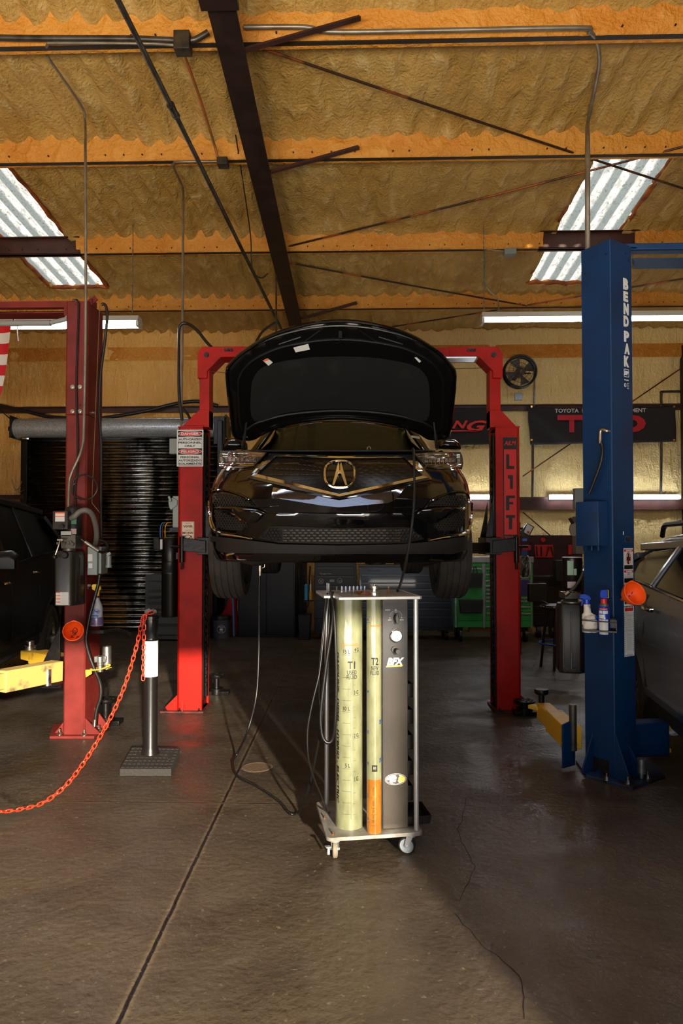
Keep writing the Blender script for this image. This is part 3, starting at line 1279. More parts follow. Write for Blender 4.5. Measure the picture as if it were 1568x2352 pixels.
a, b = P(390, 1043, DC + .4), P(404, 1008, DC + .4)
single('junction_box', M().bx(a.x, xo + .02, a.y - .02, a.y + .05, a.z, b.z), GRYB, 'small grey box behind the left edge of the DANGER sign', 'box', bevel=.003)

# ---------------- maroon lift on the left ------------------------------------
DM = 5.26
a0, a1 = P(143, 1680, DM), P(194, 1680, DM)
mx0, mx1, my0 = a0.x, a1.x, a0.y
my1 = my0 + .3
ML = thing('two_post_lift', 'maroon two-post lift column at left with black oil tank', 'car lift', ((mx0 + mx1) / 2, my0 + .15, 0))
ZM = zat(688, DM)
c = .014
m = M()
tp = .012
bt = [(mx0, my0 + c), (mx0 + c, my0), (mx1 - c, my0), (mx1, my0 + c), (mx1, my1), (mx0, my1)]
for za, zb2, g_ in ((.02, zat(952, DM), 0), (zat(952, DM) + .003, ZM, .003)):
    m.secs([[(x + (g_ if x > (mx0 + mx1) / 2 else -g_), y - (g_ if y < my0 + .1 else 0), z) for x, y in bt] for z in (za, zb2)])
mc = obj('column', m, MAR, ML, bevel=.002)
for u, v in ((167, 889), (184, 889), (167, 945), (184, 945)):
    p = P(u, v, DM - .005)
    m = M()
    m.cyl((p.x, my0, p.z), (p.x, my0 - .01, p.z), .017, n=14)
    m.cyl((p.x, my0 - .008, p.z), (p.x, my0 - .02, p.z), .009, n=8)
    obj('bolt', m, ZINC, mc)
m = M()
p = P(212, 948, DM + .1)
m.cyl((mx1 + .003, my0 + .1, p.z), (mx1 + .02, my0 + .1, p.z), .014, n=10)
obj('bolt', m, ZINC, mc)
m = M()
for v in (699, 930, 1148):
    for u in (174, 184):
        p = P(u, v, DM)
        m.cyl((p.x, my0, p.z), (p.x, my0 - .012, p.z), .008, n=8)
    p0, p1 = P(174, v, DM), P(184, v, DM)
    m.bx(p0.x, p1.x, my0 - .008, my0, p0.z - .006, p0.z + .006)
obj('clip', m, MAR, mc)
m = M()
q = V3((mx1 - .02, my0 + .06, ZM))
m.bar(q, q + V3((.06, 0, .05)), .012, .045)
m.box(q + V3((.02, .03, .01)), (.03, .1, .05))
obj('top_bracket', m, MAR, mc, bevel=.002)
# crossbeam
m = M()
xl = P(-40, 690, DM + .1).x
zq = zat(688, DM)
m.bx(xl, mx0 + .02, my0 + .1, my0 + .25, zat(681, DM), zat(677, DM))
m.bx(xl, mx0 + .02, my0 + .09, my0 + .1, zat(692, DM), zat(677, DM))
m.bx(xl, mx0 - .06, my0 + .24, my0 + .25, zat(703, DM), zat(690, DM))
m.bx(xl, mx0 - .06, my0 + .1, my0 + .25, zat(704, DM), zat(702, DM))
m.bx(mx0 - .06, mx0 + .02, my0 + .09, my0 + .12, zat(712, DM), zat(690, DM))
obj('crossbeam', m, MAR, ML, bevel=.002)
m = M()
m.cyl((xl, my0 + .08, zat(730, DM)), (P(105, 729, DM).x, my0 + .08, zat(730, DM)), .024, n=14)
m.cyl((P(105, 729, DM).x, my0 + .08, zat(730, DM)), (P(143, 722, DM).x, my0 + .08, zat(721, DM)), .018, n=14)
m.cyl((P(147, 721, DM).x, my0 + .07, zat(721, DM)), (P(147, 721, DM).x, my0 + .05, zat(721, DM)), .018, n=12)
m.bx(P(146, 721, DM).x, P(152, 721, DM).x, my0 + .06, my0 + .1, zat(724, DM), zat(706, DM))
obj('padded_shutoff_bar', m, mat('grey_foam_tube', (128, 126, 122), .6), ML, label='grey padded bar under the crossbeam')
# base
m = M()
q = [fl(114, 1697), fl(216, 1697), fl(247, 1672), fl(244, 1662), fl(122, 1668)]
m.prism([(p.x, p.y, 0) for p in q], (0, 0, .02))
base = obj('base_plate', m, MAR, ML, bevel=.002)
m = M()
m.prism([(mx1, my0 + .02, .02), (mx1 + .12, my0 + .02, .02), (mx1, my0 + .02, .14)], (0, .012, 0))
m.prism([(mx1, my0 + .2, .02), (mx1 + .12, my0 + .2, .02), (mx1, my0 + .2, .18)], (0, .012, 0))
m.prism([(mx0, my0 + .05, .02), (mx0 - .08, my0 + .05, .02), (mx0, my0 + .05, .12)], (0, .012, 0))
obj('gusset', m, MAR, base)
for u, v in ((136, 1688), (192, 1690), (226, 1680), (238, 1655)):
    p = fl(u, v, .02)
    obj('anchor_bolt', bolt(M(), (p.x, p.y + .01, .02), r=.015, h=.03), ZINC, base)
# power unit
TK = mat('black_oil_tank', (40, 36, 32), .34, col2=(52, 46, 40), ns=4, bump=.04, bs=50)
u2 = lambda u, D=DM - .2: P(u, 1300, D).x
pwu = thing('hydraulic_power_unit', 'black box-shaped hydraulic pump and tank on the maroon column', 'power unit', (mx0 + .05, my0 - .12, zat(1400, DM)))
DT = DM - .22
x0, x1 = P(124, 1330, DT).x, P(164, 1330, DT).x
x2 = P(188, 1330, DM - .1).x
yt0 = P(140, 1330, DT).y
zt0, zt1 = zat(1392, DT), zat(1266, DT)
m = M()
r_ = .02
sec = [(x0 + .01, yt0), (x1 - .02, yt0), (x1, yt0 + .015), (x2, yt0 + .14), (x2 - .01, my0 - .005), (x0 + .02, my0 - .005), (x0, yt0 + .12), (x0, yt0 + .012)]
rows = [[(x, y, zt0) for x, y in sec], [(x, y, zt1 - .03) for x, y in sec]]
cxx = sum(x for x, y in sec) / 8
cyy = sum(y for x, y in sec) / 8
rows.append([(cxx + (x - cxx) * .93, cyy + (y - cyy) * .93, zt1) for x, y in sec])
m.secs(rows)
tank = obj('tank', m, TK, pwu, bevel=.006)
m = M()
for f in (.35, .72):
    pa, pb = V3((x1 + (x2 - x1) * f + .002, yt0 + .015 + .125 * f - .002, zt1 - .05)), V3((x1 + (x2 - x1) * f + .002, yt0 + .015 + .125 * f - .002, zt0 + .03))
    m.tube([pa, pb, pb + V3((-.012, -.006, -.006))], .003, 6)
obj('rib', m, TK, tank)
fr = Fr((P(128, 1394, DT).x, yt0 - .001, zat(1389, DT)), (1, 0, 0), (0, 0, 1))
m = M()
fr.rect(m, 0, .094, 0, .094, .001)
obj('spec_label', m, WHT, tank, label='white label with orange marks')
m = M()
for i in range(4):
    fr.rect(m, 0, .034, .018 + i * .0235, .024 + i * .0235, .0006, .001)
obj('label_marks', m, ORP, tank)
m = M()
for i in range(10):
    fr.rect(m, .04, .09, .008 + i * .0088, .0088 + i * .0088, .0004, .001)
obj('label_text_lines', m, mat('grey_print', (150, 150, 150), .6), tank)
m = M()
xc = (x0 + x1) / 2 + .02
m.lathe((xc, yt0 + .06, zt1), (0, 0, 1), [(.03, -.01), (.045, .0), (.045, .02), (.03, .03)], 20)
m.bx(x0 + .04, x1 + .02, yt0 + .02, yt0 + .14, zt1 + .02, zat(1228, DT))
for u, v in ((146, 1248), (156, 1247), (166, 1250), (132, 1248), (140, 1243)):
    p = P(u, v, DT)
    m.cyl((p.x, yt0 + .03, p.z), (p.x, yt0 + .0, p.z), .011, n=10)
m.cyl((x1 - .015, yt0 + .01, zat(1246, DT)), (x1 - .015, yt0 + .022, zat(1246, DT)), .014, n=12)
obj('valve_block', m, mat('pump_casting', (92, 88, 80), .4, .7), pwu, bevel=.002)
m = M()
p = P(150, 1275, DT)
m.lathe((p.x, yt0 - .018, p.z), (0, 1, 0), [(0, 0), (.02, .0), (.026, .008), (.026, .02)], 20)
obj('filler_cap', m, BLK, pwu)
m = M()
m.bx(P(137, 1230, DT).x, P(161, 1230, DT).x, yt0 + .02, yt0 + .1, zat(1231, DT), zat(1220, DT))
obj('data_plate', m, mat('silver_plate', (170, 170, 165), .4, .3), pwu)
m = M()
pa, pb = P(138, 1240, DT - .04), P(126, 1278, DT - .06)
m.tube([pa, P(135, 1252, DT - .05), pb], .006, 8, sm=4)
m.bx(pa.x - .02, pa.x + .02, pa.y - .005, pa.y + .01, pa.z - .005, pa.z + .006)
lev = obj('release_lever', m, ZINC, pwu)
m = M()
m.lathe(pb + V3((0, 0, -.018)), (0, 0, 1), [(0.004, 0), (.016, .006), (.018, .016), (.012, .028), (.004, .032)], 14)
obj('lever_knob', m, BLK, lev)
m = M()
bx0, bx1 = P(123, 1200, DT).x, P(158, 1200, DT).x
m.bx(bx0, bx1, yt0 - .02, yt0 + .1, zat(1216, DT), zat(1174, DT))
ctl = obj('control_box', m, TK, pwu, bevel=.004)
fr = Fr((P(129.5, 1200, DT).x, yt0 - .021, zat(1198, DT)), (1, 0, 0), (0, 0, 1))
m = M()
fr.rect(m, 0, .07, 0, .068, .001)
obj('warning_label', m, WHT, ctl)
m = M()
fr.rect(m, 0, .07, .058, .068, .0006, .001)
fr.rect(m, 0, .07, .034, .04, .0006, .001)
obj('orange_band', m, ORP, ctl)
m = M()
p = P(145, 1210, DT)
m.cyl((p.x, yt0 - .02, zat(1210, DT)), (p.x, yt0 - .045, zat(1210, DT)), .02, n=18)
obj('push_button', m, BLK, ctl)
m = M()
m.lathe((P(172, 1200, DM - .1).x, my0 - .12, zat(1232, DM)), (0, 0, 1), [(.04, 0), (.062, .01), (.062, .2), (.05, .22), (.03, .225)], 24)
mo = obj('motor', m, BLK, pwu)
fr = Fr((P(176, 1200, DM - .1).x, my0 - .184, zat(1205, DM)), (1, 0, 0), (0, 0, 1))
m = M()
fr.rect(m, -.005, .035, 0, .07, .001)
obj('motor_label', m, mat('green_label', (70, 120, 92), .5), pwu)
m = M()
fr.rect(m, -.005, .035, -.075, -.035, .001)
obj('motor_label', m, mat('pinkish_label', (160, 138, 130), .5), pwu)
CONDM = mat('liquid_tight_conduit', (104, 100, 92), .5)
m = M()
m.tube([P(163, 1190, DM - .2), P(172, 1186, DM - .22), P(182, 1176, DM - .22), P(196, 1172, DM - .22), P(210, 1180, DM - .18), P(219, 1203, DM - .1), P(222, 1228, DM - .02), P(219, 1250, DM + .03)], .02, 12, sm=6)
obj('flexible_conduit', m, CONDM, pwu)
m = M()
m.tube([P(186, 1238, DM - .12), P(205, 1252, DM - .1), P(226, 1266, DM - .08), P(240, 1268, DM - .02), P(247, 1258, DM + .02), P(240, 1245, DM + .05), P(224, 1240, DM + .05), P(214, 1245, DM + .05)], .011, 10, sm=6)
obj('hydraulic_hose', m, HOSE, pwu)
m = M()
m.tube([P(195, 1244, DM - .135), P(206, 1252, DM - .125), P(226, 1265, DM - .095)], .0125, 10, sm=5)
obj('braided_sleeve', m, mat('silver_braid', (150, 146, 136), .4, .6), pwu)
# grey switch box on the side
sw = thing('disconnect_switch', 'grey metal switch box on the right side of the maroon column', 'switch', (mx1 + .02, my0 + .05, zat(1320, DM)))
sa, sb = P(204.5, 1300, DM - .0).x, P(227, 1300, DM - .0).x
m = M().bx(sa, sb, my0 - .03, my0 + .12, zat(1320, DM), zat(1256, DM))
en = obj('enclosure', m, GRYB, sw, bevel=.003)
m = M().bx(sb, P(244, 1300, DM + .1).x, my0 + .0, my0 + .14, zat(1318, DM), zat(1256, DM))
obj('enclosure_side', m, GRYB, sw, bevel=.003)
fr = Fr((sa, my0 - .031, zat(1320, DM)), (1, 0, 0), (0, 0, 1))
m = M()
fr.rect(m, .004, .04, .105, .16, .001)
fr.rect(m, .01, .04, .052, .09, .001)
obj('label', m, WHT, sw)
m = M()
xs = P(245, 1300, DM).x
m.cyl((xs, my0 + .05, zat(1298, DM)), (xs, my0 + .05, zat(1276, DM)), .02, n=14)
m.cyl((xs, my0 + .05, zat(1304, DM)), (xs, my0 + .05, zat(1298, DM)), .024, n=14)
m.bar(P(246, 1275, DM), P(254, 1270, DM), .02, .02)
obj('handle', m, GRYB, sw)

# hoses, conduit, cable on the maroon column
EMT = mat('grey_conduit_pipe', (142, 134, 118), .42, .6, col2=(118, 108, 92), ns=7)
single('hydraulic_hose', M().tube([P(233, 700, DM + .05), P(238, 698, DM + .05), P(244, 706, DM + .05), P(246, 730, DM + .05), P(240, 790, DM + .08), P(231, 860, DM + .1), P(228, 950, DM + .12), P(232, 1020, DM + .12), P(232, 1160, DM + .12), P(233, 1245, DM + .1)], .011, 10, sm=8),
       HOSE, 'thick black hose looping down the right side of the maroon column', 'hose')
single('hydraulic_hose', M().tube([P(167, 690, DM - .02), P(178, 691, DM - .02), P(180, 720, DM - .02), P(175, 880, DM - .02), P(178, 1000, DM - .02), P(177, 1080, DM - .02), P(172, 1120, DM - .02), P(173, 1175, DM - .03)], .008, 8, sm=8),
       HOSE, 'thin black hose down the front face of the maroon column', 'hose')
m = M()
m.tube([P(172, 1110, DM - .03), P(166, 1120, DM - .03), P(170, 1138, DM - .03), P(190, 1147, DM - .03), P(210, 1143, DM - .03), P(222, 1128, DM - .03), P(222, 1112, DM - .03), P(212, 1098, DM - .03), P(194, 1091, DM - .03), P(178, 1095, DM - .03), P(169, 1105, DM - .03), P(167, 1130, DM - .03)], .006, 8, sm=6)
single('coiled_cable', m, HOSE, 'black cable loop hanging on the maroon column', 'cable')
single('wire_cable', M().cyl(P(229, 700, DM + .02), P(211, 1155, DM + .02), .0025, n=6).cyl(P(211, 1155, DM + .02), P(229, 1178, DM + .02), .003, n=6), ZINC, 'thin steel cable running down the maroon column side', 'cable')
single('hydraulic_hose', M().tube([P(229, 1320, DM - .02), P(225, 1345, DM - .02), P(214, 1385, DM - .03), P(203, 1430, DM - .04), P(198, 1470, DM - .04), P(205, 1505, DM - .03), P(218, 1540, DM - .02), P(230, 1570, DM), P(231, 1600, DM), P(222, 1630, DM), P(218, 1660, DM)], .013, 10, sm=8),
       HOSE, 'black hose curving from the grey switch box down to the maroon base', 'hose')
m = M()
m.cyl(P(218, 1652, DM), P(217, 1668, DM), .016, n=12)
single('hose_fitting', m, ZINC, 'silver hose end fitting by the maroon column foot', 'fitting')

# arms of the maroon lift
m = M()
cr0 = V3((mx0, my0 + .15, .44))
m.bx(mx0 - .16, mx0 - .0, my0 - .04, my0 + .34, .38, .56)
m.prism([(mx0 - .15, my0 - .03, .56), (mx0 - .01, my0 - .03, .56), (mx0 - .01, my0 - .03, .86)], (0, .015, 0))
crg = obj('carriage', m, GRS, ML, bevel=.004)


def arm(lift, pa, pb, pc2, w, h, mt, pin=.16, nm=None):
    m = M()
    m.bar(pa, pb, w, h)
    o = obj('arm', m, mt, lift, bevel=.006, label=nm)
    m = M()
    m.bar(V3(pa).lerp(V3(pb), .6), pc2, w * .72, h * .72)
    obj('arm_extension', m, mt, o, bevel=.005)
    return o


ar = arm(ML, P(132, 1540, 5.2), P(0, 1565, 4.75), P(-150, 1590, 4.3), .12, .15, YEP, nm='cream yellow swing arm reaching to the left')
m = M()
p = P(118, 1552, 5.12)
m.cyl((p.x, p.y - .06, p.z - .06), (p.x, p.y - .06, p.z + .06), .026, n=16)
obj('pivot_pin', m, ALU, ar)
m = M()
m.bx(P(124, 1550, 5.15).x, P(133, 1550, 5.15).x, my0 - .15, my0 + .05, zat(1570, 5.2), zat(1530, 5.2))
obj('pivot_yoke', m, GRS, ar, bevel=.004)
ar = arm(ML, P(150, 1522, 5.6), P(86, 1508, 6.1), P(62, 1503, 6.3), .16, .11, YEL, nm='yellow swing arm pointing back')
m = M()
p = P(69, 1500, 6.3)
m.cyl((p.x, p.y, zat(1503, 6.3)), (p.x, p.y, zat(1482, 6.3)), .05, n=18)
m.cyl((p.x, p.y, zat(1482, 6.3)), (p.x, p.y, zat(1472, 6.3)), .035, n=18)
obj('screw_pad', m, ALU, ar)
# yellow bracket holding spare adapters on the column side
br = thing('adapter_bracket', 'yellow wire bracket holding silver lift adapters on the maroon column', 'bracket', (mx1 + .1, my0, .5))
m = M()
pts = [P(u, v, DM - .05) for u, v in ((197, 1540), (216, 1539), (232, 1537), (250, 1530), (252, 1527), (243, 1526))]
m.tube(pts, .005, 8, sm=5)
m.prism([P(196, 1540, DM - .03), P(210, 1539, DM - .03), P(210, 1548, DM - .03), P(197, 1556, DM - .03)], (0, .01, 0))
m.bar(P(215, 1538, DM), P(248, 1531, DM + .1), .1, .004)
obj('bracket_frame', m, YEL, br)
for u, v0, v1, r1, r2, dD in ((230, 1543, 1508, .03, .03, -.03), (245, 1537, 1484, .034, .034, .06)):
    p = P(u, v0, DM + dD)
    H = (v0 - v1) * DM / F
    ad = thing('lift_adapter', 'tall round silver lift adapter in the yellow bracket' if u > 240 else 'short star-shaped silver lift adapter in the yellow bracket', 'adapter', p)
    m = M()
    if u > 240:
        m.lathe(p, (0, 0, 1), [(.022, 0), (.022, .03), (r1, .035), (r1, H - .01), (r1 * .92, H)], 24)
        obj('sleeve', m, GALV, ad)
    else:
        m.lathe(p, (0, 0, 1), [(.02, 0), (.02, .05), (r1 * .8, .05), (r1, H)], 24)
        for k in range(5):
            a_ = k * 2 * PI / 5
            m.box(p + V3((math.cos(a_) * .03, math.sin(a_) * .03, H - .02)), (.03, .018, .045), a_)
        obj('cup', m, GALV, ad, bevel=.002)

# spare pads on the floor
def pad(u, v, D, nm, s=1.):
    p = P(u, v, D)
    z0 = 0
    t = thing('lift_pad_adapter', nm, 'lift pad', (p.x, p.y, 0))
    H = p.z
    m = M()
    m.lathe((p.x, p.y, H - .035), (0, 0, 1), [(.03, 0), (.085 * s, .008), (.09 * s, .018), (.09 * s, .035), (.0, .035)], 28)
    for k in range(8):
        a_ = k * PI / 4
        for rr in (.035, .065):
            m.box((p.x + math.cos(a_) * rr * s, p.y + math.sin(a_) * rr * s, H + .002), (.018, .018, .006), a_)
    obj('pad', m, GRS, t)
    m = M()
    m.cyl((p.x, p.y, .03), (p.x, p.y, H - .03), .032 * s, n=20)
    obj('stem', m, GRS, t)
    m = M()
    m.bx(p.x - .1, p.x + .13, p.y - .06, p.y + .06, 0, .035)
    m.cyl((p.x, p.y, 0), (p.x, p.y, .06), .07, n=20)
    obj('foot', m, GRS, t, bevel=.004)


pad(1204, 1608, 5.95, 'dark round lift pad standing on the floor beside the right red column')
pad(243, 1604, 5.65, 'dark round lift pad behind the foot of the maroon column')
pad(497, 1549, 6.75, 'dark round lift pad on the floor behind the left red column', .9)

# ---------------- blue lift on the right -------------------------------------
def cf(u, D):
    p = P(u, 1243, D)
    return V3((p.x, p.y, 0))


C0, C1, C2 = cf(1407, 4.30), cf(1341, 4.49), cf(1457, 4.42)
ex = (C2 - C0).normalized()                          # along right face
ey = V3((-ex.y, ex.x, 0))                            # into depth (left face direction)
LW, LD = (C2 - C0).length, (C1 - C0).dot(ey)
ZBL = zat(541, 4.3)
ang = math.atan2(ex.y, ex.x)
BL = thing('two_post_lift', 'dark blue two-post lift column at right with white lettering', 'car lift', C0 + ex * LW / 2 + ey * LD / 2)
t = .012
m = M()
A = lambda a, b, z: C0 + ex * a + ey * b + V3((0, 0, z))
sec = [(0.004, 0), (LW - .004, 0), (LW, .004), (LW, LD), (LW - t, LD), (LW - t, LD - .0), (LW - t, t), (t, t), (t, LD), (0, LD), (0, .004)]
sec = [(0.006, 0), (LW - .006, 0), (LW, .006), (LW, LD), (0, LD), (0, .006)]
m.secs([[A(a, b, z) for a, b in sec] for z in (.02, ZBL)])
bc = obj('column', m, BLU, BL, bevel=.002)
for a, v, side in ((.17, 563, 0), (.195, 572, 0)):
    pass
m = M()
for a, z in ((.16, ZBL - .06), (.19, ZBL - .1), (.18, ZBL - .45)):
    m.cyl(A(a, -.0005, z), A(a, .002, z), .007, n=10)
for b, z in ((.03, ZBL - .09), (.19, ZBL - .16)):
    m.cyl(A(-.0005, b, z), A(.002, b, z), .008, n=10)
obj('hole', m, INK, bc)
# head beam to the right
m = M()
hb = A(LW + .0, LD * .6, 0)
zb1, zb0 = zat(560, 4.45), zat(595, 4.45)
m.bx(hb.x - .0, hb.x + 2.2, hb.y - .07, hb.y + .09, zat(561, 4.5), zat(558, 4.5))
m.bx(hb.x + .07, hb.x + 2.2, hb.y - .07, hb.y - .055, zat(573, 4.5), zat(558, 4.5))
m.bx(hb.x + .07, hb.x + 2.2, hb.y + .075, hb.y + .09, zat(594, 4.5), zat(572, 4.5))
m.bx(hb.x + .07, hb.x + 2.2, hb.y - .07, hb.y + .09, zat(596, 4.5), zat(593, 4.5))
m.bx(hb.x - .05, hb.x + .12, hb.y - .09, hb.y - .07, zat(562, 4.45), zat(555, 4.45))
obj('crossbeam', m, BLU, BL, bevel=.002)
m = M()
m.cyl(A(LW + .01, .03, zat(587, 4.42)), A(LW + .01, .07, zat(587, 4.42)), .062, n=28)
m.cyl(A(LW + .01, .02, zat(587, 4.42)), A(LW + .01, .08, zat(587, 4.42)), .02, n=16)
obj('cable_pulley', m, ALU, BL)
# lettering on the right face
fr = Fr(A(0, -.0005, 0), ex, (0, 0, 1))
m = M()


def fpx(u, v):                                       # px on the right face -> local a, z
    d = ray(u, v)
    n = ex.cross(V3((0, 0, 1)))
    t = (C0 - CAMP).dot(n) / d.dot(n)
    p = CAMP + d * t
    return (p - C0).dot(ex), p.z


for ch, u, v0, v1, w in (('B', 1436, 640, 666, .05), ('E', 1436, 670, 693, .046), ('N', 1437, 697, 723, .05), ('D', 1437, 726, 751, .05), ('P', 1438, 761, 786, .05), ('A', 1439, 789, 814, .052), ('K', 1438, 818, 843, .05)):
    a, z1 = fpx(u, v0)
    _, z0 = fpx(u, v1)
    # letters are set upright, stacked
    fr.text(m, ch, a, (z0 + z1) / 2, w, z1 - z0, n=.001, off=.055)
obj('lettering', m, WHT, bc, label='white stacked lettering BEND PAK')
m = M()
a, z = fpx(1438, 857)
fr.line(m, [(a - .024, z - .024), (a + .024, z - .024), (a + .024, z + .024), (a - .024, z + .024), (a - .024, z - .024)], .004, .0006)
fr.text(m, 'BP', a, z, .038, .026, n=.001, off=.05)
fr.text(m, 'BendPak', a, fpx(1438, 873)[1], .044, .007, n=.001, off=.03)
fr.ring(m, a - .014, fpx(1438, 885)[1], .011, .013, .005, .0006)
for i in range(4):
    fr.rect(m, a + .004, a + .024, fpx(1438, 880 + i * 4)[1] - .002, fpx(1438, 880 + i * 4)[1] + .002, .0006)
obj('logo', m, WHT, bc)
# warning label strips
a0_, z1 = fpx(1431, 1259)
a1_, _ = fpx(1453, 1259)
_, z2 = fpx(1440, 1392)
_, z3 = fpx(1440, 1508)
m = M()
fr.rect(m, a0_, a1_, z2, z1, .0008)
fr.rect(m, a0_, a1_ + .002, z3, z2 - .004, .0008)
obj('warning_strip', m, WHT, bc, label='long white safety sticker strip')
am, wd = (a0_ + a1_) / 2, a1_ - a0_
zz = lambda v: fpx(1442, v)[1]
m = M()
for v in (1264, 1312, 1345):
    fr.rect(m, a0_ + .004, a1_ - .004, zz(v + 3), zz(v - 2), .0006, .0008)
fr.ring(m, am, zz(1282), .024, .04, .003, .0006, .0008)
fr.line(m, [(am - .015, zz(1293)), (am + .016, zz(1272))], .004, .0006, .0016)
fr.rect(m, a0_ + .006, a1_ - .006, zz(1404), zz(1396), .0006, .0008)
obj('red_print', m, REDP, bc)
m = M()
for v in (1264, 1312):
    fr.text(m, 'DANGER', am + .004, zz(v + .5), wd * .6, .01, n=.0016, off=.02)
obj('white_print', m, WHT, bc)
m = M()
fr.rect(m, am - .018, am + .018, zz(1288), zz(1279), .0006, .001)
fr.rect(m, am - .008, am + .004, zz(1296), zz(1270), .0006, .001)
fr.rect(m, a0_ + .005, a1_ - .005, zz(1307), zz(1298), .0006, .0008)
fr.rect(m, a0_ + .005, a1_ - .005, zz(1338), zz(1328), .0006, .0008)
fr.rect(m, a0_ + .005, a1_ - .005, zz(1387), zz(1377), .0006, .0008)
for i in range(20):
    v = 1408 + i * 4.6
    for q in (a0_ + .003, a1_ - .005):
        m.prism([fr.p(q - .003, zz(v + 2), .0008), fr.p(q + .004, zz(v), .0008), fr.p(q + .004, zz(v - 1.5), .0008), fr.p(q - .003, zz(v + .5), .0008)], fr.n * .0006)
for i in range(6):
    for vq in (1394, 1505):
        q = a0_ + .006 + i * (wd - .008) / 6
        m.prism([fr.p(q, zz(vq + 1.5), .0008), fr.p(q + .004, zz(vq + 1.5), .0008), fr.p(q + .007, zz(vq - 1.5), .0008), fr.p(q + .003, zz(vq - 1.5), .0008)], fr.n * .0006)
obj('black_print', m, INK, bc)
m = M()
for i in range(30):
    v = 1408 + i * 2.9
    w = wd * (.55 + .2 * random.random())
    fr.rect(m, am - w / 2, am + w / 2, zz(v + .5), zz(v - .3), .0005, .0008)
fr.line(m, [(am - .012, zz(1318)), (am, zz(1316)), (am + .012, zz(1318)), (am, zz(1320)), (am - .012, zz(1318))], .004, .0006, .0008)
obj('grey_print', m, mat('fine_print', (140, 142, 145), .6), bc)
m = M()
a, z = fpx(1430, 1224)
fr.rect(m, a, a + .008, z - .012, z + .01, .0006)
obj('paper_scrap', m, WHT, bc)
m = M()
for q in range(24):
    fr.rect(m, a + .01 + random.random() * .07, a + .02 + random.random() * .07, z - .03 - random.random() * .03, z - .02 - random.random() * .02, .0003)
obj('glue_residue', m, mat('glue_residue', (60, 66, 84), .7), bc)
# control box on the left face
fl_ = Fr(A(0, 0, 0), -ey, (0, 0, 1))                  # left face frame: x runs towards the viewer side, n outward
nL = -ex


def lpx(u, v, off=0.):
    d = ray(u, v)
    t = ((C0 + nL * off) - CAMP).dot(nL) / d.dot(nL)
    p = CAMP + d * t
    return (p - C0).dot(ey), p.z


z1, z0 = lpx(1368, 1151, .08)[1], lpx(1368, 1254, .08)[1]
m = M()
m.prism([A(0, .03, z0), A(-.075, .05, z0), A(-.09, .1, z0), A(-.09, .21, z0), A(0, .22, z0)], (0, 0, z1 - z0))
cb = obj('control_box', m, BLU, BL, bevel=.003)
m = M()
for b in (.07, .12):
    m.cyl(A(-.05, b, z0 - .03), A(-.05, b, z0), .008, n=10)
m.box(A(-.05, .16, z0 - .015), (.03, .03, .03), ang)
obj('fitting', m, BLU, cb)
# hose from the elbow down to the box
b1, zq = lpx(1380, 990)
m = M()
hp = [lpx(u, v, .03) for u, v in ((1392, 990), (1380, 988), (1378, 1010), (1383, 1030), (1380, 1060), (1368, 1095), (1352, 1135))]
m.tube([A(-.005, hp[0][0], hp[0][1])] + [A(-.03, b, z) for b, z in hp[1:]], .009, 10, sm=6)
obj('hydraulic_hose', m, HOSE, BL)
m = M()
m.tube([A(0, hp[0][0], hp[0][1]), A(-.025, hp[0][0], hp[0][1]), A(-.03, hp[1][0], hp[1][1]), A(-.03, hp[2][0], hp[2][1] + .01), A(-.03, hp[2][0], hp[2][1] - .025)], .011, 10, sm=4)
obj('elbow_fitting', m, ZINC, BL)
# foot: base plate, gussets, bolts
bq = [fl(1322, 1752), fl(1345, 1786), fl(1451, 1815), fl(1527, 1788), fl(1480, 1745), fl(1380, 1725)]
m = M()
m.prism([(p.x, p.y, 0) for p in bq], (0, 0, .018))
base = obj('base_plate', m, mat('worn_blue_plate', (30, 52, 84), .5, col2=(28, 24, 22), ns=8, lo=.42, hi=.5), BL, bevel=.002)
m = M()
m.prism([A(0, -.0, .018), A(0, -.1, .018), A(0, -.1, .05), A(0, -.0, .3)], ex * .012)
m.prism([A(LW * .62, 0, .018), A(LW * .62, -.1, .018), A(LW * .62, -.1, .05), A(LW * .62, -.0, .2)], ex * .012)
m.prism([A(0, .16, .018), A(-.1, .16, .018), A(-.1, .16, .05), A(-.0, .16, .26)], ey * .012)
m.prism([A(0, .3, .018), A(-.12, .3, .018), A(-.12, .3, .3), A(-.0, .3, .32)], ey * .012)
obj('gusset', m, BLU, base, bevel=.002)
for u, v in ((1349, 1772), (1393, 1792), (1487, 1788), (1442, 1800)):
    p = fl(u, v, .018)
    obj('anchor_bolt', bolt(M(), (p.x, p.y, .018), r=.012, h=.03), ZINC, base)
p = fl(1473, 1780, .04)
m = M()
m.lathe((p.x, p.y, .05), (0, 0, 1), [(.014, -.03), (.014, 0), (.026, .002), (.026, .09), (.02, .09), (.02, .04)], 22, cap=False)
m.cyl((p.x, p.y, .05), (p.x, p.y, .056), .024, n=16)
single('lift_adapter', m, GALV, 'round silver lift adapter standing at the foot of the blue column', 'adapter')
# dark slot in the left face foot
m = M()
q = [lpx(u, v) for u, v in ((1362, 1736), (1398, 1748), (1398, 1790), (1385, 1778), (1376, 1768), (1362, 1770))]
m.prism([A(-.001, b, z) for b, z in q], nL * .001)
obj('foot_opening', m, INK, bc)
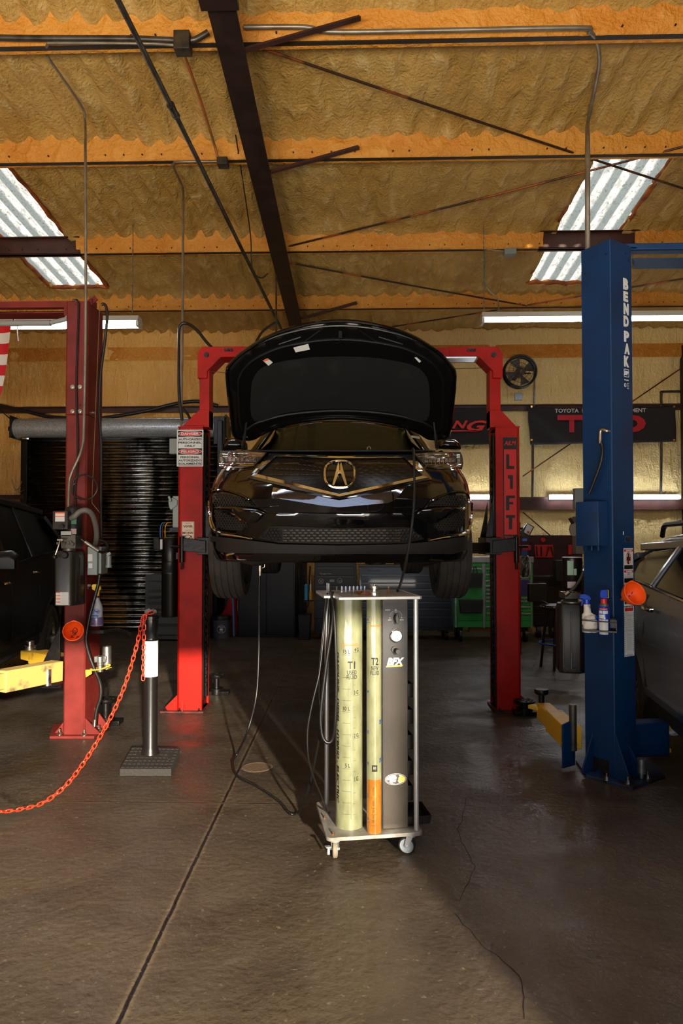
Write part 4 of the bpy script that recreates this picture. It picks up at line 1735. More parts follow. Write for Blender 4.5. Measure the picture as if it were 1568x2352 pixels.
# arms
m = M()
pv = V3(A(-.02, LD + .08, 0))
m.cyl((pv.x, pv.y, .12), (pv.x, pv.y, .42), .024, n=18)
obj('pivot_post', m, STL, BL)
tip = fl(1252, 1640, .2)
m = M()
tp_ = P(1247, 1632, 5.2)
bs_ = V3((pv.x, pv.y, tp_.z - .02))
m.bar(bs_, bs_.lerp(tp_, .62), .12, .15)
ar = obj('arm', m, YEL, BL, bevel=.006, label='yellow swing arm reaching left on the floor')
m = M()
m.bar(bs_.lerp(tp_, .5), tp_, .1, .12)
m.box(tp_ + V3((-.05, .02, .02)), (.08, .09, .03), .6)
obj('arm_extension', m, YEL, ar, bevel=.006)
m = M()
pt_ = P(1243, 1600, 5.22)
m.cyl((pt_.x, pt_.y, tp_.z), (pt_.x, pt_.y, zat(1592, 5.22)), .022, n=16)
m.lathe((pt_.x, pt_.y, zat(1594, 5.22)), (0, 0, 1), [(.03, 0), (.05, .01), (.054, .03), (.05, .045), (0, .045)], 24)
obj('screw_pad', m, GRS, ar)
m = M()                                              # short blue arm folded to the right
q0 = A(LW + .02, .12, 0)
q1 = P(1510, 1710, q0.y + .1)
m.bar((q0.x, q0.y, .2), (q1.x, q0.y + .05, .2), .12, .22)
m.box((q0.x + .03, q0.y, .42), (.02, .1, .18))
ar2 = obj('arm', m, BLU, BL, bevel=.01)
m = M()
m.box((q1.x + .01, q0.y + .05, .27), (.03, .08, .025))
m.box((q1.x + .01, q0.y + .05, .12), (.03, .08, .025))
obj('yellow_stop', m, YEL, ar2, label='yellow stop tab')

# power unit behind the blue column
DPU = 4.75
bpu = thing('hydraulic_power_unit', 'black hydraulic pump, motor and tank hung left of the blue column', 'power unit', P(1315, 1560, DPU))
px0, px1 = P(1284, 1450, DPU).x, P(1348, 1450, DPU).x
py0 = P(1310, 1450, DPU).y
m = M()
z0, z1 = zat(1545, DPU), zat(1386, DPU)
sec = [(px0 + .02, py0), (px0 + .14, py0 - .03), (px1, py0), (px1, py0 + .16), (px0 + .02, py0 + .16), (px0, py0 + .03)]
sc_ = lambda f, z: [((px0 + px1) / 2 + (x - (px0 + px1) / 2) * f, py0 + .07 + (y - py0 - .07) * f, z) for x, y in sec]
m.secs([sc_(.93, z0), sc_(1, z0 + .02), sc_(1, z1 - .04), sc_(.9, z1)])
tank = obj('tank', m, mat('black_poly_tank', (34, 31, 29), .4, bump=.05, bs=40), bpu, bevel=.008)
m = M()
for f in (.06, .42):
    x = px0 + .02 + (px1 - px0 - .05) * f * .9
    yy = py0 - .03 * (f / .55) - .003
    m.tube([(x, yy, z1 - .05), (x, yy, z0 + .04), (x + .03, yy - .004, z0 + .03)], .004, 6)
obj('rib', m, mat('rib_edge', (60, 56, 52), .4), tank)
m = M()
mxx = P(1322, 1320, DPU).x
m.lathe((mxx, py0 + .08, zat(1357, DPU)), (0, 0, 1), [(.06, 0), (.068, .01), (.068, .2), (.069, .205), (.069, .225), (.062, .232)], 28)
mo = obj('motor', m, mat('motor_black', (30, 27, 25), .3, .4), bpu)
m = M()
m.lathe((mxx, py0 + .08, zat(1281, DPU)), (0, 0, 1), [(.07, 0), (.07, .004), (.0, .006)], 28)
obj('bright_rim', m, WHT, bpu, label='pale rim on the motor top')
fr2 = Fr((P(1303, 1321, DPU).x, py0 + .005, zat(1321, DPU)), (1, 0, 0), (0, 0, 1))
m = M()
fr2.rect(m, 0, .042, 0, .1, .002)
fr2.rect(m, .044, .064, 0, .045, .002)
obj('motor_label', m, mat('pale_green_label', (150, 178, 158), .5), bpu)
m = M()
fr2.rect(m, 0, .058, -.09, -.045, .002)
obj('motor_label', m, mat('pink_white_label', (190, 178, 176), .5), bpu)
m = M()
m.bx(P(1297, 1370, DPU).x, P(1332, 1370, DPU).x, py0 - .01, py0 + .14, zat(1375, DPU), zat(1361, DPU))
m.lathe((mxx, py0 + .08, z1 - .01), (0, 0, 1), [(.08, 0), (.08, .02), (.05, .04)], 20)
obj('valve_block', m, mat('pump_body', (110, 106, 98), .4, .7), bpu, bevel=.002)
m = M()
m.tube([P(1349, 1256, 4.62), P(1348, 1280, 4.64), P(1342, 1306, 4.66), P(1332, 1330, 4.68), P(1318, 1350, 4.68), P(1300, 1364, 4.7)], .01, 10, sm=6)
m.tube([P(1362, 1256, 4.58), P(1358, 1280, 4.62), P(1350, 1302, 4.64), P(1346, 1330, 4.68)], .01, 10, sm=6)
obj('hydraulic_hose', m, mat('dusty_hose', (70, 62, 48), .6, col2=(34, 30, 26), ns=12), bpu)
m = M()
m.cyl(P(1345, 1298, 4.64), P(1339, 1310, 4.65), .013, n=10)
m.cyl(P(1306, 1360, 4.68), P(1297, 1367, 4.68), .016, n=10)
obj('hose_fitting', m, ZINC, bpu)
# disconnect behind
dsw = thing('disconnect_switch', 'grey safety switch with round-ended lever left of the blue control box', 'switch', P(1333, 1270, 5.4))
a, b = P(1322, 1272, 5.4), P(1346, 1186, 5.4)
m = M().bx(a.x, b.x + .06, a.y, a.y + .09, a.z, b.z)
obj('enclosure', m, mat('beige_grey_box', (116, 108, 96), .5), dsw, bevel=.004)
m = M()
q = [P(u, v, 5.35) for u, v in ((1312, 1205), (1318, 1199), (1338, 1206), (1342, 1212), (1336, 1224), (1320, 1232), (1314, 1230), (1310, 1216))]
m.prism([(p.x, a.y - .03, p.z) for p in q], (0, .025, 0))
lv = obj('lever_plate', m, mat('beige_grey_plate', (124, 116, 104), .5), dsw, bevel=.003)
m = M()
m.bar(P(1308, 1190, 5.33), P(1315, 1203, 5.33), .022, .02)
obj('grip', m, BLK, lv)
a, b = P(1321, 1168, 5.4), P(1346, 1121, 5.4)
single('junction_box', M().bx(a.x, b.x, a.y, a.y + .07, a.z, b.z), GRYB, 'square grey box left of the blue column above the switch', 'box', bevel=.004)
# ================================================================== LIGHT FIXTURES, PIPES
TUB = mat('lit_tube', (235, 240, 250), .4, emit=(232, 240, 255), es=38)
FIX = mat('fixture_enamel', (206, 206, 198), .4)
GLS = 'shop light fixtures'


def fixture(x0, x1, y, z, label, n=2, drop=None):
    t = thing('shop_light', label, 'light fixture', ((x0 + x1) / 2, y, z), 0, GLS)
    m = M()
    m.prism([(x0, y - .1, z), (x0, y - .06, z + .07), (x0, y + .06, z + .07), (x0, y + .1, z)], (x1 - x0, 0, 0))
    obj('housing', m, FIX, t, bevel=.003)
    for k in range(n):
        yy = y + (-.05 if k == 0 else .05)
        m = M().cyl((x0 + .03, yy, z - .03), (x1 - .03, yy, z - .03), .019, n=12)
        obj('tube', m, TUB, t)
    m = M()
    for xx in (x0 + .015, x1 - .015):
        m.bx(xx - .015, xx + .015, y - .075, y + .075, z - .055, z)
    obj('lamp_holder', m, FIX, t)
    if drop:
        m = M()
        for xx in drop:
            zt_ = zc(y) + .0
            k = int((zt_ - z - .07) / .03)
            for i in range(k):
                zz_ = z + .07 + i * .03
                m.box((xx, y, zz_ + .015), ((.004, .012, .032) if i % 2 else (.012, .004, .032)))
        obj('chain', m, GALV, t)
    return t


D8 = 8.0
yL, zL = P(300, 735, D8).y, zat(738, D8)
zR = zat(727, D8)
fixture(P(-80, 735, D8).x, P(322, 735, D8).x, yL, zL, 'white twin tube light hung on a chain beside the maroon column', 2, [P(304, 735, D8).x])
fixture(P(1106, 735, D8).x, P(1106, 735, D8).x + 2.5, P(1106, 735, D8).y + .05, zR, 'long white shop light running behind the blue column', 1, [P(1113, 735, D8).x])
for (x0, x1, y) in ((-3.9, -1.5, 1.2), (.9, 3.3, 1.2)):
    fixture(x0, x1, y, 4.45, 'twin tube shop light hung over the front bays behind the viewer', 2, [x0 + .1, x1 - .1])
WY = YB - .17
for u0, u1, lab in ((1070, 1133, 'lit strip light on the back wall between the SUV and the right red column'), (1262, 1342, 'lit strip light on the back wall left of the blue column'), (1440, 1561, 'lit strip light on the back wall right of the blue column')):
    a, b = yp(u0, 1142, WY), yp(u1, 1142, WY)
    t = thing('strip_light', lab, 'light fixture', ((a.x + b.x) / 2, WY, a.z), 0, 'back wall strip lights')
    m = M().bx(a.x, b.x, WY + .03, WY + .07, a.z - .035, a.z + .045)
    obj('housing', m, FIX, t)
    m = M().cyl((a.x, WY, a.z), (b.x, WY, a.z), .03, n=12)
    obj('tube', m, TUB, t)

# junction boxes and conduits under the roof
CB = lambda u, v, off=.16: on_ceil(u, v, off)


PU = lambda u, v, k, d=.1: yp(u, v, PURL[k] - d)


def jbox(u, v, w, h, lab, k=3, mt=None):
    p = PU(u, v, k, .11)
    return single('junction_box', M().box((p.x, p.y, p.z), (w, .1, h)), mt or STL, lab, 'junction box', bevel=.004)


JB = mat('foam_spattered_box', (70, 56, 36), .6, .2, col2=(38, 34, 30), ns=14)
PY = PURL[3]
jbox(420, 100, .12, .14, 'dark junction box on the first overhead purlin', 3, JB)
jbox(512, 374, .1, .07, 'small black junction box against the second purlin', 2, JB)
jbox(1170, 580, .14, .07, 'small grey junction box on the purlin right of the rafter', 1, GRYB)
NB = mat('orange_sprayed_pipe', (176, 92, 36), .5, .1, col2=(120, 86, 48), ns=3)


def pipe(pts, r, mt, lab, sm=5, nm='conduit', cat='pipe'):
    return single(nm, M().tube(pts, r, 10, sm=sm), mt, lab, cat)


a = CB(265, -30, .02)
# sprinkler-like galvanised pipe falling from upper left to the centre
pipe([CB(240, -60, -.35), CB(400, 258, -.3), CB(655, 775, -.25)], .021, STL, 'long steel pipe running diagonally below the roof from the top left', 2, 'metal_pipe')
m = M()
p = CB(398, 254, -.3)
q = (CB(655, 775, -.25) - CB(240, -60, -.35)).normalized()
m.cyl(p - q * .05, p + q * .05, .029, n=14)
m.cyl(p - q * .07, p - q * .05, .033, n=14)
m.cyl(p + q * .05, p + q * .07, .033, n=14)
single('pipe_coupling', m, STL, 'pipe coupling midway on the long diagonal steel pipe', 'coupling')
o1 = .02
pipe([PU(-20, 86, 3), PU(70, 88, 3), PU(300, 89, 3), PU(405, 93, 3)], .022, STL, 'thick steel conduit along the first purlin at top left')
pipe([PU(438, 93, 3), PU(450, 90, 3), PU(468, 80, 3), PU(478, 74, 3)], .022, STL, 'short bent conduit between the junction box and the rafter')
DMc = 5.2
pipe([PU(402, 104, 3), PU(330, 100, 3), PU(130, 99, 3), PU(112, 101, 3, .08), PU(105, 112, 3, -.05), CB(108, 128, .08), CB(185, 240, .12), CB(194, 270, .06), CB(196, 300, -.05), P(196, 360, 5.22), P(197, 700, 5.22), P(193, 960, 5.22), P(188, 1030, 5.2), P(165, 1085, 5.19), P(159, 1110, 5.19), P(157, 1168, 5.17)],
     .011, EMT, 'thin grey conduit bending down from the roof along the maroon column to its pump')
pipe([PU(498, 371, 2), PU(410, 372, 2), PU(400, 375, 2, .05), PU(398, 384, 2, -.08), CB(415, 420, .1), CB(420, 436, .04), P(420.5, 470, 6.5), P(419, 730, 6.35), P(416, 985, 6.22)],
     .012, EMT, 'thin grey conduit dropping from the roof to the left red column')
pipe([CB(425, 130, .12), CB(460, 230, .12), CB(490, 325, .06), PU(501, 366, 2)], .012, NB, 'orange foam-sprayed conduit between the two dark junction boxes')
pipe([PU(560, 62, 3), PU(700, 62, 3), PU(760, 73, 3), PU(1000, 70, 3), PU(1325, 64, 3), PU(1352, 72, 3, .06), PU(1370, 95, 3, -.08), CB(1376, 140, .08), CB(1368, 190, .12), CB(1350, 280, .06), P(1349, 330, 4.6), P(1349, 560, 4.5), P(1349, 600, 4.5)],
     .017, EMT, 'grey conduit along the purlin bending down to the blue column top', 6)
pipe([PU(1160, 577, 1), PU(1120, 574, 1), PU(1112, 580, 1, .05), P(1112, 600, 8.1), P(1113, 650, 8.05), P(1125, 670, 8.05), P(1142, 685, 8.05), P(1145, 712, 8.05)], .008, EMT, 'thin conduit looping down to the right shop light')
pipe([CB(541, 310, .1), CB(558, 420, -.05), P(575, 540, 6.6), P(577, 600, 6.6), P(584, 628, 6.6), P(600, 638, 6.55), P(615, 628, 6.5)], .006, HOSE, 'thin black cable hanging beside the rafter', 6, 'cable', 'cable')
pipe([P(634, 632, 7.5), P(634, 700, 7.4), P(634, 775, 7.3)], .01, STL, 'thin dark rod hanging left of the rafter foot', 2)
pipe([P(632, 741, 6.9), P(618, 750, 6.8), P(600, 765, 6.6), P(583, 796, 6.3)], .013, HOSE, 'black cable drooping to the red crossbeam', 5, 'cable', 'cable')
pipe([P(418, 965, 6.1), P(411, 900, 6.1), P(411, 770, 6.15), P(416, 745, 6.15), P(432, 744, 6.15), P(452, 758, 6.12), P(472, 783, 6.1), P(485, 797, 6.08)], .014, HOSE, 'black hose arching beside the left red column head', 6, 'hose', 'hose')
pipe([P(417, 936, 6.2), P(430, 950, 6.2), P(438, 968, 6.15), P(442, 990, 6.1)], .012, HOSE, 'short black hose behind the left red gusset', 5, 'hose', 'hose')
W_ = YB - .18
pipe([yp(-15, 928, W_), yp(60, 945, W_), yp(110, 957, W_), yp(165, 960, W_), yp(235, 960, W_), yp(330, 945, W_), yp(400, 928, W_), yp(455, 922, W_), yp(500, 932, W_)], .03, HOSE, 'thick black hose drooping along the girt above the roll-up door', 6, 'hose', 'hose')
pipe([yp(0, 942, W_), yp(36, 973, W_ - .1)], .008, HOSE, 'thin black wire slanting down to the door hood end', 1, 'wire', 'wire')
for u, v0, v1, lab, ex_ in ((1227, 868, 936, 'conduit dropping from the wall fan', []), (1223, 1012, 1142, 'vertical conduit under the left corner of the right banner', []), (1518, 1010, 1136, 'vertical conduit below the right banner', [])):
    pipe([yp(u, v0, YB - .1), yp(u, (v0 + v1) / 2, YB - .1), yp(u - 1, v1, YB - .1)], .02 if v0 > 900 else .014, GALV if v0 < 900 else STL, lab, 2)
pipe([yp(1518, 935, YB - .1), yp(1518, 905, YB - .1), yp(1520, 900, YB - .1), yp(1562, 899, YB - .1)], .02, STL, 'black pipe elbow above the right banner', 4)
pipe([P(478, 852, 6.1), P(530, 858, 6.1), P(1126, 845, 6.1)], .003, STL, 'thin cable stretched under the red crossbeam', 1, 'wire', 'wire')
# tree-like sprayed wires at left wall
pipe([yp(27, 1100, W_), yp(35, 1125, W_), yp(45, 1118, W_), yp(50, 1105, W_), yp(42, 1130, W_), yp(56, 1125, W_)], .006, EMT, 'tangle of thin wires on the left part of the back wall', 5, 'wire', 'wire')
# ================================================================== CARS
PAINT = mat('black_car_paint', (7, 7, 8), .09, spec=.6, coat=1.)
GLSS = mat('car_glass', (8, 9, 9), .05, spec=.3)
PAINT2 = mat('dark_car_paint', (8, 7, 7), .32, spec=.3)
GL2 = mat('tinted_glass', (5, 5, 5), .3, spec=.12)
PLA = mat('grey_black_valance', (34, 32, 30), .55, bump=.08, bs=80)
HON = mat('honeycomb_plastic', (22, 20, 19), .42)
TIRE = mat('tyre_rubber', (42, 38, 34), .8, col2=(54, 48, 42), ns=10, bump=.15, bs=60)
RIMM = mat('alloy_wheel', (120, 112, 98), .4, .7)
DARK = mat('engine_bay_dark', (12, 12, 12), .6)


def lerp_tab(tab, x):
    if x <= tab[0][0]:
        return tab[0][1]
    for (a, b), (c_, d_) in zip(tab, tab[1:]):
        if x <= c_:
            return b + (d_ - b) * (x - a) / (c_ - a)
    return tab[-1][1]


def wheel(par, cx, cy, cz, side, r=.365, w=.235, tread=True):
    """side = +1: outer face looks towards +x"""
    m = M()
    h = w / 2
    prof = [(r * .66, -h * .82), (r * .72, -h * .96), (r * .84, -h), (r * .93, -h * .94), (r * .975, -h * .8)]
    if tread:
        gro = [-.56, -.2, .2, .56]
        for g_ in gro:
            prof += [(r * .995, h * (g_ - .05)), (r * .972, h * (g_ - .045)), (r * .972, h * (g_ + .045)), (r * .995, h * (g_ + .05))]
    prof += [(r * .975, h * .8), (r * .93, h * .94), (r * .84, h), (r * .72, h * .96), (r * .66, h * .82), (r * .62, h * .4), (r * .62, -h * .4), (r * .66, -h * .82)]
    m.lathe((cx, cy, cz), (1, 0, 0), prof, 56, cap=False)
    wh = obj('wheel', m, TIRE, par, local=True, smooth=30)
    m = M()
    o = side
    m.lathe((cx, cy, cz), (side, 0, 0), [(r * .66, -h * .75), (r * .6, -h * .6), (r * .58, h * .2), (r * .64, h * .75), (r * .67, h * .8), (r * .67, -h * .75)], 40, cap=False)
    m.cyl((cx + o * h * .3, cy, cz), (cx + o * h * .55, cy, cz), r * .14, n=20)
    for k in range(10):
        a = k * 2 * PI / 10
        m.bar((cx + o * h * .45, cy + math.cos(a) * r * .1, cz + math.sin(a) * r * .1), (cx + o * h * .6, cy + math.cos(a) * r * .63, cz + math.sin(a) * r * .63), .02, .035, (1, 0, 0))
    obj('rim', m, RIMM, wh, local=True)
    m = M()
    m.cyl((cx - o * h * .6, cy, cz), (cx + o * h * .1, cy, cz), r * .42, n=28)
    obj('brake_disc', m, mat('rusty_disc', (84, 70, 56), .5, .6), wh, local=True)
    return wh


def body_rows(prof, xs=None):
    pass


def hexpatch(m, inside, fn, s, u0, u1, v0, v1, r=.0022):
    """honeycomb ribs over a px region"""
    dx, dy = s * 1.732, s * 1.5
    row = 0
    v = v0
    while v < v1:
        u = u0 + (dx / 2 if row % 2 else 0)
        while u < u1:
            if inside(u, v):
                pts = [fn(u + s * .93 * math.cos(PI / 6 + k * PI / 3), v + s * .93 * math.sin(PI / 6 + k * PI / 3)) for k in range(6)]
                m.tube(pts, r, 4, closed=True)
            u += dx
        v += dy
        row += 1
    return m


def inpoly(poly):
    n = len(poly)

    def f(x, y):
        c = False
        for i in range(n):
            x1, y1 = poly[i]
            x2, y2 = poly[(i + 1) % n]
            if (y1 > y) != (y2 > y) and x < (x2 - x1) * (y - y1) / (y2 - y1) + x1:
                c = not c
        return c
    return f


# ---------------- the raised black SUV, nose to the viewer -------------------
DF = 4.2
ro = P(781, 1243, DF)
ZT0 = zat(1374, 5.13)                                # tyre bottom
suv = thing('raised_suv', 'black SUV with raised hood held up on the red lift', 'car', (ro.x, ro.y, ZT0), YAW)
WS = wmat(suv)
WSI = WS.inverted()
PLAN = [(0, 0), (.15, .004), (.3, .02), (.45, .055), (.58, .10), (.7, .17), (.78, .24), (.84, .32), (.88, .40), (.915, .50), (.945, .66), (.95, .85)]
PRF = [(.20, .3), (.25, .24), (.30, .17), (.34, .14), (.40, .115), (.5, .075), (.6, .035), (.7, .0), (.75, 0), (.8, .012), (.88, .045), (.93, .085), (.96, .13), (1.0, .2)]
WID = [(.2, .93), (.3, .985), (.45, 1.), (.7, .985), (.82, .96), (.93, .915), (1., .88)]


def fy(x, z):                                        # fascia depth in local space (z above tyre bottom)
    return lerp_tab(PLAN, abs(x) / lerp_tab(WID, z)) + lerp_tab(PRF, z)


def FX(u, v, off=0.):
    """px -> local point on the nose surface, pulled towards the viewer by off"""
    d = ray(u, v)
    D = DF + .15
    for _ in range(40):
        q = WSI @ (CAMP + d * (D / d.dot(FWD)))
        D2 = DF + fy(q.x, q.z)
        D += (D2 - D) * .5
    q = WSI @ (CAMP + d * (D / d.dot(FWD)))
    return V3((q.x, q.y - off, q.z))


ZU = lambda v, D=4.25: zat(v, D) - ZT0
# main nose skin
m = M()
zs = [.29, .31, .34, .38, .43, .5, .57, .64, .7, .76, .82, .86, .9, .925]
nz_ = len(zs)
tabx = [x / 40 for x in range(-40, 41)]


def nose(a, b):
    k = b * (nz_ - 1)
    i = min(int(k), nz_ - 2)
    z = zs[i] + (zs[i + 1] - zs[i]) * (k - i)
    t = -1 + 2 * a
    s_ = abs(t)
    x = .95 * math.sin(s_ * PI / 2) ** .92 * (1 if t > 0 else -1) * lerp_tab(WID, z)
    return (x, fy(x, z) if s_ < .985 else .85 + lerp_tab(PRF, z) * .3, z)


m.grid(nose, 97, 40)
obj('bumper', m, PAINT, suv, local=True, smooth=60)
# body side shells and rear (behind the nose)
ZQ = .105                                            # suspension droop: body sits higher over the wheels
SUV_Y = [.62, .9, 1.3, 1.75, 2.2, 3.0, 3.7, 4.2, 4.6]
m = M()
for s in (-1, 1):
    rows = []
    arches = (.93 - .0, 3.68)
    n = 90
    g = []
    for i in range(n + 1):
        y = .6 + (4.62 - .6) * i / n
        zl = .36
        for ya in arches:
            d = abs(y - ya)
            if d < .43:
                zl = max(zl, ZQ + .365 + math.sqrt(.43 ** 2 - d * d) * .93)
        zt = lerp_tab([(.6, .93), (1.2, 1.0), (1.8, 1.08), (3.6, 1.16), (4.4, 1.2), (4.62, 1.18)], y)
        wd = lerp_tab([(.6, .925), (.9, .95), (3.9, .95), (4.3, .91), (4.62, .8)], y)
        r = []
        for j in range(7):
            t = j / 6
            z = zl + (zt - zl) * t
            f = lerp_tab([(0, .985), (.25, 1), (.6, .985), (.85, .955), (1, .9)], (z - .36) / (zt - .36) if zt > .36 else 0)
            r.append(m.bm.verts.new((s * wd * f, y, z)))
        g.append(r)
    for i in range(n):
        for j in range(6):
            m.face([g[i][j], g[i + 1][j], g[i + 1][j + 1], g[i][j + 1]])
obj('body_side', m, PAINT, suv, local=True, smooth=50, solid=.02)
m = M()
m.grid(lambda a, b: ((-.8 + 1.6 * a), 4.6 + .1 * math.sin(a * PI) - .15 * max(0, b - .6), .35 + .85 * b), 12, 8)
obj('tailgate', m, PAINT, suv, local=True, solid=.02)
# underbody and engine bay
m = M()
m.bx(-.62, .62, .5, 4.4, .34, .42)
m.bx(-.5, .5, .75, 1.6, .28, .36)
m.bx(-.14, .14, 1.5, 4.2, .3, .36)
m.bx(-.6, .6, 3.5, 3.85, .28, .36)
obj('underbody', m, DARK, suv, local=True, bevel=.02)
m = M()
m.bx(-.78, .78, .3, .5, .5, .9)
m.bx(-.7, .7, .5, 1.5, .6, .84)
m.bx(-.82, .82, 1.48, 1.62, .6, 1.04)
m.bx(-.36, .36, .75, 1.3, .8, .92)
obj('engine_bay', m, DARK, suv, local=True, bevel=.02)
m = M()
for u in (847,):
    p = WSI @ P(u, 1040, 4.75)
    m.lathe((p.x, p.y, p.z - .03), (0, 0, 1), [(.03, 0), (.035, .02), (.03, .028), (.012, .035), (.012, .04)], 16)
    m.tube([(p.x - .01, p.y, p.z + .01), (p.x - .012, p.y, p.z + .03), (p.x, p.y, p.z + .045), (p.x + .012, p.y, p.z + .03), (p.x + .01, p.y, p.z + .01)], .003, 6, sm=3)
obj('brake_fluid_adapter', m, ALU, suv, local=True, label='silver bleeder cap on the reservoir')
m = M()
p = WSI @ P(875, 1040, 4.8)
m.box((p.x, p.y, p.z), (.075, .04, .014))
m.box((p.x + .02, p.y, p.z + .012), (.03, .03, .012))
obj('battery_terminal_cover', m, REDP, suv, local=True, bevel=.003)
# roof, pillars, glass
RF = [(1.62, 1.02, .76), (1.75, 1.1, .74), (2.3, 1.53, .62), (2.7, 1.62, .6), (3.6, 1.61, .59), (4.2, 1.5, .57), (4.5, 1.2, .68)]


def roofsec(a, b, inset=0.):
    k = a * (len(RF) - 1)
    i = min(int(k), len(RF) - 2)
    t = k - i
    y = RF[i][0] + (RF[i + 1][0] - RF[i][0]) * t
    z = RF[i][1] + (RF[i + 1][1] - RF[i][1]) * t
    w_ = RF[i][2] + (RF[i + 1][2] - RF[i][2]) * t
    x = (-1 + 2 * b)
    return (x * (w_ - inset), y + .12 * x * x * (1 if y < 2.6 else 0), z - .05 * x * x + ZQ * .3)


m = M()
m.grid(lambda a, b: roofsec(.36 + a * .49, b), 14, 13)
obj('roof', m, PAINT, suv, local=True, solid=.03)
m = M()
m.grid(lambda a, b: roofsec(a * .37, b), 14, 13)
WG = mat('windshield_glass', (96, 92, 62), .03, spec=.8, trans=.55, ior=1.1)
ws_ = obj('windshield', m, WG, suv, local=True, solid=.005)
m = M()
m.grid(lambda a, b: roofsec(.85 + a * .15, b), 6, 13)
obj('rear_window', m, GLSS, suv, local=True, solid=.005)
for s in (-1, 1):
    m = M()
    for ya, yb_ in ((1.95, 2.62), (2.7, 3.35), (3.45, 4.0)):
        za, zb_ = lerp_tab([(1.8, 1.12), (3.6, 1.2), (4.2, 1.25)], ya), lerp_tab([(1.8, 1.12), (3.6, 1.2), (4.2, 1.25)], yb_)
        zr = lerp_tab([(1.9, 1.3), (2.4, 1.55), (2.7, 1.58), (3.6, 1.58), (4.2, 1.46)], ya)
        zr2 = lerp_tab([(1.9, 1.3), (2.4, 1.55), (2.7, 1.58), (3.6, 1.58), (4.2, 1.46)], yb_)
        m.prism([(s * .86, ya, za), (s * .86, yb_, zb_), (s * .63, yb_, zr2), (s * .63, ya, zr)], (s * .01, 0, 0))
    obj('side_window', m, GLSS, suv, local=True)
for s in (-1, 1):
    m = M()
    m.bar((s * .84, 1.66, 1.06), (s * .63, 2.32, 1.56), .06, .05)
    m.bar((s * .875, 2.66, 1.12), (s * .63, 2.68, 1.62), .07, .05)
    m.bar((s * .875, 3.4, 1.16), (s * .63, 3.42, 1.62), .07, .05)
    m.bar((s * .86, 4.1, 1.2), (s * .6, 4.0, 1.55), .2, .05)
    m.bar((s * .63, 2.3, 1.58), (s * .62, 4.1, 1.58), .05, .06)
    obj('pillar', m, PAINT, suv, local=True, bevel=.01)
m = M()                                              # cabin: seats, dash, steering wheel
m.bx(-.74, .74, 1.75, 2.1, .8, 1.08)
for x in (-.36, .36):
    m.box((x, 2.65, .95), (.5, .5, .3))
    m.box((x, 2.95, 1.2), (.48, .14, .6), Matrix.Rotation(-.2, 3, 'X'))
    m.box((x, 3.0, 1.5), (.26, .1, .16))
m.box((0, 3.7, 1.15), (1.2, .15, .6))
obj('cabin', m, DARK, suv, local=True, bevel=.02)
m = M()
for s in (0,):
    p = [WSI @ P(u, v, 5.95) for u, v in ((944, 1000), (964, 1003), (964, 1008), (944, 1005))]
m.prism([V3(q) + V3((0, 0, 0)) for q in p], (0, .002, 0))
obj('windshield_sticker', m, WHT, suv, local=True)
# mirrors
for (u0, u1, u2, s) in ((512, 564, 560, -1), (1006, 1060, 1010, 1)):
    m = M()
    q = [(u0, 1030), (u0 + 4, 1012), (u0 + 14, 1006), (u1 - 6, 1006 if s < 0 else 1012), (u1, 1016), (u1, 1032)]
    if s > 0:
        q = [(1006, 1030), (1006, 1012), (1014, 1008), (1046, 1010), (1056, 1018), (1060, 1032)]
    pts = [WSI @ P(u, v, 5.95) for u, v in q]
    a = [(p.x, 1.72, p.z) for p in pts]
    cx = sum(p[0] for p in a) / 6
    cz = sum(p[2] for p in a) / 6
    sc2 = lambda f, y: [(cx + (p[0] - cx) * f, y, cz + (p[2] - cz) * f) for p in a]
    m.secs([sc2(.55, 1.7), sc2(.92, 1.73), sc2(1, 1.78), sc2(1, 1.88)])
    m.bar((cx - s * .06, 1.82, cz - .06), (s * .84, 1.8, 1.1), .06, .03)
    obj('side_mirror', m, PAINT, suv, local=True, smooth=60, bevel=.006)
# wheels
for s in (-1, 1):
    for y, zo in ((.93, 0), (3.68, -.0 + .055)):
        wheel(suv, s * .815, y, .365 + zo, s)
m = M()
for s in (-1, 1):
    m.tube([(s * .7, .93, .36), (s * .45, .98, .3), (s * .2, 1.0, .32)], .03, 10, sm=4)
    m.cyl((s * .62, .98, .4), (s * .58, 1.0, .8), .05, n=14)
    m.tube([(s * .7, 3.68, .4), (s * .3, 3.7, .3)], .035, 10)
obj('suspension_arm', m, GRS, suv, local=True)

# ---- grille --------------------------------------------------------------
inner = [(634, 1049), (779, 1053), (928, 1052), (970, 1093), (779, 1135), (590, 1089)]
outer = [(620, 1042), (779, 1046), (946, 1044), (991, 1101), (779, 1146), (569, 1098)]
m = M()
m.patch(inner, lambda u, v: FX(u, v, .004), 14)
gr = obj('grille', m, mat('grille_black', (10, 10, 10), .3), suv, local=True)
m = M()
for i in range(6):
    j = (i + 1) % 6
    k = 8
    for q in range(k):
        t0, t1 = q / k, (q + 1) / k
        L_ = lambda a, b, t: (a[0] + (b[0] - a[0]) * t, a[1] + (b[1] - a[1]) * t)
        o0, o1 = L_(outer[i], outer[j], t0), L_(outer[i], outer[j], t1)
        i0, i1 = L_(inner[i], inner[j], t0), L_(inner[i], inner[j], t1)
        mid0, mid1 = L_(o0, i0, .45), L_(o1, i1, .45)
        prof = [[FX(*o0, .0), FX(*o0, .016), FX(*mid0, .03), FX(*i0, .02), FX(*i0, .0)], [FX(*o1, .0), FX(*o1, .016), FX(*mid1, .03), FX(*i1, .02), FX(*i1, .0)]]
        A_ = [m.bm.verts.new(p) for p in prof[0]]
        B_ = [m.bm.verts.new(p) for p in prof[1]]
        for w in range(4):
            m.face([A_[w], A_[w + 1], B_[w + 1], B_[w]])
bmesh.ops.remove_doubles(m.bm, verts=m.bm.verts, dist=.0008)
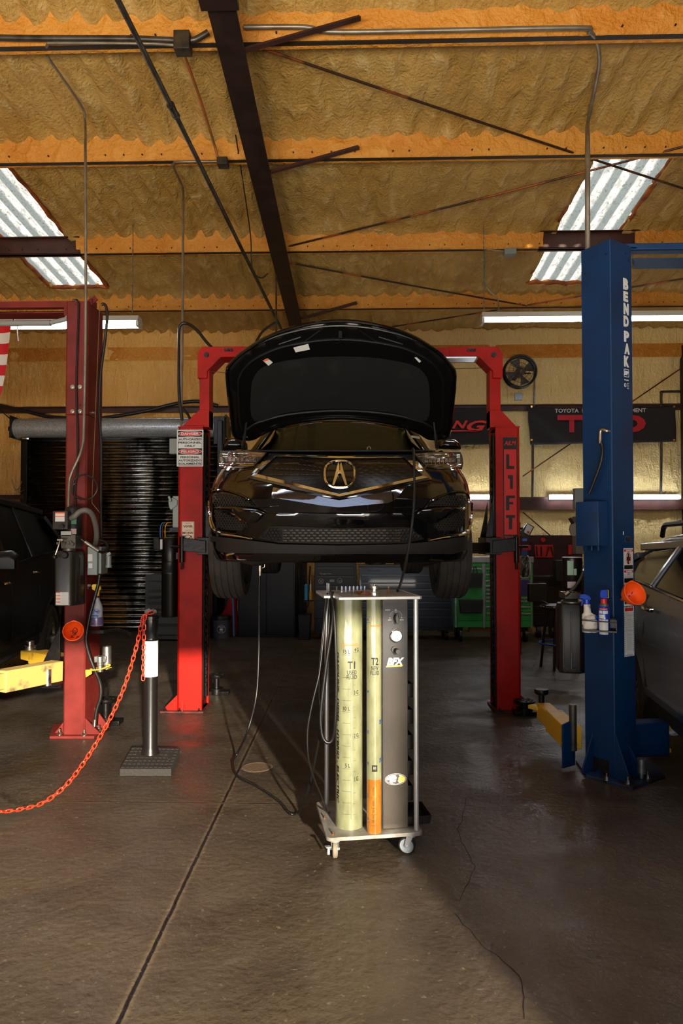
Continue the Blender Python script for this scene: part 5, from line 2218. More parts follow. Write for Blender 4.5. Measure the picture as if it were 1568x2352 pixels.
obj('grille_frame', m, CHR, suv, local=True, smooth=28, label='chrome pentagon grille frame')
m = M()
ins = inpoly([(638, 1053), (926, 1055), (962, 1092), (779, 1130), (598, 1088)])
ec = (780, 1090)
for ring in range(1, 15):
    rr = 34 + ring * 12
    nn_ = int(26 + ring * 3)
    for k in range(nn_):
        a = 2 * PI * (k + .5 * (ring % 2)) / nn_
        du, dv = math.cos(a), math.sin(a) * .92
        u0, v0 = ec[0] + rr * du, ec[1] + rr * dv * .85
        u1, v1 = ec[0] + (rr + 7) * du, ec[1] + (rr + 7) * dv * .85
        if ins(u0, v0) and ins(u1, v1):
            m.bar(FX(u0, v0, .01), FX(u1, v1, .014), .0035, .003)
obj('grille_spoke', m, mat('dark_chrome_spoke', (58, 54, 50), .3, .8), gr, local=True)
m = M()
m.patch([(780 + 36 * math.cos(2 * PI * i / 28) * (1 if True else 1), 1090 + 33 * math.sin(2 * PI * i / 28)) for i in range(28)], lambda u, v: FX(u, v, .022), 14)
emb = obj('badge', m, mat('badge_black', (9, 9, 10), .15, coat=.5), suv, local=True, label='round cornered chrome calliper badge')
pts = []
for i in range(40):
    a = 2 * PI * i / 40
    c_, s_ = math.cos(a), math.sin(a)
    e = 2.7
    pts.append((780 + 34 * (abs(c_) ** (2 / e)) * (1 if c_ > 0 else -1), 1090 + 30.5 * (abs(s_) ** (2 / e)) * (1 if s_ > 0 else -1)))
m = M()
m.tube([FX(u, v, .03) for u, v in pts], .0085, 8, closed=True)
m.prism([FX(u, v, .03) for u, v in ((777, 1062), (763, 1115), (767, 1116), (778, 1087), (779, 1085), (779, 1070))], (0, -.012, 0))
m.prism([FX(u, v, .03) for u, v in ((783, 1062), (797, 1115), (793, 1116), (782, 1087), (781, 1085), (781, 1070))], (0, -.012, 0))
m.prism([FX(u, v, .03) for u, v in ((777, 1082), (783, 1082), (783, 1089), (777, 1089))], (0, -.01, 0))
obj('badge_emblem', m, CHR, emb, local=True, smooth=30)
# bumper facet under the grille; mirror metal and tilt put in its bright reflections
m = M()
for poly in ([(627, 1119), (779, 1150), (779, 1166), (740, 1162), (624, 1143)], [(779, 1150), (930, 1121), (905, 1150), (890, 1156), (779, 1166)]):
    m.patch(poly, lambda u, v: FX(u, v, .006 + .036 * max(0, (v - 1117) / 48)), 10)
obj('facet_reflection', m, mat('reflection_mirror', (150, 150, 155), .08, 1.), suv, local=True, smooth=60, label='black bumper facet under the grille, mirror-finished for its bright reflections')
# crease lines
m = M()
for pts, r_ in (([(588, 1184), (620, 1178), (700, 1180), (780, 1183)], .004), ([(780, 1183), (860, 1182), (930, 1180), (962, 1190)], .004),
                ([(520, 1150), (560, 1160), (600, 1166), (640, 1162)], .004), ([(905, 1166), (940, 1165), (972, 1167)], .004)):
    q = cr([V3((*p, 0)) for p in pts], 6)
    m.tube([FX(p.x, p.y, .0) for p in q], r_, 6)
obj('crease', m, PAINT, suv, local=True)
# lower bumper sculpt: raised shelf above the intake
m = M()
m.patch([(640, 1178), (780, 1181), (920, 1179), (945, 1200), (925, 1208), (780, 1212), (640, 1207), (616, 1199)], lambda u, v: FX(u, v, .008 + .01 * math.sin(max(0, min(1, (v - 1178) / 34)) * PI)), 11)
obj('bumper_shelf', m, PAINT, suv, local=True, smooth=60)
# lower intake with honeycomb ends and barred centre
low = [(594, 1235), (620, 1209), (640, 1208), (780, 1214), (925, 1210), (943, 1212), (974, 1238), (930, 1248), (780, 1250), (640, 1247)]
m = M()
m.patch(low, lambda u, v: FX(u, v, .004), 12)
li = obj('lower_intake', m, HON, suv, local=True)
m = M()
hexpatch(m, inpoly([(600, 1234), (622, 1212), (645, 1212), (645, 1243)]), lambda u, v: FX(u, v, .008), 4.6, 594, 646, 1210, 1246, .0022)
hexpatch(m, inpoly([(922, 1213), (942, 1214), (970, 1237), (922, 1243)]), lambda u, v: FX(u, v, .008), 4.6, 920, 974, 1212, 1246, .0022)
obj('honeycomb', m, HON, li, local=True)
m = M()
for r in range(5):
    v = 1218 + r * 6
    for k in range(20):
        u = 652 + k * 13.3 + (6.6 if r % 2 else 0)
        m.bar(FX(u, v, .012), FX(u + 8, v, .012), .006, .008)
    m.bar(FX(650, v, .006), FX(780, v, .006), .004, .004)
    m.bar(FX(780, v, .006), FX(918, v, .006), .004, .004)
for k in range(41):
    u = 650 + k * 6.65
    m.bar(FX(u, 1214, .006), FX(u, 1246, .006), .003, .004)
obj('grille_bar', m, mat('dull_metal_bar', (62, 54, 46), .45, .5), li, local=True)
# side vents
for s, polys in ((-1, ([(487, 1136), (498, 1133), (520, 1135), (548, 1143), (574, 1157), (583, 1164), (560, 1162), (499, 1164), (490, 1154)],
                       [(493, 1170), (520, 1180), (552, 1196), (567, 1206), (556, 1219), (520, 1217), (498, 1208)])),
                 (1, ([(1076, 1140), (1062, 1137), (1040, 1138), (1012, 1145), (988, 1157), (978, 1164), (1000, 1163), (1060, 1165), (1070, 1156)],
                      [(1068, 1172), (1042, 1181), (1010, 1196), (996, 1206), (1006, 1219), (1040, 1217), (1064, 1208)]))):
    m = M()
    for q in polys:
        m.patch(q, lambda u, v: FX(u, v, .003), 10)
    vn = obj('side_vent', m, HON, suv, local=True)
    m = M()
    for q in polys:
        us, vs_ = [p[0] for p in q], [p[1] for p in q]
        hexpatch(m, inpoly(q), lambda u, v: FX(u, v, .007), 3.6, min(us), max(us), min(vs_), max(vs_), .0018)
    obj('honeycomb', m, mat('honeycomb_rib', (44, 40, 36), .5), vn, local=True)
    m = M()                                          # blade between the two vents
    if s < 0:
        bl_ = [(494, 1165), (540, 1164), (590, 1170), (610, 1180), (590, 1200), (568, 1204), (530, 1180), (500, 1171)]
    else:
        bl_ = [(1068, 1166), (1022, 1165), (972, 1170), (955, 1180), (975, 1200), (996, 1204), (1032, 1181), (1062, 1172)]
    m.patch(bl_, lambda u, v: FX(u, v, .03 + .012 * math.sin(u * .05)), 10)
    obj('vent_blade', m, PAINT, suv, local=True, smooth=60, solid=.008)
    m = M()                                          # eyebrow crease over the vent
    q = [(486, 1140), (492, 1129), (515, 1127), (548, 1136), (574, 1150), (587, 1165)]
    if s > 0:
        q = [(1562 - u, v + 3) for u, v in q]
    q = cr([V3((*p, 0)) for p in q], 6)
    m.tube([FX(p.x, p.y, .004) for p in q], .009, 8)
    obj('vent_lip', m, PAINT, suv, local=True)
    m = M()                                          # chrome corner trim
    q = [(479.5, 1150), (481, 1175), (484, 1198), (491, 1217), (510, 1226), (545, 1231), (580, 1238)]
    if s > 0:
        q = [(1562 - u + (1 if u < 500 else 0), v + 4) for u, v in q]
    q = cr([V3((*p, 0)) for p in q], 6)
    m.tube([FX(p.x, p.y, .012) for p in q], [.006 + .007 * math.sin(PI * min(1, i / (len(q) - 1) * 1.15)) for i in range(len(q))], 8)
    obj('corner_trim', m, CHR, suv, local=True, label='chrome lower corner trim')
# headlights
HLM = mat('headlight_housing', (128, 122, 112), .14, .75)
LED = mat('led_lens', (196, 192, 178), .14, .5, col2=(120, 114, 100), ns=60)
for s in (-1, 1):
    hp_ = [(506, 1037), (560, 1037), (612, 1040), (596, 1058), (582, 1071), (560, 1075), (507, 1074), (503, 1076), (500, 1062), (502, 1046)]
    f = (lambda p: p) if s < 0 else (lambda p: (1562 - p[0], p[1] + 2))
    hq = [f(p) for p in hp_]
    m = M()
    m.patch(hq, lambda u, v: FX(u, v, .006), 9)
    hl = obj('headlight', m, HLM, suv, local=True, smooth=60)
    m = M()
    for k in range(9):
        u = 507 + k * 9.2
        a = [f(p) for p in ((u, 1051), (u + 7.6, 1051), (u + 7.6, 1061), (u, 1061))]
        m.prism([FX(*p, .008) for p in a], (0, -.02, 0))
    obj('led_cell', m, LED, hl, local=True, bevel=.002)
    m = M()
    for vv_, r_ in ((1043, .006), (1048, .003), (1065, .004), (1069, .006)):
        e1 = 504 if vv_ > 1060 else 507
        e2 = 604 if vv_ < 1050 else 586
        m.tube([FX(*f((u, vv_)), .01) for u in range(e1, e2, 8)], r_, 8)
    obj('chrome_strip', m, CHR, hl, local=True)
    m = M()
    gq = hq + [hq[0]]
    m.tube([FX(*p, .006) for p in gq], .004, 6)
    obj('seal', m, BLK, hl, local=True)
# top cover / radiator support
m = M()


def topc(a, b):
    u = 560 + (1000 - 560) * a
    v = 1042
    p = FX(u, v)
    return (p.x, p.y + .02 + b * .28, p.z - .0 + .02 * math.sin(b * PI) + .02)


m.grid(topc, 30, 5)
obj('radiator_cover', m, mat('cover_plastic', (18, 18, 18), .5, bump=.1, bs=50), suv, local=True, solid=.008)
# plastic valance along the bottom
m = M()
vl = [(479, 1226), (492, 1232), (580, 1242), (640, 1250), (780, 1253), (920, 1250), (978, 1245), (1068, 1232), (1082, 1226), (1078, 1262), (1040, 1272), (780, 1272), (520, 1270), (486, 1262)]
m.patch(vl, lambda u, v: FX(u, v, .014), 12)
obj('lower_cladding', m, PLA, suv, local=True, smooth=60)
m = M()


def lip(a, b):
    u = 500 + (1062 - 500) * a
    q = abs(a - .5) * 2
    p = FX(u, 1266, 0)
    dz_ = .055 + .05 * max(0, 1 - abs(q - .72) / .22)
    return (p.x, p.y + .02 + .12 * b + (.06 if q > .6 else 0), p.z - dz_ * b)


m.grid(lip, 60, 5)
obj('air_dam', m, PLA, suv, local=True, smooth=60, solid=.01)

# ---- hood ----------------------------------------------------------------
h0, h1 = WSI @ P(780, 1006, 5.5), WSI @ P(780, 752, 4.62)
yh0, zh0, yh1, zh1 = h0.y, h0.z, h1.y, h1.z
hn = V3((0, -(zh1 - zh0), -(yh0 - yh1))).normalized()          # underside normal


def HX(u, v, off=0.):
    d = WSI.to_3x3() @ ray(u, v)
    c0 = WSI @ CAMP
    t = (V3((0, yh0, zh0)) - c0).dot(hn) / d.dot(hn)
    p = c0 + d * t
    q = (p.x / .8)
    crown = .07 * (1 - q * q)                        # skin bows away from the viewer in the middle
    return p - hn * (crown - off)


hood = [(537, 994), (530, 940), (523, 880), (522, 850), (528, 836), (548, 818), (584, 796), (620, 779), (667, 765), (722, 754), (781, 750), (840, 754), (899, 765), (945, 779), (978, 795), (1012, 816), (1034, 838), (1043, 852), (1043, 880),
        (1038, 935), (1029, 996), (1010, 1004), (985, 1008), (960, 996), (920, 985), (879, 979), (830, 975), (781, 973), (730, 975), (684, 979), (640, 987), (605, 998), (580, 1009), (556, 1006)]
m = M()
m.patch(hood, lambda u, v: HX(u, v), 16)
hd = obj('hood', m, mat('hood_underside', (7, 6, 6), .38, coat=.15), suv, local=True, smooth=50, solid=.012)
m = M()
q = [HX(u, v, .008) for u, v in hood]
m.tube(cr(q, 3, True), .014, 8, closed=True)
obj('hood_rim', m, PAINT, hd, local=True)
m = M()
inr = [(556, 985), (548, 900), (552, 862), (580, 832), (640, 808), (720, 796), (781, 793), (842, 796), (925, 808), (985, 832), (1012, 862), (1018, 900), (1010, 985), (975, 975), (900, 962), (781, 957), (660, 962), (590, 975)]
q = cr([V3((*p, 0)) for p in inr], 4, True)
m.tube([HX(p.x, p.y, .006) for p in q], .012, 8, closed=True)
mid = [(560, 812), (620, 786), (700, 768), (781, 762), (862, 768), (945, 786), (1005, 812)]
q = cr([V3((*p, 0)) for p in mid], 5)
m.tube([HX(p.x, p.y, .004) for p in q], .01, 8)
for a, b in (((735, 772), (700, 796)), ((825, 772), (862, 796)), ((640, 800), (690, 786)), ((925, 800), (870, 786))):
    m.tube([HX(*a, .004), HX(*b, .004)], .008, 8)
obj('hood_frame', m, mat('hood_frame_black', (16, 15, 15), .28), hd, local=True)
m = M()
ins_ = [(584, 968), (576, 900), (586, 862), (620, 842), (700, 832), (781, 830), (862, 832), (942, 842), (976, 862), (986, 900), (978, 968), (900, 955), (781, 951), (660, 955)]
q = [(p.x, p.y) for p in cr([V3((*p, 0)) for p in ins_], 4, True)]
m.patch(q, lambda u, v: HX(u, v, .016 + .006 * noise.noise(V3((u * .03, v * .03, 0)))), 12)
obj('hood_insulation', m, mat('felt_insulation', (6, 5, 5), .9, col2=(26, 24, 22), ns=5, lo=.62, hi=.8, bump=.3, bs=30), hd, local=True, smooth=60, label='felt pad under the hood')
m = M()
for poly in ([(603, 832), (614, 828), (626, 838), (616, 845)], [(673, 807), (707, 800), (711, 813), (678, 818)], [(952, 826), (957, 825), (967, 833), (963, 837)]):
    m.prism([HX(u, v, .016) for u, v in poly], hn * .0015)
obj('hood_sticker', m, WHT, hd, local=True)
m = M()
m.prism([HX(u, v, .0185) for u, v in ((603, 832), (614, 828), (617, 831), (606, 835))], hn * .001)
obj('sticker_band', m, ORP, hd, local=True)
m = M()
pts = [HX(773 + 8 * math.cos(a), 790 + 7 * math.sin(a), .03) for a in [k * PI / 6 for k in range(7)]]
m.tube(pts, .004, 6)
m.bx(-.012, .012, HX(782, 777).y - .02, HX(782, 777).y, HX(782, 777).z - .05, HX(782, 777).z)
obj('latch_striker', m, GRS, hd, local=True)
m = M()
for u0, u1, v1 in ((558, 566, 968), (1003, 996, 968)):
    a = WSI @ P(u0, 1030, 5.35)
    m.cyl(a, HX(u1, v1, .02), .009, n=8)
    m.cyl(a, a.lerp(HX(u1, v1, .02), .55), .013, n=8)
obj('hood_strut', m, BLKM, suv, local=True)

# ---------------- generic parked SUV -----------------------------------------
def parked(name, label, origin, rz, paint, glass, W=1.9, Lh=4.6, H=1.7, sill=.42, belt=1.05, tall=.0, rails=False, wheel_r=.36, flare=0., clad=PLA):
    t = thing(name, label, 'car', origin, rz)
    hw_ = W / 2
    ar_ = (.9, Lh - 1.0)
    m = M()
    for s in (-1, 1):
        g = []
        n = 90
        for i in range(n + 1):
            y = .02 + (Lh - .04) * i / n
            zl = sill
            for ya in ar_:
                d = abs(y - ya)
                if d < wheel_r * 1.2:
                    zl = max(zl, wheel_r + math.sqrt((wheel_r * 1.2) ** 2 - d * d) * .98)
            zt = lerp_tab([(0, belt * .72), (.4, belt * .86), (1.3, belt * .95), (Lh - .8, belt * 1.1), (Lh, belt * 1.02)], y)
            wd = hw_ * lerp_tab([(0, .72), (.25, .88), (.8, .99), (Lh - 1., 1.), (Lh - .3, .95), (Lh, .8)], y)
            r = []
            for j in range(9):
                f_ = j / 8
                z = zl + (zt - zl) * f_
                q = lerp_tab([(0, .97), (.25, .985), (.55, 1.), (.62, .985), (.85, .965), (1, .93)], (z - sill) / max(.01, zt - sill))
                r.append(m.bm.verts.new((s * wd * q, y, z)))
            r.append(m.bm.verts.new((s * wd * .8, y, zt + .03)))
            g.append(r)
        for i in range(n):
            for j in range(9):
                m.face([g[i][j], g[i + 1][j], g[i + 1][j + 1], g[i][j + 1]])
    obj('body_side', m, paint, t, local=True, smooth=40, solid=.02)
    m = M()
    m.grid(lambda a, b: ((-.8 + 1.6 * a) * hw_, .1 + 1.3 * b - .1 * math.sin(a * PI) * (1 - b), belt * (.74 + .2 * b ** .6) + .04 * math.sin(a * PI)), 14, 8)
    obj('hood', m, paint, t, local=True, smooth=50, solid=.02)
    m = M()
    m.grid(lambda a, b: ((-.8 + 1.6 * a) * hw_, Lh - .02 + .08 * math.sin(a * PI), sill + (belt * 1.05 - sill) * b), 12, 6)
    obj('tailgate', m, paint, t, local=True, smooth=50, solid=.02)
    m = M()
    m.grid(lambda a, b: ((-.72 + 1.44 * a) * hw_, .02 - .12 * math.sin(a * PI) + .08 * b, sill * .8 + (belt * .74 - sill * .8) * b), 14, 6)
    obj('bumper', m, paint, t, local=True, smooth=50, solid=.02)
    m = M()
    m.bx(-hw_ * .93, hw_ * .93, .3, Lh - .3, sill - .14, sill + .03)
    obj('rocker_cladding', m, clad, t, local=True, bevel=.02)
    rt = [(1.35, belt * .97, .78), (2.05, H - .12, .68), (2.6, H - .0, .66), (Lh - 1.1, H - .01, .66), (Lh - .35, H - .12, .62), (Lh - .05, belt * 1.08, .76)]

    def rs(a, b):
        k = a * 5
        i = min(int(k), 4)
        q = k - i
        y, z, w_ = (rt[i][c2] + (rt[i + 1][c2] - rt[i][c2]) * q for c2 in range(3))
        x = -1 + 2 * b
        return (x * w_ * W / 2 * 1.0 / .95, y, z - .05 * x * x * x * x)
    m = M()
    m.grid(lambda a, b: rs(.2 + a * .62, b), 16, 13)
    m.grid(lambda a, b: rs(.8 + a * .04, b), 3, 13)
    obj('roof', m, paint, t, local=True, solid=.04, smooth=60)
    m = M()
    m.grid(lambda a, b: rs(a * .2, b), 6, 9)
    m.grid(lambda a, b: rs(.84 + a * .16, b), 6, 9)
    obj('windshield', m, glass, t, local=True)
    for s in (-1, 1):
        zb = lambda y: lerp_tab([(1.3, belt * .96), (Lh - .8, belt * 1.1), (Lh, belt * 1.12)], y)
        zr = lambda y: lerp_tab([(1.35, belt), (2.05, H - .15), (2.6, H - .09), (Lh - 1.1, H - .1), (Lh - .5, H - .2), (Lh - .2, belt * 1.15)], y)
        xb, xt_ = hw_ * .93, hw_ * .72
        spans = ((1.62, 2.42), (2.52, 3.35), (3.45, Lh - .45))
        for ya, yb_ in spans:
            m = M()
            ym = ya + .35 if ya < 1.7 else (ya + yb_) / 2
            pts = [(s * xb, ya, zb(ya) + .01), (s * xb, yb_, zb(yb_) + .01), (s * xt_, yb_ - (.12 if yb_ > 3.6 else 0), zr(yb_ - (.12 if yb_ > 3.6 else 0))), (s * xt_, ym, zr(ym)), (s * xt_, ya + (.3 if ya < 1.7 else 0), zr(ya + (.3 if ya < 1.7 else 0)))]
            m.prism(pts, (-s * .006, 0, 0))
            obj('side_window', m, glass, t, local=True)
        m = M()
        m.bar((s * hw_ * .925, 1.35, zb(1.35)), (s * xt_, 2.02, zr(2.02)), .06, .05)
        m.bar((s * hw_ * .935, 2.47, zb(2.4)), (s * xt_, 2.5, zr(2.5)), .08, .03)
        m.bar((s * hw_ * .935, 3.4, zb(3.4)), (s * xt_, 3.38, zr(3.4)), .08, .03)
        m.bar((s * hw_ * .93, Lh - .3, zb(Lh)), (s * xt_, Lh - .6, zr(Lh - .6)), .2, .05)
        m.bar((s * xt_, 2.0, zr(2.05) + .03), (s * xt_, 2.6, H - .07), .05, .05)
        m.bar((s * xt_, 2.6, H - .07), (s * xt_, Lh - .5, H - .12), .05, .06)
        obj('pillar', m, paint, t, local=True, bevel=.008)
        m = M()
        m.tube([(s * hw_ * .94, y, zb(y) - .005) for y in (1.4, 2.2, 3., 3.8, Lh - .5)], .009, 8)
        obj('belt_moulding', m, CHR, t, local=True)
        for y0_ in (2.22, 3.2):
            m = M()
            zz_ = zb(y0_) - .14
            m.tube([(s * hw_ * .985, y0_, zz_), (s * hw_ * 1.015, y0_ + .03, zz_), (s * hw_ * 1.015, y0_ + .18, zz_ + .005), (s * hw_ * .985, y0_ + .21, zz_ + .005)], .012, 8, sm=3)
            obj('door_handle', m, CHR if paint != PAINT else PAINT, t, local=True)
        m = M()
        for y0_ in (1.5, 2.47, 3.42):
            m.tube([(s * hw_ * q, y0_, sill + .05 + (zb(y0_) - sill - .07) * f_) for q, f_ in ((.988, 0), (.996, .3), (1.003, .56), (.983, .7), (.962, .95))], .004, 6)
        obj('door_seam', m, INK, t, local=True)
        m = M()
        my_ = 1.75
        m.secs([[(s * (hw_ * .98 + dx * .24), my_ + dy, zb(my_) + .03 + dz2 * f_) for dx, dz2 in ((0, 0), (1, .0), (1, .12), (.8, .16), (.1, .14))] for dy, f_ in ((-.05, .7), (0, 1), (.06, 1))])
        obj('side_mirror', m, paint, t, local=True, bevel=.01)
        for y in ar_:
            wheel(t, s * (hw_ - .13), y, wheel_r, s, r=wheel_r, w=.23, tread=False)
    if rails:
        m = M()
        for s in (-1, 1):
            m.tube([(s * W * .33, 2.2, H - .03), (s * W * .335, 2.26, H + .05), (s * W * .335, 2.4, H + .065), (s * W * .335, Lh - 1.2, H + .06), (s * W * .335, Lh - .95, H + .05), (s * W * .33, Lh - .85, H - .03)], .02, 8, sm=4)
        for y in (2.5, Lh - 1.3):
            m.bar((-W * .335, y, H + .075), (W * .335, y, H + .075), .05, .02)
        obj('roof_rack', m, BLK, t, local=True)
    return t


# black tall SUV on the left and grey SUV on the right, both angled a little outwards
def park_at(u, v, D, lx, ly, rz):
    q = P(u, v, D)
    R_ = Matrix.Rotation(rz, 3, 'Z')
    o = q - R_ @ V3((lx, ly, 0))
    return (o.x, o.y, 0)


rz = rad(12)
parked('parked_suv', 'black SUV parked on the left beside the maroon column', park_at(72, 1400, 6.9, .98, 3.1, rz), rz, PAINT2, GL2, W=1.96, Lh=5.1, H=1.97, sill=.52, belt=1.26, wheel_r=.39)
GP = mat('grey_car_paint', (112, 116, 122), .25, .3, coat=.4)
rz = rad(-8)
parked('parked_suv', 'grey SUV with black roof rack parked behind the blue column', park_at(1545, 1416, 4.24, -.93, 2.72, rz), rz, GP, GLSS, W=1.86, Lh=4.9, H=1.57, sill=.4, belt=1.1, wheel_r=.35, rails=True)
# ================================================================== FLUID MACHINE, BOLLARD, CHAIN
# ---- brake fluid exchange machine on its trolley
fL, fR, rL = fl(750, 1924.5, .12), fl(972, 1910, .12), fl(728, 1840, .12)
exq = (fR - fL).normalized()
ang_c = math.atan2(exq.y, exq.x)
eyq = V3((-exq.y, exq.x, 0))
CW, CD = (fR - fL).length, (rL - fL).dot(eyq)
o0 = V3((fL.x, fL.y, 0))
cart = thing('fluid_exchange_machine', 'brake fluid exchange machine with two upright tubes on a wheeled aluminium frame', 'machine', o0 + exq * CW / 2 + eyq * CD / 2, ang_c)
LM = wmat(cart)
LI = LM.inverted()


def cl(u, v, y):                                     # px -> local x, z on the local plane y
    c0 = LI @ CAMP
    d = LI.to_3x3() @ ray(u, v)
    t = (y - c0.y) / d.y
    p = c0 + d * t
    return p


hx, hy = CW / 2, CD / 2


def rrect(x0, x1, y0, y1, r, z, k=4):
    pts = []
    for cx, cy, a0 in ((x1 - r, y1 - r, 0), (x0 + r, y1 - r, 90), (x0 + r, y0 + r, 180), (x1 - r, y0 + r, 270)):
        for i in range(k + 1):
            a = rad(a0 + 90 * i / k)
            pts.append((cx + r * math.cos(a), cy + r * math.sin(a), z))
    return pts


ALUP = mat('worn_aluminium_plate', (158, 157, 150), .45, .35, col2=(126, 120, 110), ns=16)
ALUE = mat('satin_aluminium', (196, 198, 196), .38, .55)
m = M().prism(rrect(-hx, hx, -hy, hy, .025, .1), (0, 0, .018))
obj('bottom_plate', m, ALUP, cart, local=True, bevel=.002)
zt1 = cl(870, 1380, -hy + .0).z + .005
m = M()
xq0 = cl(778, 1376, -hy).x
ztp = zt1
m.prism([(xq0, -hy, ztp), (hx - .012, -hy, ztp), (hx, -hy + .012, ztp), (hx, hy, ztp), (-hx, hy, ztp), (-hx, -hy + .11, ztp), (xq0 - .005, -hy + .11, ztp)], (0, 0, .014))
tpl = obj('top_plate', m, ALUE, cart, local=True, bevel=.002)
m = M()
m.bx(xq0 + .02, hx - .02, -hy + .03, hy - .05, ztp + .0142, ztp + .0152)
obj('top_label', m, mat('worn_top_sticker', (140, 132, 118), .5, col2=(96, 88, 78), ns=40), tpl, local=True)
# posts
xr = cl(955, 1500, -hy + .03).x
xl_ = cl(750.5, 1500, hy - .04).x
for x, y in ((xr, -hy + .03), (xl_, hy - .04), (xr, hy - .04)):
    m = M().cyl((x, y, .118), (x, y, ztp), .0118, n=18)
    obj('post', m, ALUE, cart, local=True)
# tubes
FGM = mat('ribbed_fibreglass', (134, 136, 104), .28, coat=.5, col2=(108, 110, 80), ns=18, lo=.3, hi=.7, stretch=(1.6, 1.6, .6))
FGA = mat('amber_fluid_tube', (158, 104, 38), .25, coat=.5, col2=(136, 84, 24), ns=18, stretch=(1.6, 1.6, .6))
T1y = -hy + .135
c1 = cl(801.5, 1650, T1y)
r1 = .0665
m = M().lathe((c1.x, T1y, .118), (0, 0, 1), [(r1, 0), (r1, ztp - .118)], 48)
t1 = obj('used_fluid_tube', m, FGM, cart, local=True, label='wide pale green tube marked T1 USED FLUID')
T2y = -hy + .045
c2 = cl(858.5, 1650, T2y)
r2 = .0355
zf = cl(858, 1792, T2y - r2).z
m = M().lathe((c2.x, T2y, zf), (0, 0, 1), [(r2, 0), (r2, ztp - zf)], 40)
t2 = obj('new_fluid_tube', m, FGM, cart, local=True, label='narrow pale green tube marked T2 NEW FLUID')
m = M().lathe((c2.x, T2y, .118), (0, 0, 1), [(r2, 0), (r2, zf - .118)], 40)
obj('amber_fluid', m, FGA, t2, local=True, label='amber fluid filling the foot of the tube')


def wrap(m, cx, cy, r, fn):
    """lay flat builder content (x = arc offset in m, y unused, z) onto the cylinder front"""
    c0 = LI @ CAMP
    base_a = math.atan2(c0.y - cy, c0.x - cx)        # facing the viewer
    x = -r * 1.3
    while x < r * 1.3:
        bmesh.ops.bisect_plane(m.bm, geom=m.bm.verts[:] + m.bm.edges[:] + m.bm.faces[:], plane_co=(x, 0, 0), plane_no=(1, 0, 0))
        x += .0042
    for v in m.bm.verts:
        a = base_a + v.co.x / r
        rr = r + fn + v.co.y
        v.co = V3((cx + rr * math.cos(a), cy + rr * math.sin(a), v.co.z))
    return m


def cyltext(m, s, x, z, w, h, off=.0, rot=False, shear=0.):
    q = M()
    if rot:
        textm(q, s, (x, 0, z), (0, 0, -1), (1, 0, 0), w, h, ext=.0002, off=off, shear=shear)
    else:
        textm(q, s, (x, 0, z), (1, 0, 0), (0, 0, 1), w, h, ext=.0002, off=off, shear=shear)
    me = bpy.data.meshes.new('q')
    q.bm.to_mesh(me)
    q.bm.free()
    m.bm.from_mesh(me)
    bpy.data.meshes.remove(me)
    return m


def zz1(v):
    return cl(801, v, T1y - r1).z


def xs1(u):                                           # px offset on T1 to arc length
    return math.asin(max(-.97, min(.97, (u - 801.5) / 31.5))) * r1


def xs2(u):
    return math.asin(max(-.97, min(.97, (u - 858.5) / 17.2))) * r2


def hline(m, x0, x1, z, w=.0013):
    k = 5
    for i in range(k):
        a, b = x0 + (x1 - x0) * i / k, x0 + (x1 - x0) * (i + 1) / k
        m.prism([(a, 0, z - w / 2), (b, 0, z - w / 2), (b, 0, z + w / 2), (a, 0, z + w / 2)], (0, .0002, 0))
    return m


def ph(a, b):
    return abs(zz1(a) - zz1(b))


m = M()
cyltext(m, 'T1', xs1(807), zz1(1528), .036, ph(1520, 1537), off=.02)
cyltext(m, 'USED', xs1(808), zz1(1545), .047, ph(1540, 1549.5), off=.01)
cyltext(m, 'FLUID', xs1(808), zz1(1556), .05, ph(1551, 1560.5), off=.01)
for s_, u, v, w in (('15 L', 796, 1497, .032), ('4 G', 818.5, 1493, .023), ('3 G', 817.5, 1591.5, .024), ('10 L', 795.5, 1628, .034), ('2 G', 817.5, 1690.5, .024), ('5 L', 798, 1759, .024), ('1 G', 817.5, 1790, .022)):
    cyltext(m, s_, xs1(u), zz1(v), w, ph(v - 4.5, v + 4.5), off=.01)
for i in range(17):
    v = 1504.5 + i * (1871 - 1504.5) / 14
    if v < 1880 and not (1522 < v < 1555):
        hline(m, xs1(786), xs1(805), zz1(v), .0011)
for i, v in enumerate([1499, 1524, 1549, 1574, 1598, 1624, 1649, 1673, 1697, 1723, 1748, 1773, 1795, 1822, 1847, 1872]):
    hline(m, xs1(811), xs1(825 if v in (1499, 1598, 1697, 1795) else 816), zz1(v), .001)
m.prism([(xs1(805.6), 0, zz1(1882)), (xs1(806.2), 0, zz1(1882)), (xs1(806.2), 0, zz1(1565)), (xs1(805.6), 0, zz1(1565))], (0, .0002, 0))
cyltext(m, 'GASOLINE . DIESEL . HYBRID . ELECTRIC', xs1(776.2), (zz1(1500) + zz1(1849)) / 2, abs(zz1(1500) - zz1(1849)), .0165, off=.035, rot=True, shear=.2)
wrap(m, c1.x, T1y, r1, .0006)
obj('black_lettering', m, INK, t1, local=True)
m = M()
hline(m, xs1(785), xs1(826), zz1(1483), .0022)
for i in range(14):
    hline(m, xs1(787 + i * 2.6), xs1(788.6 + i * 2.6), zz1(1479.5), .003)
wrap(m, c1.x, T1y, r1, .0006)
obj('red_mark', m, ORP, t1, local=True)
m = M()
p2 = lambda v: cl(858, v, T2y - r2).z
cyltext(m, 'T2', xs2(861), p2(1519.5), .034, ph(1511, 1528), off=.02)
cyltext(m, 'NEW', xs2(861), p2(1535), .034, ph(1530.5, 1540), off=.01)
cyltext(m, 'FLUID', xs2(861), p2(1546), .042, ph(1541.5, 1551), off=.01)
m.prism([(xs2(854), 0, p2(1773)), (xs2(866), 0, p2(1773)), (xs2(866), 0, p2(1758)), (xs2(854), 0, p2(1758))], (0, .0002, 0))
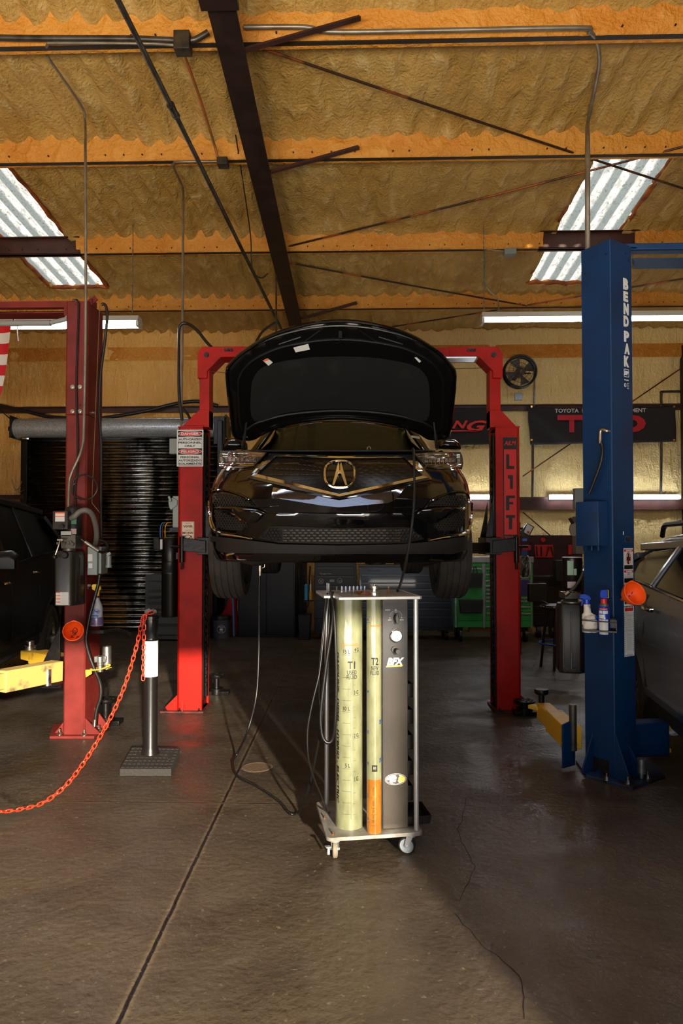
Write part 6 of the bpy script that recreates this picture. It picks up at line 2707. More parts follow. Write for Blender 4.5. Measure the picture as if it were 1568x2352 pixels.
for v, n in ((1826, 5), (1850, 3), (1865, 3), (1879, 2), (1889, 2)):
    for q in range(n):
        cyltext(m, '1/4', xs2(857), p2(v - q * 4), .006, .007)
    hline(m, xs2(853), xs2(865), p2(v + 7), .0008)
for v in (1834, 1892, 1760, 1686):
    hline(m, xs2(843), xs2(848), p2(v), .0009)
wrap(m, c2.x, T2y, r2, .0006)
obj('black_lettering', m, INK, t2, local=True)
m = M()
cyltext(m, '10', xs2(860), p2(1764.5), .012, .013, off=.02)
wrap(m, c2.x, T2y, r2, .0012)
obj('tan_lettering', m, mat('tan_print', (190, 180, 130), .5), t2, local=True)
m = M()
hline(m, xs2(850), xs2(874), p2(1438), .0045)
wrap(m, c2.x, T2y, r2, .0006)
obj('red_mark', m, ORP, t2, local=True)
m = M()
for u, v, s_, w in ((845.5, 1424, '1G', .013), (845, 1590, '3/4', .011), (845, 1682, '1/2', .011), (845, 1755, '10', .011), (845, 1828, '5', .008), (845, 1883, '5', .008)):
    cyltext(m, s_, xs2(u), p2(v), w, .012, off=.01)
for v in (1418, 1431):
    hline(m, xs2(842), xs2(850), p2(v), .0015)
cyltext(m, 'BG', xs2(873), p2(1660), .02, .016, off=.04, rot=True)
cyltext(m, 'BG', xs2(873), p2(1748), .02, .016, off=.04, rot=True)
wrap(m, c2.x, T2y, r2, .0006)
obj('blue_lettering', m, mat('blue_print', (30, 66, 130), .5), t2, local=True)

# control console box
yb0 = -hy + .055
xa, xb = cl(878.5, 1600, yb0).x, cl(936, 1600, yb0).x
CNS = mat('console_black', (50, 46, 42), .3, .55, col2=(66, 60, 54), ns=3, stretch=(1, 1, .5))
m = M().bx(xa, xb, yb0, yb0 + .16, .12, ztp)
bx_ = obj('console', m, CNS, cart, local=True, bevel=.0015)
m = M().bx(xa - .004, xa, yb0 + .005, yb0 + .16, .12, ztp)
for v in (1560, 1620, 1665, 1740, 1795):
    z = cl(878, v, yb0).z
    m.cyl((xa - .003, yb0 + .004, z), (xa - .003, yb0 - .001, z), .0025, n=8)
obj('side_panel', m, mat('black_side', (14, 13, 12), .4), bx_, local=True)
fr = Fr((0, yb0 - .0004, 0), (1, 0, 0), (0, 0, 1))
cxp = lambda u: cl(u, 1500, yb0).x
czp = lambda v: cl(907, v, yb0).z
m = M().bx(xa + .002, xb - .001, yb0 - .0012, yb0, czp(1541), czp(1384))
obj('face_panel', m, mat('console_face', (30, 30, 34), .35, .2, col2=(40, 38, 40), ns=5), bx_, local=True)
fr = Fr((0, yb0 - .0016, 0), (1, 0, 0), (0, 0, 1))
m = M()
for q in range(2):
    fr.rect(m, cxp(884), cxp(896), czp(1400 + q * 1.6), czp(1399.4 + q * 1.6), .0003)
cxk, czk = cxp(909), czp(1416)
for i in range(16):
    a0_, a1_ = rad(10 + i * 10), rad(10 + (i + .7) * 10)
    fr.line(m, [(cxk + .03 * math.cos(a0_), czk + .028 * math.sin(a0_)), (cxk + .03 * math.cos(a1_), czk + .028 * math.sin(a1_))], .0008, .0003)
fr.ring(m, cxk, czp(1405.5), .0055, .0055, .0014, .0003)
for s_, u, v in (('2', 895, 1419), ('3', 922, 1419), ('OFF', 908.5, 1400.5)):
    fr.text(m, s_, cxp(u), czp(v), .005 if len(s_) < 2 else .009, .0055, n=0, ext=.0003)
fr.text(m, 'EMPTY', cxp(895), czp(1424), .016, .0045, n=0, ext=.0003)
fr.text(m, 'SERVICE', cxp(922), czp(1424), .019, .0045, n=0, ext=.0003)
obj('white_print', m, WHT, bx_, local=True)
m = M()
m.cyl((cxk, yb0 - .001, czp(1419)), (cxk, yb0 - .012, czp(1419)), .014, n=20)
m.prism([(cxk - .006, yb0 - .012, czp(1408)), (cxk + .002, yb0 - .012, czp(1407)), (cxk + .008, yb0 - .012, czp(1420)), (cxk + .004, yb0 - .012, czp(1432)), (cxk - .006, yb0 - .012, czp(1430)), (cxk - .01, yb0 - .012, czp(1419))], (0, -.022, 0))
obj('selector_knob', m, BLK, bx_, local=True, bevel=.002)
gx_, gz_ = cxp(908.5), czp(1460)
m = M()
m.lathe((gx_, yb0, gz_), (0, -1, 0), [(.029, 0), (.0305, .003), (.0305, .015), (.027, .018), (.0265, .015), (0, .014)], 32)
g_ = obj('pressure_gauge', m, CHR, bx_, local=True, label='round white-faced pressure gauge')
m = M().cyl((gx_, yb0 - .0146, gz_), (gx_, yb0 - .0152, gz_), .026, n=28)
obj('dial', m, mat('dial_white', (190, 190, 188), .3, coat=.6), g_, local=True)
m = M()
f2 = Fr((gx_, yb0 - .0154, gz_), (1, 0, 0), (0, 0, 1))
for i in range(21):
    a = rad(-45 + i * 13.5)
    f2.line(m, [(.024 * math.cos(a), .024 * math.sin(a)), ((.021 if i % 5 else .018) * math.cos(a), (.021 if i % 5 else .018) * math.sin(a))], .0006, .0002)
f2.line(m, [(-.014, -.013), (.008, .009)], .0014, .0004)
obj('needle_and_ticks', m, INK, g_, local=True)
m = M()
kz = czp(1493)
m.cyl((gx_ - .006, yb0, kz + .004), (gx_ - .006, yb0 - .012, kz + .004), .016, n=20)
m.cyl((gx_ - .002, yb0 - .01, kz), (gx_ + .002, yb0 - .04, kz - .002), .0125, n=18)
m.cyl((gx_ + .002, yb0 - .04, kz - .002), (gx_ + .002, yb0 - .044, kz - .002), .011, n=18)
obj('regulator_knob', m, BLK, bx_, local=True)
m = M()
fr.text(m, 'BFX', cxp(908), czp(1519), abs(cxp(888) - cxp(928)), abs(czp(1510) - czp(1527)), n=0, ext=.0006, off=.05, shear=.3)
obj('logo_lettering', m, WHT, bx_, local=True)
m = M()
m.prism([fr.p(cxp(885.5), czp(1532), 0), fr.p(cxp(923), czp(1531), 0), fr.p(cxp(925), czp(1527.5), 0), fr.p(cxp(887.5), czp(1528.5), 0)], fr.n * .0004)
yl_ = mat('mustard_print', (226, 176, 66), .5)
obj('logo_bar', m, yl_, bx_, local=True)
# oval BG emblem lower down
ox, oz = cxp(907.5), czp(1789.5)
rx_, rz2 = .0525, .0275
m = M()
fr.disc(m, ox, oz, rx_, rz2, .0006)
ov = obj('oval_emblem', m, WHT, bx_, local=True, label='white oval BG emblem')
m = M()
fr.ring(m, ox, oz, rx_ * .97, rz2 * .95, .0035, .0004, .0006)
m.prism([fr.p(ox + a * rx_, oz + b * rz2, .0006) for a, b in ((-.05, .7), (.25, .8), (.4, .45), (.3, .1), (.2, -.3), (.35, -.7), (0, -.8), (-.35, -.62), (-.1, -.5), (.05, -.1), (.1, .3), (.05, .5))], fr.n * .0004)
m.prism([fr.p(ox + a * rx_, oz + b * rz2, .0006) for a, b in ((-.9, -.05), (-.6, -.1), (-.5, -.35), (-.55, -.6), (-.75, -.4))], fr.n * .0004)
obj('emblem_grey', m, mat('emblem_grey', (74, 70, 66), .5), ov, local=True)
m = M()
fr.disc(m, ox + rx_ * .56, oz - .0005, .0165, .0165, .0004, .0011)
obj('emblem_gold', m, mat('emblem_gold', (216, 190, 96), .45), ov, local=True)
m = M()
fr.text(m, 'BG', ox - rx_ * .26, oz - .004, .036, .02, n=.0016, ext=.0004, off=.05, shear=.3)
obj('emblem_lettering', m, WHT, ov, local=True)
m = M()
fr.text(m, 'BG', ox - rx_ * .26 - .001, oz - .005, .04, .0235, n=.0012, ext=.0003, off=.1, shear=.3)
obj('emblem_outline', m, mat('emblem_dark', (60, 56, 52), .5), ov, local=True)
# parts trays on the right side
TRY = mat('black_tray', (30, 28, 26), .4, .3)
for v0, v1, u1 in ((1588, 1558, 948), (1646, 1615, 948), (1702, 1671, 948), (1759, 1728, 947), (1815, 1783, 948)):
    z0, z1 = cl(940, v0, 0).z, cl(940, v1, 0).z
    m = M()
    x0 = xb + .002
    x1 = x0 + .034
    ya, yb_ = yb0 + .04, yb0 + .14
    m.bx(x0, x1, ya, yb_, z0, z0 + .003)
    m.bx(x0, x1, ya, ya + .002, z0, z1)
    m.bx(x0, x1, yb_ - .002, yb_, z0, z1)
    m.bx(x1 - .002, x1, ya, yb_, z0, z1)
    obj('parts_tray', m, TRY, cart, local=True)
z0, z1 = cl(950, 1892, 0).z, cl(950, 1838, .05).z
m = M()
x0, x1 = xb + .002, cl(971, 1870, 0).x
ya, yb_ = yb0 + .02, yb0 + .2
m.bx(x0, x1 - .006, ya, yb_, .125, .128)
m.prism([(x0, ya, .125), (x1 - .008, ya, .125), (x1, ya, z1), (x0, ya, z1)], (0, .002, 0))
m.prism([(x0, yb_, .125), (x1 - .008, yb_, .125), (x1, yb_, z1), (x0, yb_, z1)], (0, .002, 0))
m.prism([(x1 - .008, ya, .125), (x1 - .006, ya, .125), (x1 + .002, ya, z1), (x1, ya, z1)], (0, yb_ - ya, 0))
m.bx(x0, x1, ya - .001, ya + .002, z1 - .002, z1)
obj('deep_tray', m, TRY, cart, local=True, label='deep black steel tray at the foot')
# fittings on top
m = M()
for i, u in enumerate((785, 794, 803, 812, 820.5, 829, 837.5)):
    p = cl(u, 1362, -.02)
    x = p.x
    z = ztp + .015
    m.cyl((x, -.02, z), (x, -.02, z + .012), .0075, n=6)
    m.cyl((x, -.02, z + .012), (x, -.02, z + .038), .006, n=14)
    m.cyl((x, -.02, z + .02), (x, -.02, z + .034), .0075, n=14)
obj('adapter', m, CHR, tpl, local=True)
m = M()
x = cl(860, 1360, -hy + .05).x
z = ztp + .014
m.lathe((x, -hy + .05, z), (0, 0, 1), [(.022, 0), (.022, .018), (.018, .02), (.015, .022), (.015, .036), (.023, .038), (.023, .048), (.015, .05), (.006, .05), (.006, .055)], 28)
obj('filler_cap', m, ALU, tpl, local=True, bevel=.0005)
BRS = mat('brass_fitting', (196, 150, 84), .3, .9)
m = M()
x = cl(892, 1360, -.05).x
m.lathe((x, -.05, z), (0, 0, 1), [(.005, 0), (.005, .012), (.007, .014), (.005, .02), (.004, .026), (.006, .03), (.003, .036)], 14)
obj('brass_nipple', m, BRS, tpl, local=True)
m = M()
x = cl(823.5, 1363, -.1).x
m.box((x, -.1, z + .012), (.016, .02, .018), .3)
m.bar((x, -.1, z + .012), (x + .03, -.11, z + .006), .004, .004)
obj('brass_valve', m, BRS, tpl, local=True)
m = M()
m.tube([(x + .01, -.12, z + .01), (x + .03, -.13, z + .018), (x + .05, -.13, z + .006), (x + .03, -.14, z + .004), (x + .015, -.13, z + .008)], .0015, 6, sm=5)
obj('key_ring', m, REDP, tpl, local=True)
# hose hooks at the back left
m = M()
for u, D_, y in ((751, 0, hy - .1), (755, 0, hy - .14), (773, 0, hy - .06)):
    x = cl(u, 1360, y).x
    m.cyl((x, y, ztp - .02), (x, y, ztp + .06 - (.02 if u > 770 else 0)), .003, n=8)
m.bx(cl(744, 1372, hy - .12).x, cl(772, 1372, hy - .12).x, hy - .16, hy - .06, ztp - .004, ztp + .002)
obj('hose_hook', m, ALUE, cart, local=True)
# casters
def caster(x, y, rz, brake=False):
    m = M()
    R_ = Matrix.Rotation(rz, 3, 'Z')
    T_ = lambda a, b, z: V3((x, y, 0)) + R_ @ V3((a, b, z))
    r = .041
    m.lathe(T_(-.011, .02, r), R_ @ V3((1, 0, 0)), [(r * .78, -.0), (r * .9, .0), (r, .004), (r, .018), (r * .9, .022), (r * .78, .022)], 32, cap=False)
    w = obj('caster_wheel', m, mat('caster_rubber', (46, 42, 38), .6) if not brake else mat('caster_tread', (128, 116, 98), .6), cart, local=True)
    m = M()
    m.lathe(T_(-.012, .02, r), R_ @ V3((1, 0, 0)), [(0, 0), (r * .3, 0), (r * .34, .004), (r * .66, .006), (r * .72, .0), (r * .8, .0), (r * .8, .024), (r * .7, .024), (r * .3, .024), (0, .024)], 32)
    obj('hub', m, mat('blue_grey_hub', (168, 178, 184), .35), w, local=True)
    m = M()
    m.lathe((x, y, .085), (0, 0, 1), [(.022, 0), (.026, .004), (.026, .012), (.018, .015)], 20)
    for s in (-1, 1):
        m.prism([T_(s * .016, -.012, .088), T_(s * .016, .02, .088), T_(s * .016, .03, r), T_(s * .016, .02, r - .01), T_(s * .016, .01, r)], R_ @ V3((s * .0025, 0, 0)))
    m.cyl(T_(-.022, .02, r), T_(.022, .02, r), .006, n=10)
    m.bx(x - .028, x + .028, y - .028, y + .028, .096, .1)
    f = obj('caster_fork', m, ALUE, w, local=True, bevel=.001)
    if brake:
        m = M()
        m.bar(T_(-.022, 0, .06), T_(-.045, -.01, .062), .02, .004)
        m.bar(T_(-.03, -.005, .06), T_(-.03, -.012, .028), .01, .004)
        obj('brake_lever', m, ALUE, w, local=True)


caster(-hx + .045, -hy + .04, -ang_c + .03, True)
caster(hx - .05, -hy + .04, rad(66), False)
caster(hx - .05, hy - .05, rad(50), False)
caster(-hx + .05, hy - .05, rad(20), False)
m = M()
for x, y in ((-hx + .035, -hy + .035), (-hx + .03, hy - .03), (-hx + .02, 0)):
    m.cyl((x, y, .118), (x, y, .124), .007, n=6)
    m.cyl((x, y, .124), (x, y, .134), .0035, n=8)
obj('bolt', m, mat('copper_bolt', (190, 140, 110), .3, .9), cart, local=True)
# ---- hoses of the machine
HB = mat('black_service_hose', (16, 15, 15), .36)


def hose(pts, r, lab, sm=8, mt=HB):
    return single('hose', M().tube(pts, r, 10, sm=sm), mt, lab, 'hose')


DH = 3.35
hose([P(948, 1030, 4.12), P(950, 1048, 4.03), P(951, 1080, 4.02), P(951, 1150, 4.0), P(944, 1220, 3.95), P(932, 1290, 3.85), P(920, 1340, 3.7), P(913, 1357, 3.52)], .0075, 'black hose running from the SUV engine bay down to the machine top', 8)
hose([P(597, 1306, 4.75), P(595, 1360, 4.75), P(594, 1500, 4.72), P(588, 1600, 4.68), P(568, 1680, 4.6), P(545, 1730, 4.75), fl(534, 1752, .01), fl(545, 1782, .01), fl(590, 1806, .01), fl(640, 1840, .01), fl(665, 1868, .01), fl(685, 1866, .012), P(700, 1835, 3.6), P(716, 1780, 3.5), P(735, 1680, 3.4), P(745, 1580, 3.35), P(752, 1480, 3.35), P(757, 1400, 3.36), P(760, 1372, 3.4), P(764, 1360, 3.42)], .0075, 'long black hose from the left front wheel looping over the floor to the machine')
hose([P(752, 1362, 3.4), P(748, 1400, 3.38), P(742, 1470, 3.36), P(734, 1540, 3.34), P(728, 1570, 3.33), P(716, 1620, 3.32), P(706, 1680, 3.32), P(708, 1740, 3.33), P(720, 1785, 3.36), P(738, 1830, 3.4), P(749, 1860, 3.42), fl(755, 1866, .125)], .005, 'thin black hose arcing left of the machine and into its base plate')
hose([P(758, 1358, 3.36), P(763, 1375, 3.34), P(763, 1430, 3.33), P(750, 1520, 3.33), P(740, 1600, 3.33), P(736, 1650, 3.33), P(740, 1690, 3.33), P(752, 1706, 3.33), P(764, 1695, 3.33), P(770, 1650, 3.31), P(772, 1560, 3.3), P(770, 1460, 3.3), P(765, 1390, 3.31), P(759, 1362, 3.34)], .008, 'thick black hose coil hanging on the left side of the machine')
hose([P(749, 1364, 3.42), P(744, 1420, 3.42), P(735, 1520, 3.4), P(733, 1600, 3.4), P(738, 1640, 3.4)], .006, 'short black hose end hanging behind the machine hose coil', 6)
m = M()
m.cyl(P(597, 1296, 4.75), P(597, 1312, 4.75), .013, n=12)
m.cyl(P(597, 1312, 4.75), P(597, 1322, 4.75), .009, n=12)
m.tube([P(600, 1290, 4.75), P(608, 1290, 4.75), P(607, 1303, 4.75), P(601, 1305, 4.75)], .003, 6)
single('quick_coupler', m, ZINC, 'silver bleed fitting clipped under the left front wheel', 'fitting')

# ---- bollard with rubber base
bq = [fl(273, 1771), fl(391, 1771), fl(413, 1722), fl(303, 1719)]
bp_ = P(346, 1743, 4.72)
bol = thing('bollard', 'black delineator post with white band standing on a rubber base', 'bollard', (bp_.x, bp_.y, 0), 0)
m = M()
bh = .045
q = [fl(275, 1766, bh), fl(393, 1766, bh), fl(413, 1718, bh), fl(303, 1716, bh)]
m.prism([(p.x, p.y, 0) for p in q], (0, 0, bh))
cb_ = sum((p for p in q), V3()) / 4
for i in range(11):
    for j in range(7):
        f1, f2 = (i + .5) / 11, (j + .5) / 7
        p = q[0].lerp(q[1], f1).lerp(q[3].lerp(q[2], f1), f2)
        if (p - V3((bp_.x, bp_.y, bh))).length > .08:
            m.box((p.x, p.y, bh), (.022, .013, .006))
m.prism([q[1].lerp(q[2], .4) + V3((-.05, 0, 0)), q[1].lerp(q[2], .4) + V3((-.03, 0, 0)), q[1].lerp(q[2], .75) + V3((-.03, 0, 0)), q[1].lerp(q[2], .75) + V3((-.05, 0, 0))], (0, 0, .0035))
obj('rubber_base', m, mat('recycled_rubber', (44, 41, 38), .75, bump=.4, bs=60), bol, bevel=.002)
bx_c = P(346, 1600, 4.72).x
byc = bp_.y
zb_ = lambda v: zat(v, 4.72)
rb = .047
PM = mat('bollard_black', (24, 22, 21), .3)
m = M()
m.lathe((bx_c, byc, bh), (0, 0, 1), [(.062, 0), (.056, .02), (rb, .045), (rb, zb_(1551) - bh)], 36)
obj('post', m, PM, bol)
m = M()
m.lathe((bx_c, byc, zb_(1551)), (0, 0, 1), [(rb + .001, 0), (rb + .001, zb_(1470) - zb_(1551))], 36)
obj('reflective_band', m, mat('retroreflective_white', (244, 246, 250), .35, spec=.6), bol, label='bright white reflective band')
m = M()
H = zb_(1412) - zb_(1470)
m.lathe((bx_c, byc, zb_(1470)), (0, 0, 1), [(rb, 0), (rb + .004, .005), (rb + .004, .02), (rb, .025), (rb, H - .03), (rb + .005, H - .027), (rb + .005, H - .008), (rb - .004, H), (0, H)], 36)
obj('collar', m, PM, bol)
m = M()
a = P(346, 1404, 4.72)
pts = [P(u, v, 4.72) for u, v in ((331, 1408), (333, 1400), (342, 1397), (347, 1400), (352, 1397), (359, 1400), (361, 1408), (355, 1410), (350, 1405), (343, 1405), (338, 1410))]
m.prism(pts, (0, .02, 0))
obj('chain_hook', m, PM, bol, bevel=.002)

# ---- red plastic chain
CHM = mat('red_plastic_chain', (232, 62, 34), .35, coat=.2)


def chain(pts, name, lab, pitch=.0345):
    path = cr(pts, 24)
    L_ = [0]
    for i in range(1, len(path)):
        L_.append(L_[-1] + (path[i] - path[i - 1]).length)

    def pos(s):
        for i in range(1, len(L_)):
            if L_[i] >= s:
                t = (s - L_[i - 1]) / max(1e-9, L_[i] - L_[i - 1])
                return path[i - 1].lerp(path[i], t)
        return path[-1]
    m = M()
    n = int(L_[-1] / pitch)
    for k in range(n):
        s = (k + .5) * pitch
        c = pos(s)
        d = (pos(min(L_[-1], s + .01)) - pos(max(0, s - .01))).normalized()
        up = V3((0, 1, 0))
        a = (d.cross(up)).normalized()
        if k % 2:
            a = (a * .25 + up * .97).normalized()
        else:
            a = (a * .97 + up * .2).normalized()
        a = (a - d * a.dot(d)).normalized()
        hl_, hw2 = pitch * .64, pitch * .31
        ring = []
        for i in range(14):
            t = 2 * PI * i / 14
            x = math.cos(t)
            ring.append(c + d * ((hl_ - hw2) * (1 if x > 0 else -1) + hw2 * x) + a * hw2 * math.sin(t))
        m.tube(ring, pitch * .095, 6, closed=True)
    return single(name, m, CHM, lab, 'chain')


chain([P(352, 1406, 4.68), P(343, 1408, 4.67), P(334, 1413, 4.665), P(327, 1425, 4.66), P(312, 1490, 4.6), P(288, 1570, 4.5), P(258, 1640, 4.37), P(225, 1700, 4.25), P(190, 1755, 4.12), P(150, 1805, 3.98), P(100, 1843, 3.85), P(50, 1858, 3.72), P(0, 1864, 3.6), P(-60, 1860, 3.45)], 'barrier_chain', 'long red plastic chain sagging left from the bollard top to the floor edge', .034)
chain([P(334, 1412, 4.66), P(331, 1430, 4.655), P(330, 1480, 4.655), P(328.5, 1564, 4.655)], 'barrier_chain', 'short red chain end hanging straight down the bollard', .034)
# ================================================================== CLUTTER
BLUP = mat('bright_blue_plastic', (22, 66, 178), .35)
YLP = mat('yellow_plastic', (240, 205, 50), .35)
ORF = mat('orange_funnel', (250, 92, 24), .4)


# ---- orange funnels
def funnel(c, ax, r, lab, marks, par_n=None, lip_up=V3((0, 0, 1))):
    t = thing('funnel', lab, 'funnel', c)
    ax = V3(ax).normalized()
    m = M()
    L_ = r * 1.5
    prof = [(r, 0), (r * .985, .006), (r * .97, L_ * .12), (r * .9, L_ * .3), (r * .72, L_ * .55), (r * .4, L_ * .8), (r * .13, L_ * .95), (r * .12, L_ * 1.15)]
    m.lathe(c, -ax, prof, 40, cap=False)
    obj('bowl', m, ORF, t, solid=.003)
    m = M()
    a = ax.orthogonal().normalized()
    b = ax.cross(a)
    m.tube([c + (a * math.cos(2 * PI * i / 40) + b * math.sin(2 * PI * i / 40)) * r for i in range(40)], .0035, 6, closed=True)
    up = (lip_up - ax * lip_up.dot(ax)).normalized()
    sd_ = ax.cross(up)
    m.prism([c + up * r * .98 + sd_ * .02, c + up * r * 1.1 + sd_ * .006, c + up * r * 1.1 - sd_ * .006, c + up * r * .98 - sd_ * .02], ax * .003)
    obj('rim', m, ORF, t)
    m = M()
    for f_ in (.3, .42, .55, .66):
        k = [(x, h) for x, h in prof]
        rr = lerp_tab([(h / L_, x) for x, h in k], f_)
        pts = [c - ax * (f_ * L_) + (a * math.cos(2 * PI * i / 36) + b * math.sin(2 * PI * i / 36)) * rr * .995 for i in range(36)]
        m.tube(pts, .0016, 4, closed=True)
    obj('ring_rib', m, ORF, t)
    m = M()
    for pts in marks:
        pl = [c + sd_ * x * r + up * y * r - ax * (L_ * lerp_tab([(0, .8), (.4, .75), (.72, .5), (.9, .27), (1, .04)], math.hypot(x, y)) - .006) for x, y in pts]
        m.tube(pl, .0022, 5, sm=3)
    obj('marker_scribble', m, INK, t)
    return t


DMf = 5.05
c = P(168, 1449, DMf)
funnel(c, V3((.25, -1, .35)), .072, 'orange funnel hung on the maroon column', [[(.2, .35), (.0, .5), (-.2, .35), (-.2, .1), (0, 0), (.15, .05)], [(-.1, .2), (.45, .15)], [(.18, .35), (.2, -.1)], [(.0, -.2), (.3, -.35), (.1, -.45), (.35, -.5)], [(-.5, -.55), (-.35, -.4), (-.2, -.6)]])
c = P(1458, 1362, 4.17)
funnel(c, V3((.35, -1, .45)), .073, 'orange funnel stuck on the blue column', [[(.1, -.3), (.25, -.15), (.45, -.25), (.5, -.45), (.3, -.55), (.15, -.45), (.3, -.3), (.4, -.5)], [(-.35, .1), (-.2, .05)], [(-.5, .35), (-.45, .2)]])


# ---- spray bottle on the maroon lift
def revolve(c, prof, n=28):
    return M().lathe(c, (0, 0, 1), prof, n)


DS = 5.3
pb = P(222, 1437, DS)
H = (1437 - 1343) * DS / F
sb = thing('spray_bottle', 'translucent spray bottle with yellow trigger head and violet liquid', 'bottle', pb)
s_ = DS / F
m = revolve(pb, [(.0, 0), (13.5 * s_, 0), (14.5 * s_, 1 * s_), (13 * s_, 26 * s_), (13.2 * s_, 40 * s_), (11 * s_, 48 * s_), (6 * s_, 60 * s_), (4.5 * s_, 66 * s_), (0, 66 * s_)])
b_ = obj('bottle_body', m, mat('milky_plastic', (176, 182, 190), .35, coat=.3), sb)
m = revolve(pb + V3((0, 0, .003)), [(.0, 0), (14 * s_, 0), (14.9 * s_, 2 * s_), (13.8 * s_, 19 * s_), (0, 19 * s_)])
obj('violet_liquid', m, mat('violet_liquid', (104, 88, 128), .35, coat=.3), sb)
fr = Fr(pb + V3((2 * s_, -14 * s_, 0)), (1, 0, 0), (0, 0, 1))
m = M()
fr.text(m, 'Zep', 1 * s_, 33.5 * s_, 13 * s_, 7 * s_, n=.0, ext=.001, off=.04, shear=.2)
fr.ring(m, 1 * s_, 33.5 * s_, 9 * s_, 6 * s_, .003, .001)
for i in range(2):
    fr.rect(m, -7 * s_, 7 * s_, (25.5 - i * 3) * s_, (24 - i * 3) * s_, .0008)
obj('blue_logo', m, mat('logo_blue', (34, 70, 150), .5), sb)
m = M()
m.cyl(pb + V3((0, 0, 64 * s_)), pb + V3((0, 0, 68 * s_)), 5.5 * s_, n=18)
obj('neck_ring', m, mat('navy_plastic', (24, 28, 84), .4), sb)
m = M()
t0 = pb + V3((0, 0, 68 * s_))
m.cyl(t0, t0 + V3((3 * s_, 0, 16 * s_)), 4.6 * s_, 3.6 * s_, n=14)
m.prism([t0 + V3((x * s_, -.012, z * s_)) for x, z in ((-12, 22), (-9, 27), (-2, 27), (8, 22), (9, 14), (5, 12), (1, 14), (-6, 16))], (0, .024, 0))
m.prism([t0 + V3((x * s_, -.006, z * s_)) for x, z in ((-2, 17), (-12, 20), (-11, 15), (-4, 11), (-1, 12))], (0, .012, 0))
obj('trigger_head', m, YLP, sb, bevel=.003)
m = M()
q = t0 + V3((-14 * s_, 0, 24 * s_))
m.bar(q + V3((0, 0, 0)), q + V3((-12 * s_, 0, -.0)), .02, .018)
m.prism([q + V3((x * s_, -.01, z * s_)) for x, z in ((-12, 3), (-6, 2), (-8, -20), (-14, -22))], (0, .03, 0))
single('grey_nozzle_holder', m, mat('grey_plastic', (132, 130, 122), .5), 'grey plastic sprayer piece beside the yellow trigger', 'sprayer', bevel=.003)
m = M()
p = P(205, 1452, 5.3)
m.bx(p.x, p.x + .13, p.y - .05, p.y + .12, p.z - .004, p.z)
m.bx(p.x, p.x + .13, p.y - .052, p.y - .048, p.z, p.z + .02)
shelf = single('side_shelf', m, BLKM, 'small black shelf under the spray bottle on the maroon column', 'shelf')
m = M()
for i in range(22):
    t = i / 22
    c0 = P(235 + 68 * t, 1454 - 9 * math.sin(t * PI) + 4 * t, 5.35)
    m.tube([c0 + V3((.006 * math.cos(a) * 1, .012 * math.sin(a), .012 * math.cos(a * 1 + .5))) for a in [k * PI / 4 for k in range(9)]], .0028, 5)
single('coiled_air_line', m, mat('dark_coil', (40, 38, 35), .4), 'dark coiled line trailing right of the maroon column shelf', 'cord')

# ---- magnetic holder with sprayer and lubricant can on the blue column
DB = 4.3
nLf = -ex
hb0 = A(-.005, 0, 0)
c_ = P(1378, 1450, 4.27)
tr = thing('magnetic_tray', 'black magnetic can holder on the blue column', 'tray', c_)
a, b = P(1336, 1446, 4.25), P(1416, 1452, 4.17)
dirv = (b - a)
dirv.z = 0
dirv.normalize()
nv = V3((-dirv.y, dirv.x, 0))                         # away from viewer
Lr = (b - a).length
m = M()
z_ = (a.z + b.z) / 2
T_ = lambda s, t, z: a + dirv * s + nv * t + V3((0, 0, z - a.z))
m.prism([T_(0, 0, z_ - .008), T_(Lr, 0, z_ - .008), T_(Lr, .09, z_ - .008), T_(0, .09, z_ - .008)], (0, 0, .01))
m.tube([T_(0, .08, z_ + .06), T_(0, 0, z_ + .06), T_(Lr, 0, z_ + .055), T_(Lr, .08, z_ + .055)], .0035, 8)
m.prism([T_(Lr - .004, 0, z_), T_(Lr, 0, z_), T_(Lr, .09, z_), T_(Lr - .004, .09, z_)], (0, 0, .07))
m.prism([T_(Lr * .72, .085, z_), T_(Lr, .085, z_), T_(Lr, .09, z_), T_(Lr * .72, .09, z_)], (0, 0, .07))
m.prism([T_(0, 0, z_), T_(.004, 0, z_), T_(.004, .09, z_), T_(0, .09, z_)], (0, 0, .03))
obj('rail', m, BLKM, tr)
p = P(1356, 1453, 4.27)
s_ = 4.27 / F
sp = thing('spray_bottle', 'stained white spray bottle with blue trigger head', 'bottle', p)
m = M()
w2 = 17 * s_
rows = []
for z, x0, x1 in ((0, -16, 18), (4, -17, 19), (30, -17, 18), (40, -17, 14), (45, -13, 4), (50, -13, 3), (62, -13, 2), (64, -13, 2)):
    cx, hw2 = (x0 + x1) / 2, (x1 - x0) / 2
    dp = min(hw2, 11)
    rows.append([p + V3(((cx + hw2 * math.cos(a_)) * s_, .02 + dp * s_ * math.sin(a_), z * s_)) for a_ in [k * 2 * PI / 20 for k in range(20)]])
m.secs(rows)
obj('bottle_body', m, mat('stained_white_plastic', (214, 206, 192), .5, col2=(120, 104, 82), ns=22, lo=.5, hi=.68), sp)
m = M()
q = p + V3((12 * s_, .012, 33 * s_))
m.secs([[q + V3((math.cos(a_) * rx1 * s_, dy, math.sin(a_) * rx1 * .8 * s_)) for a_ in [k * 2 * PI / 16 for k in range(16)]] for rx1, dy in ((3, -.014), (8, -.006), (8, .02))])
obj('side_cap', m, BLUP, sp)
m = M()
q = p + V3((-6 * s_, .02, 64 * s_))
m.cyl(q, q + V3((0, 0, 12 * s_)), 6 * s_, n=16)
m.prism([q + V3((x * s_, -.012, z * s_)) for x, z in ((-17, 16), (-15, 22), (-4, 23), (6, 19), (9, 12), (6, 9), (0, 12), (-6, 11), (-16, 14))], (0, .024, 0))
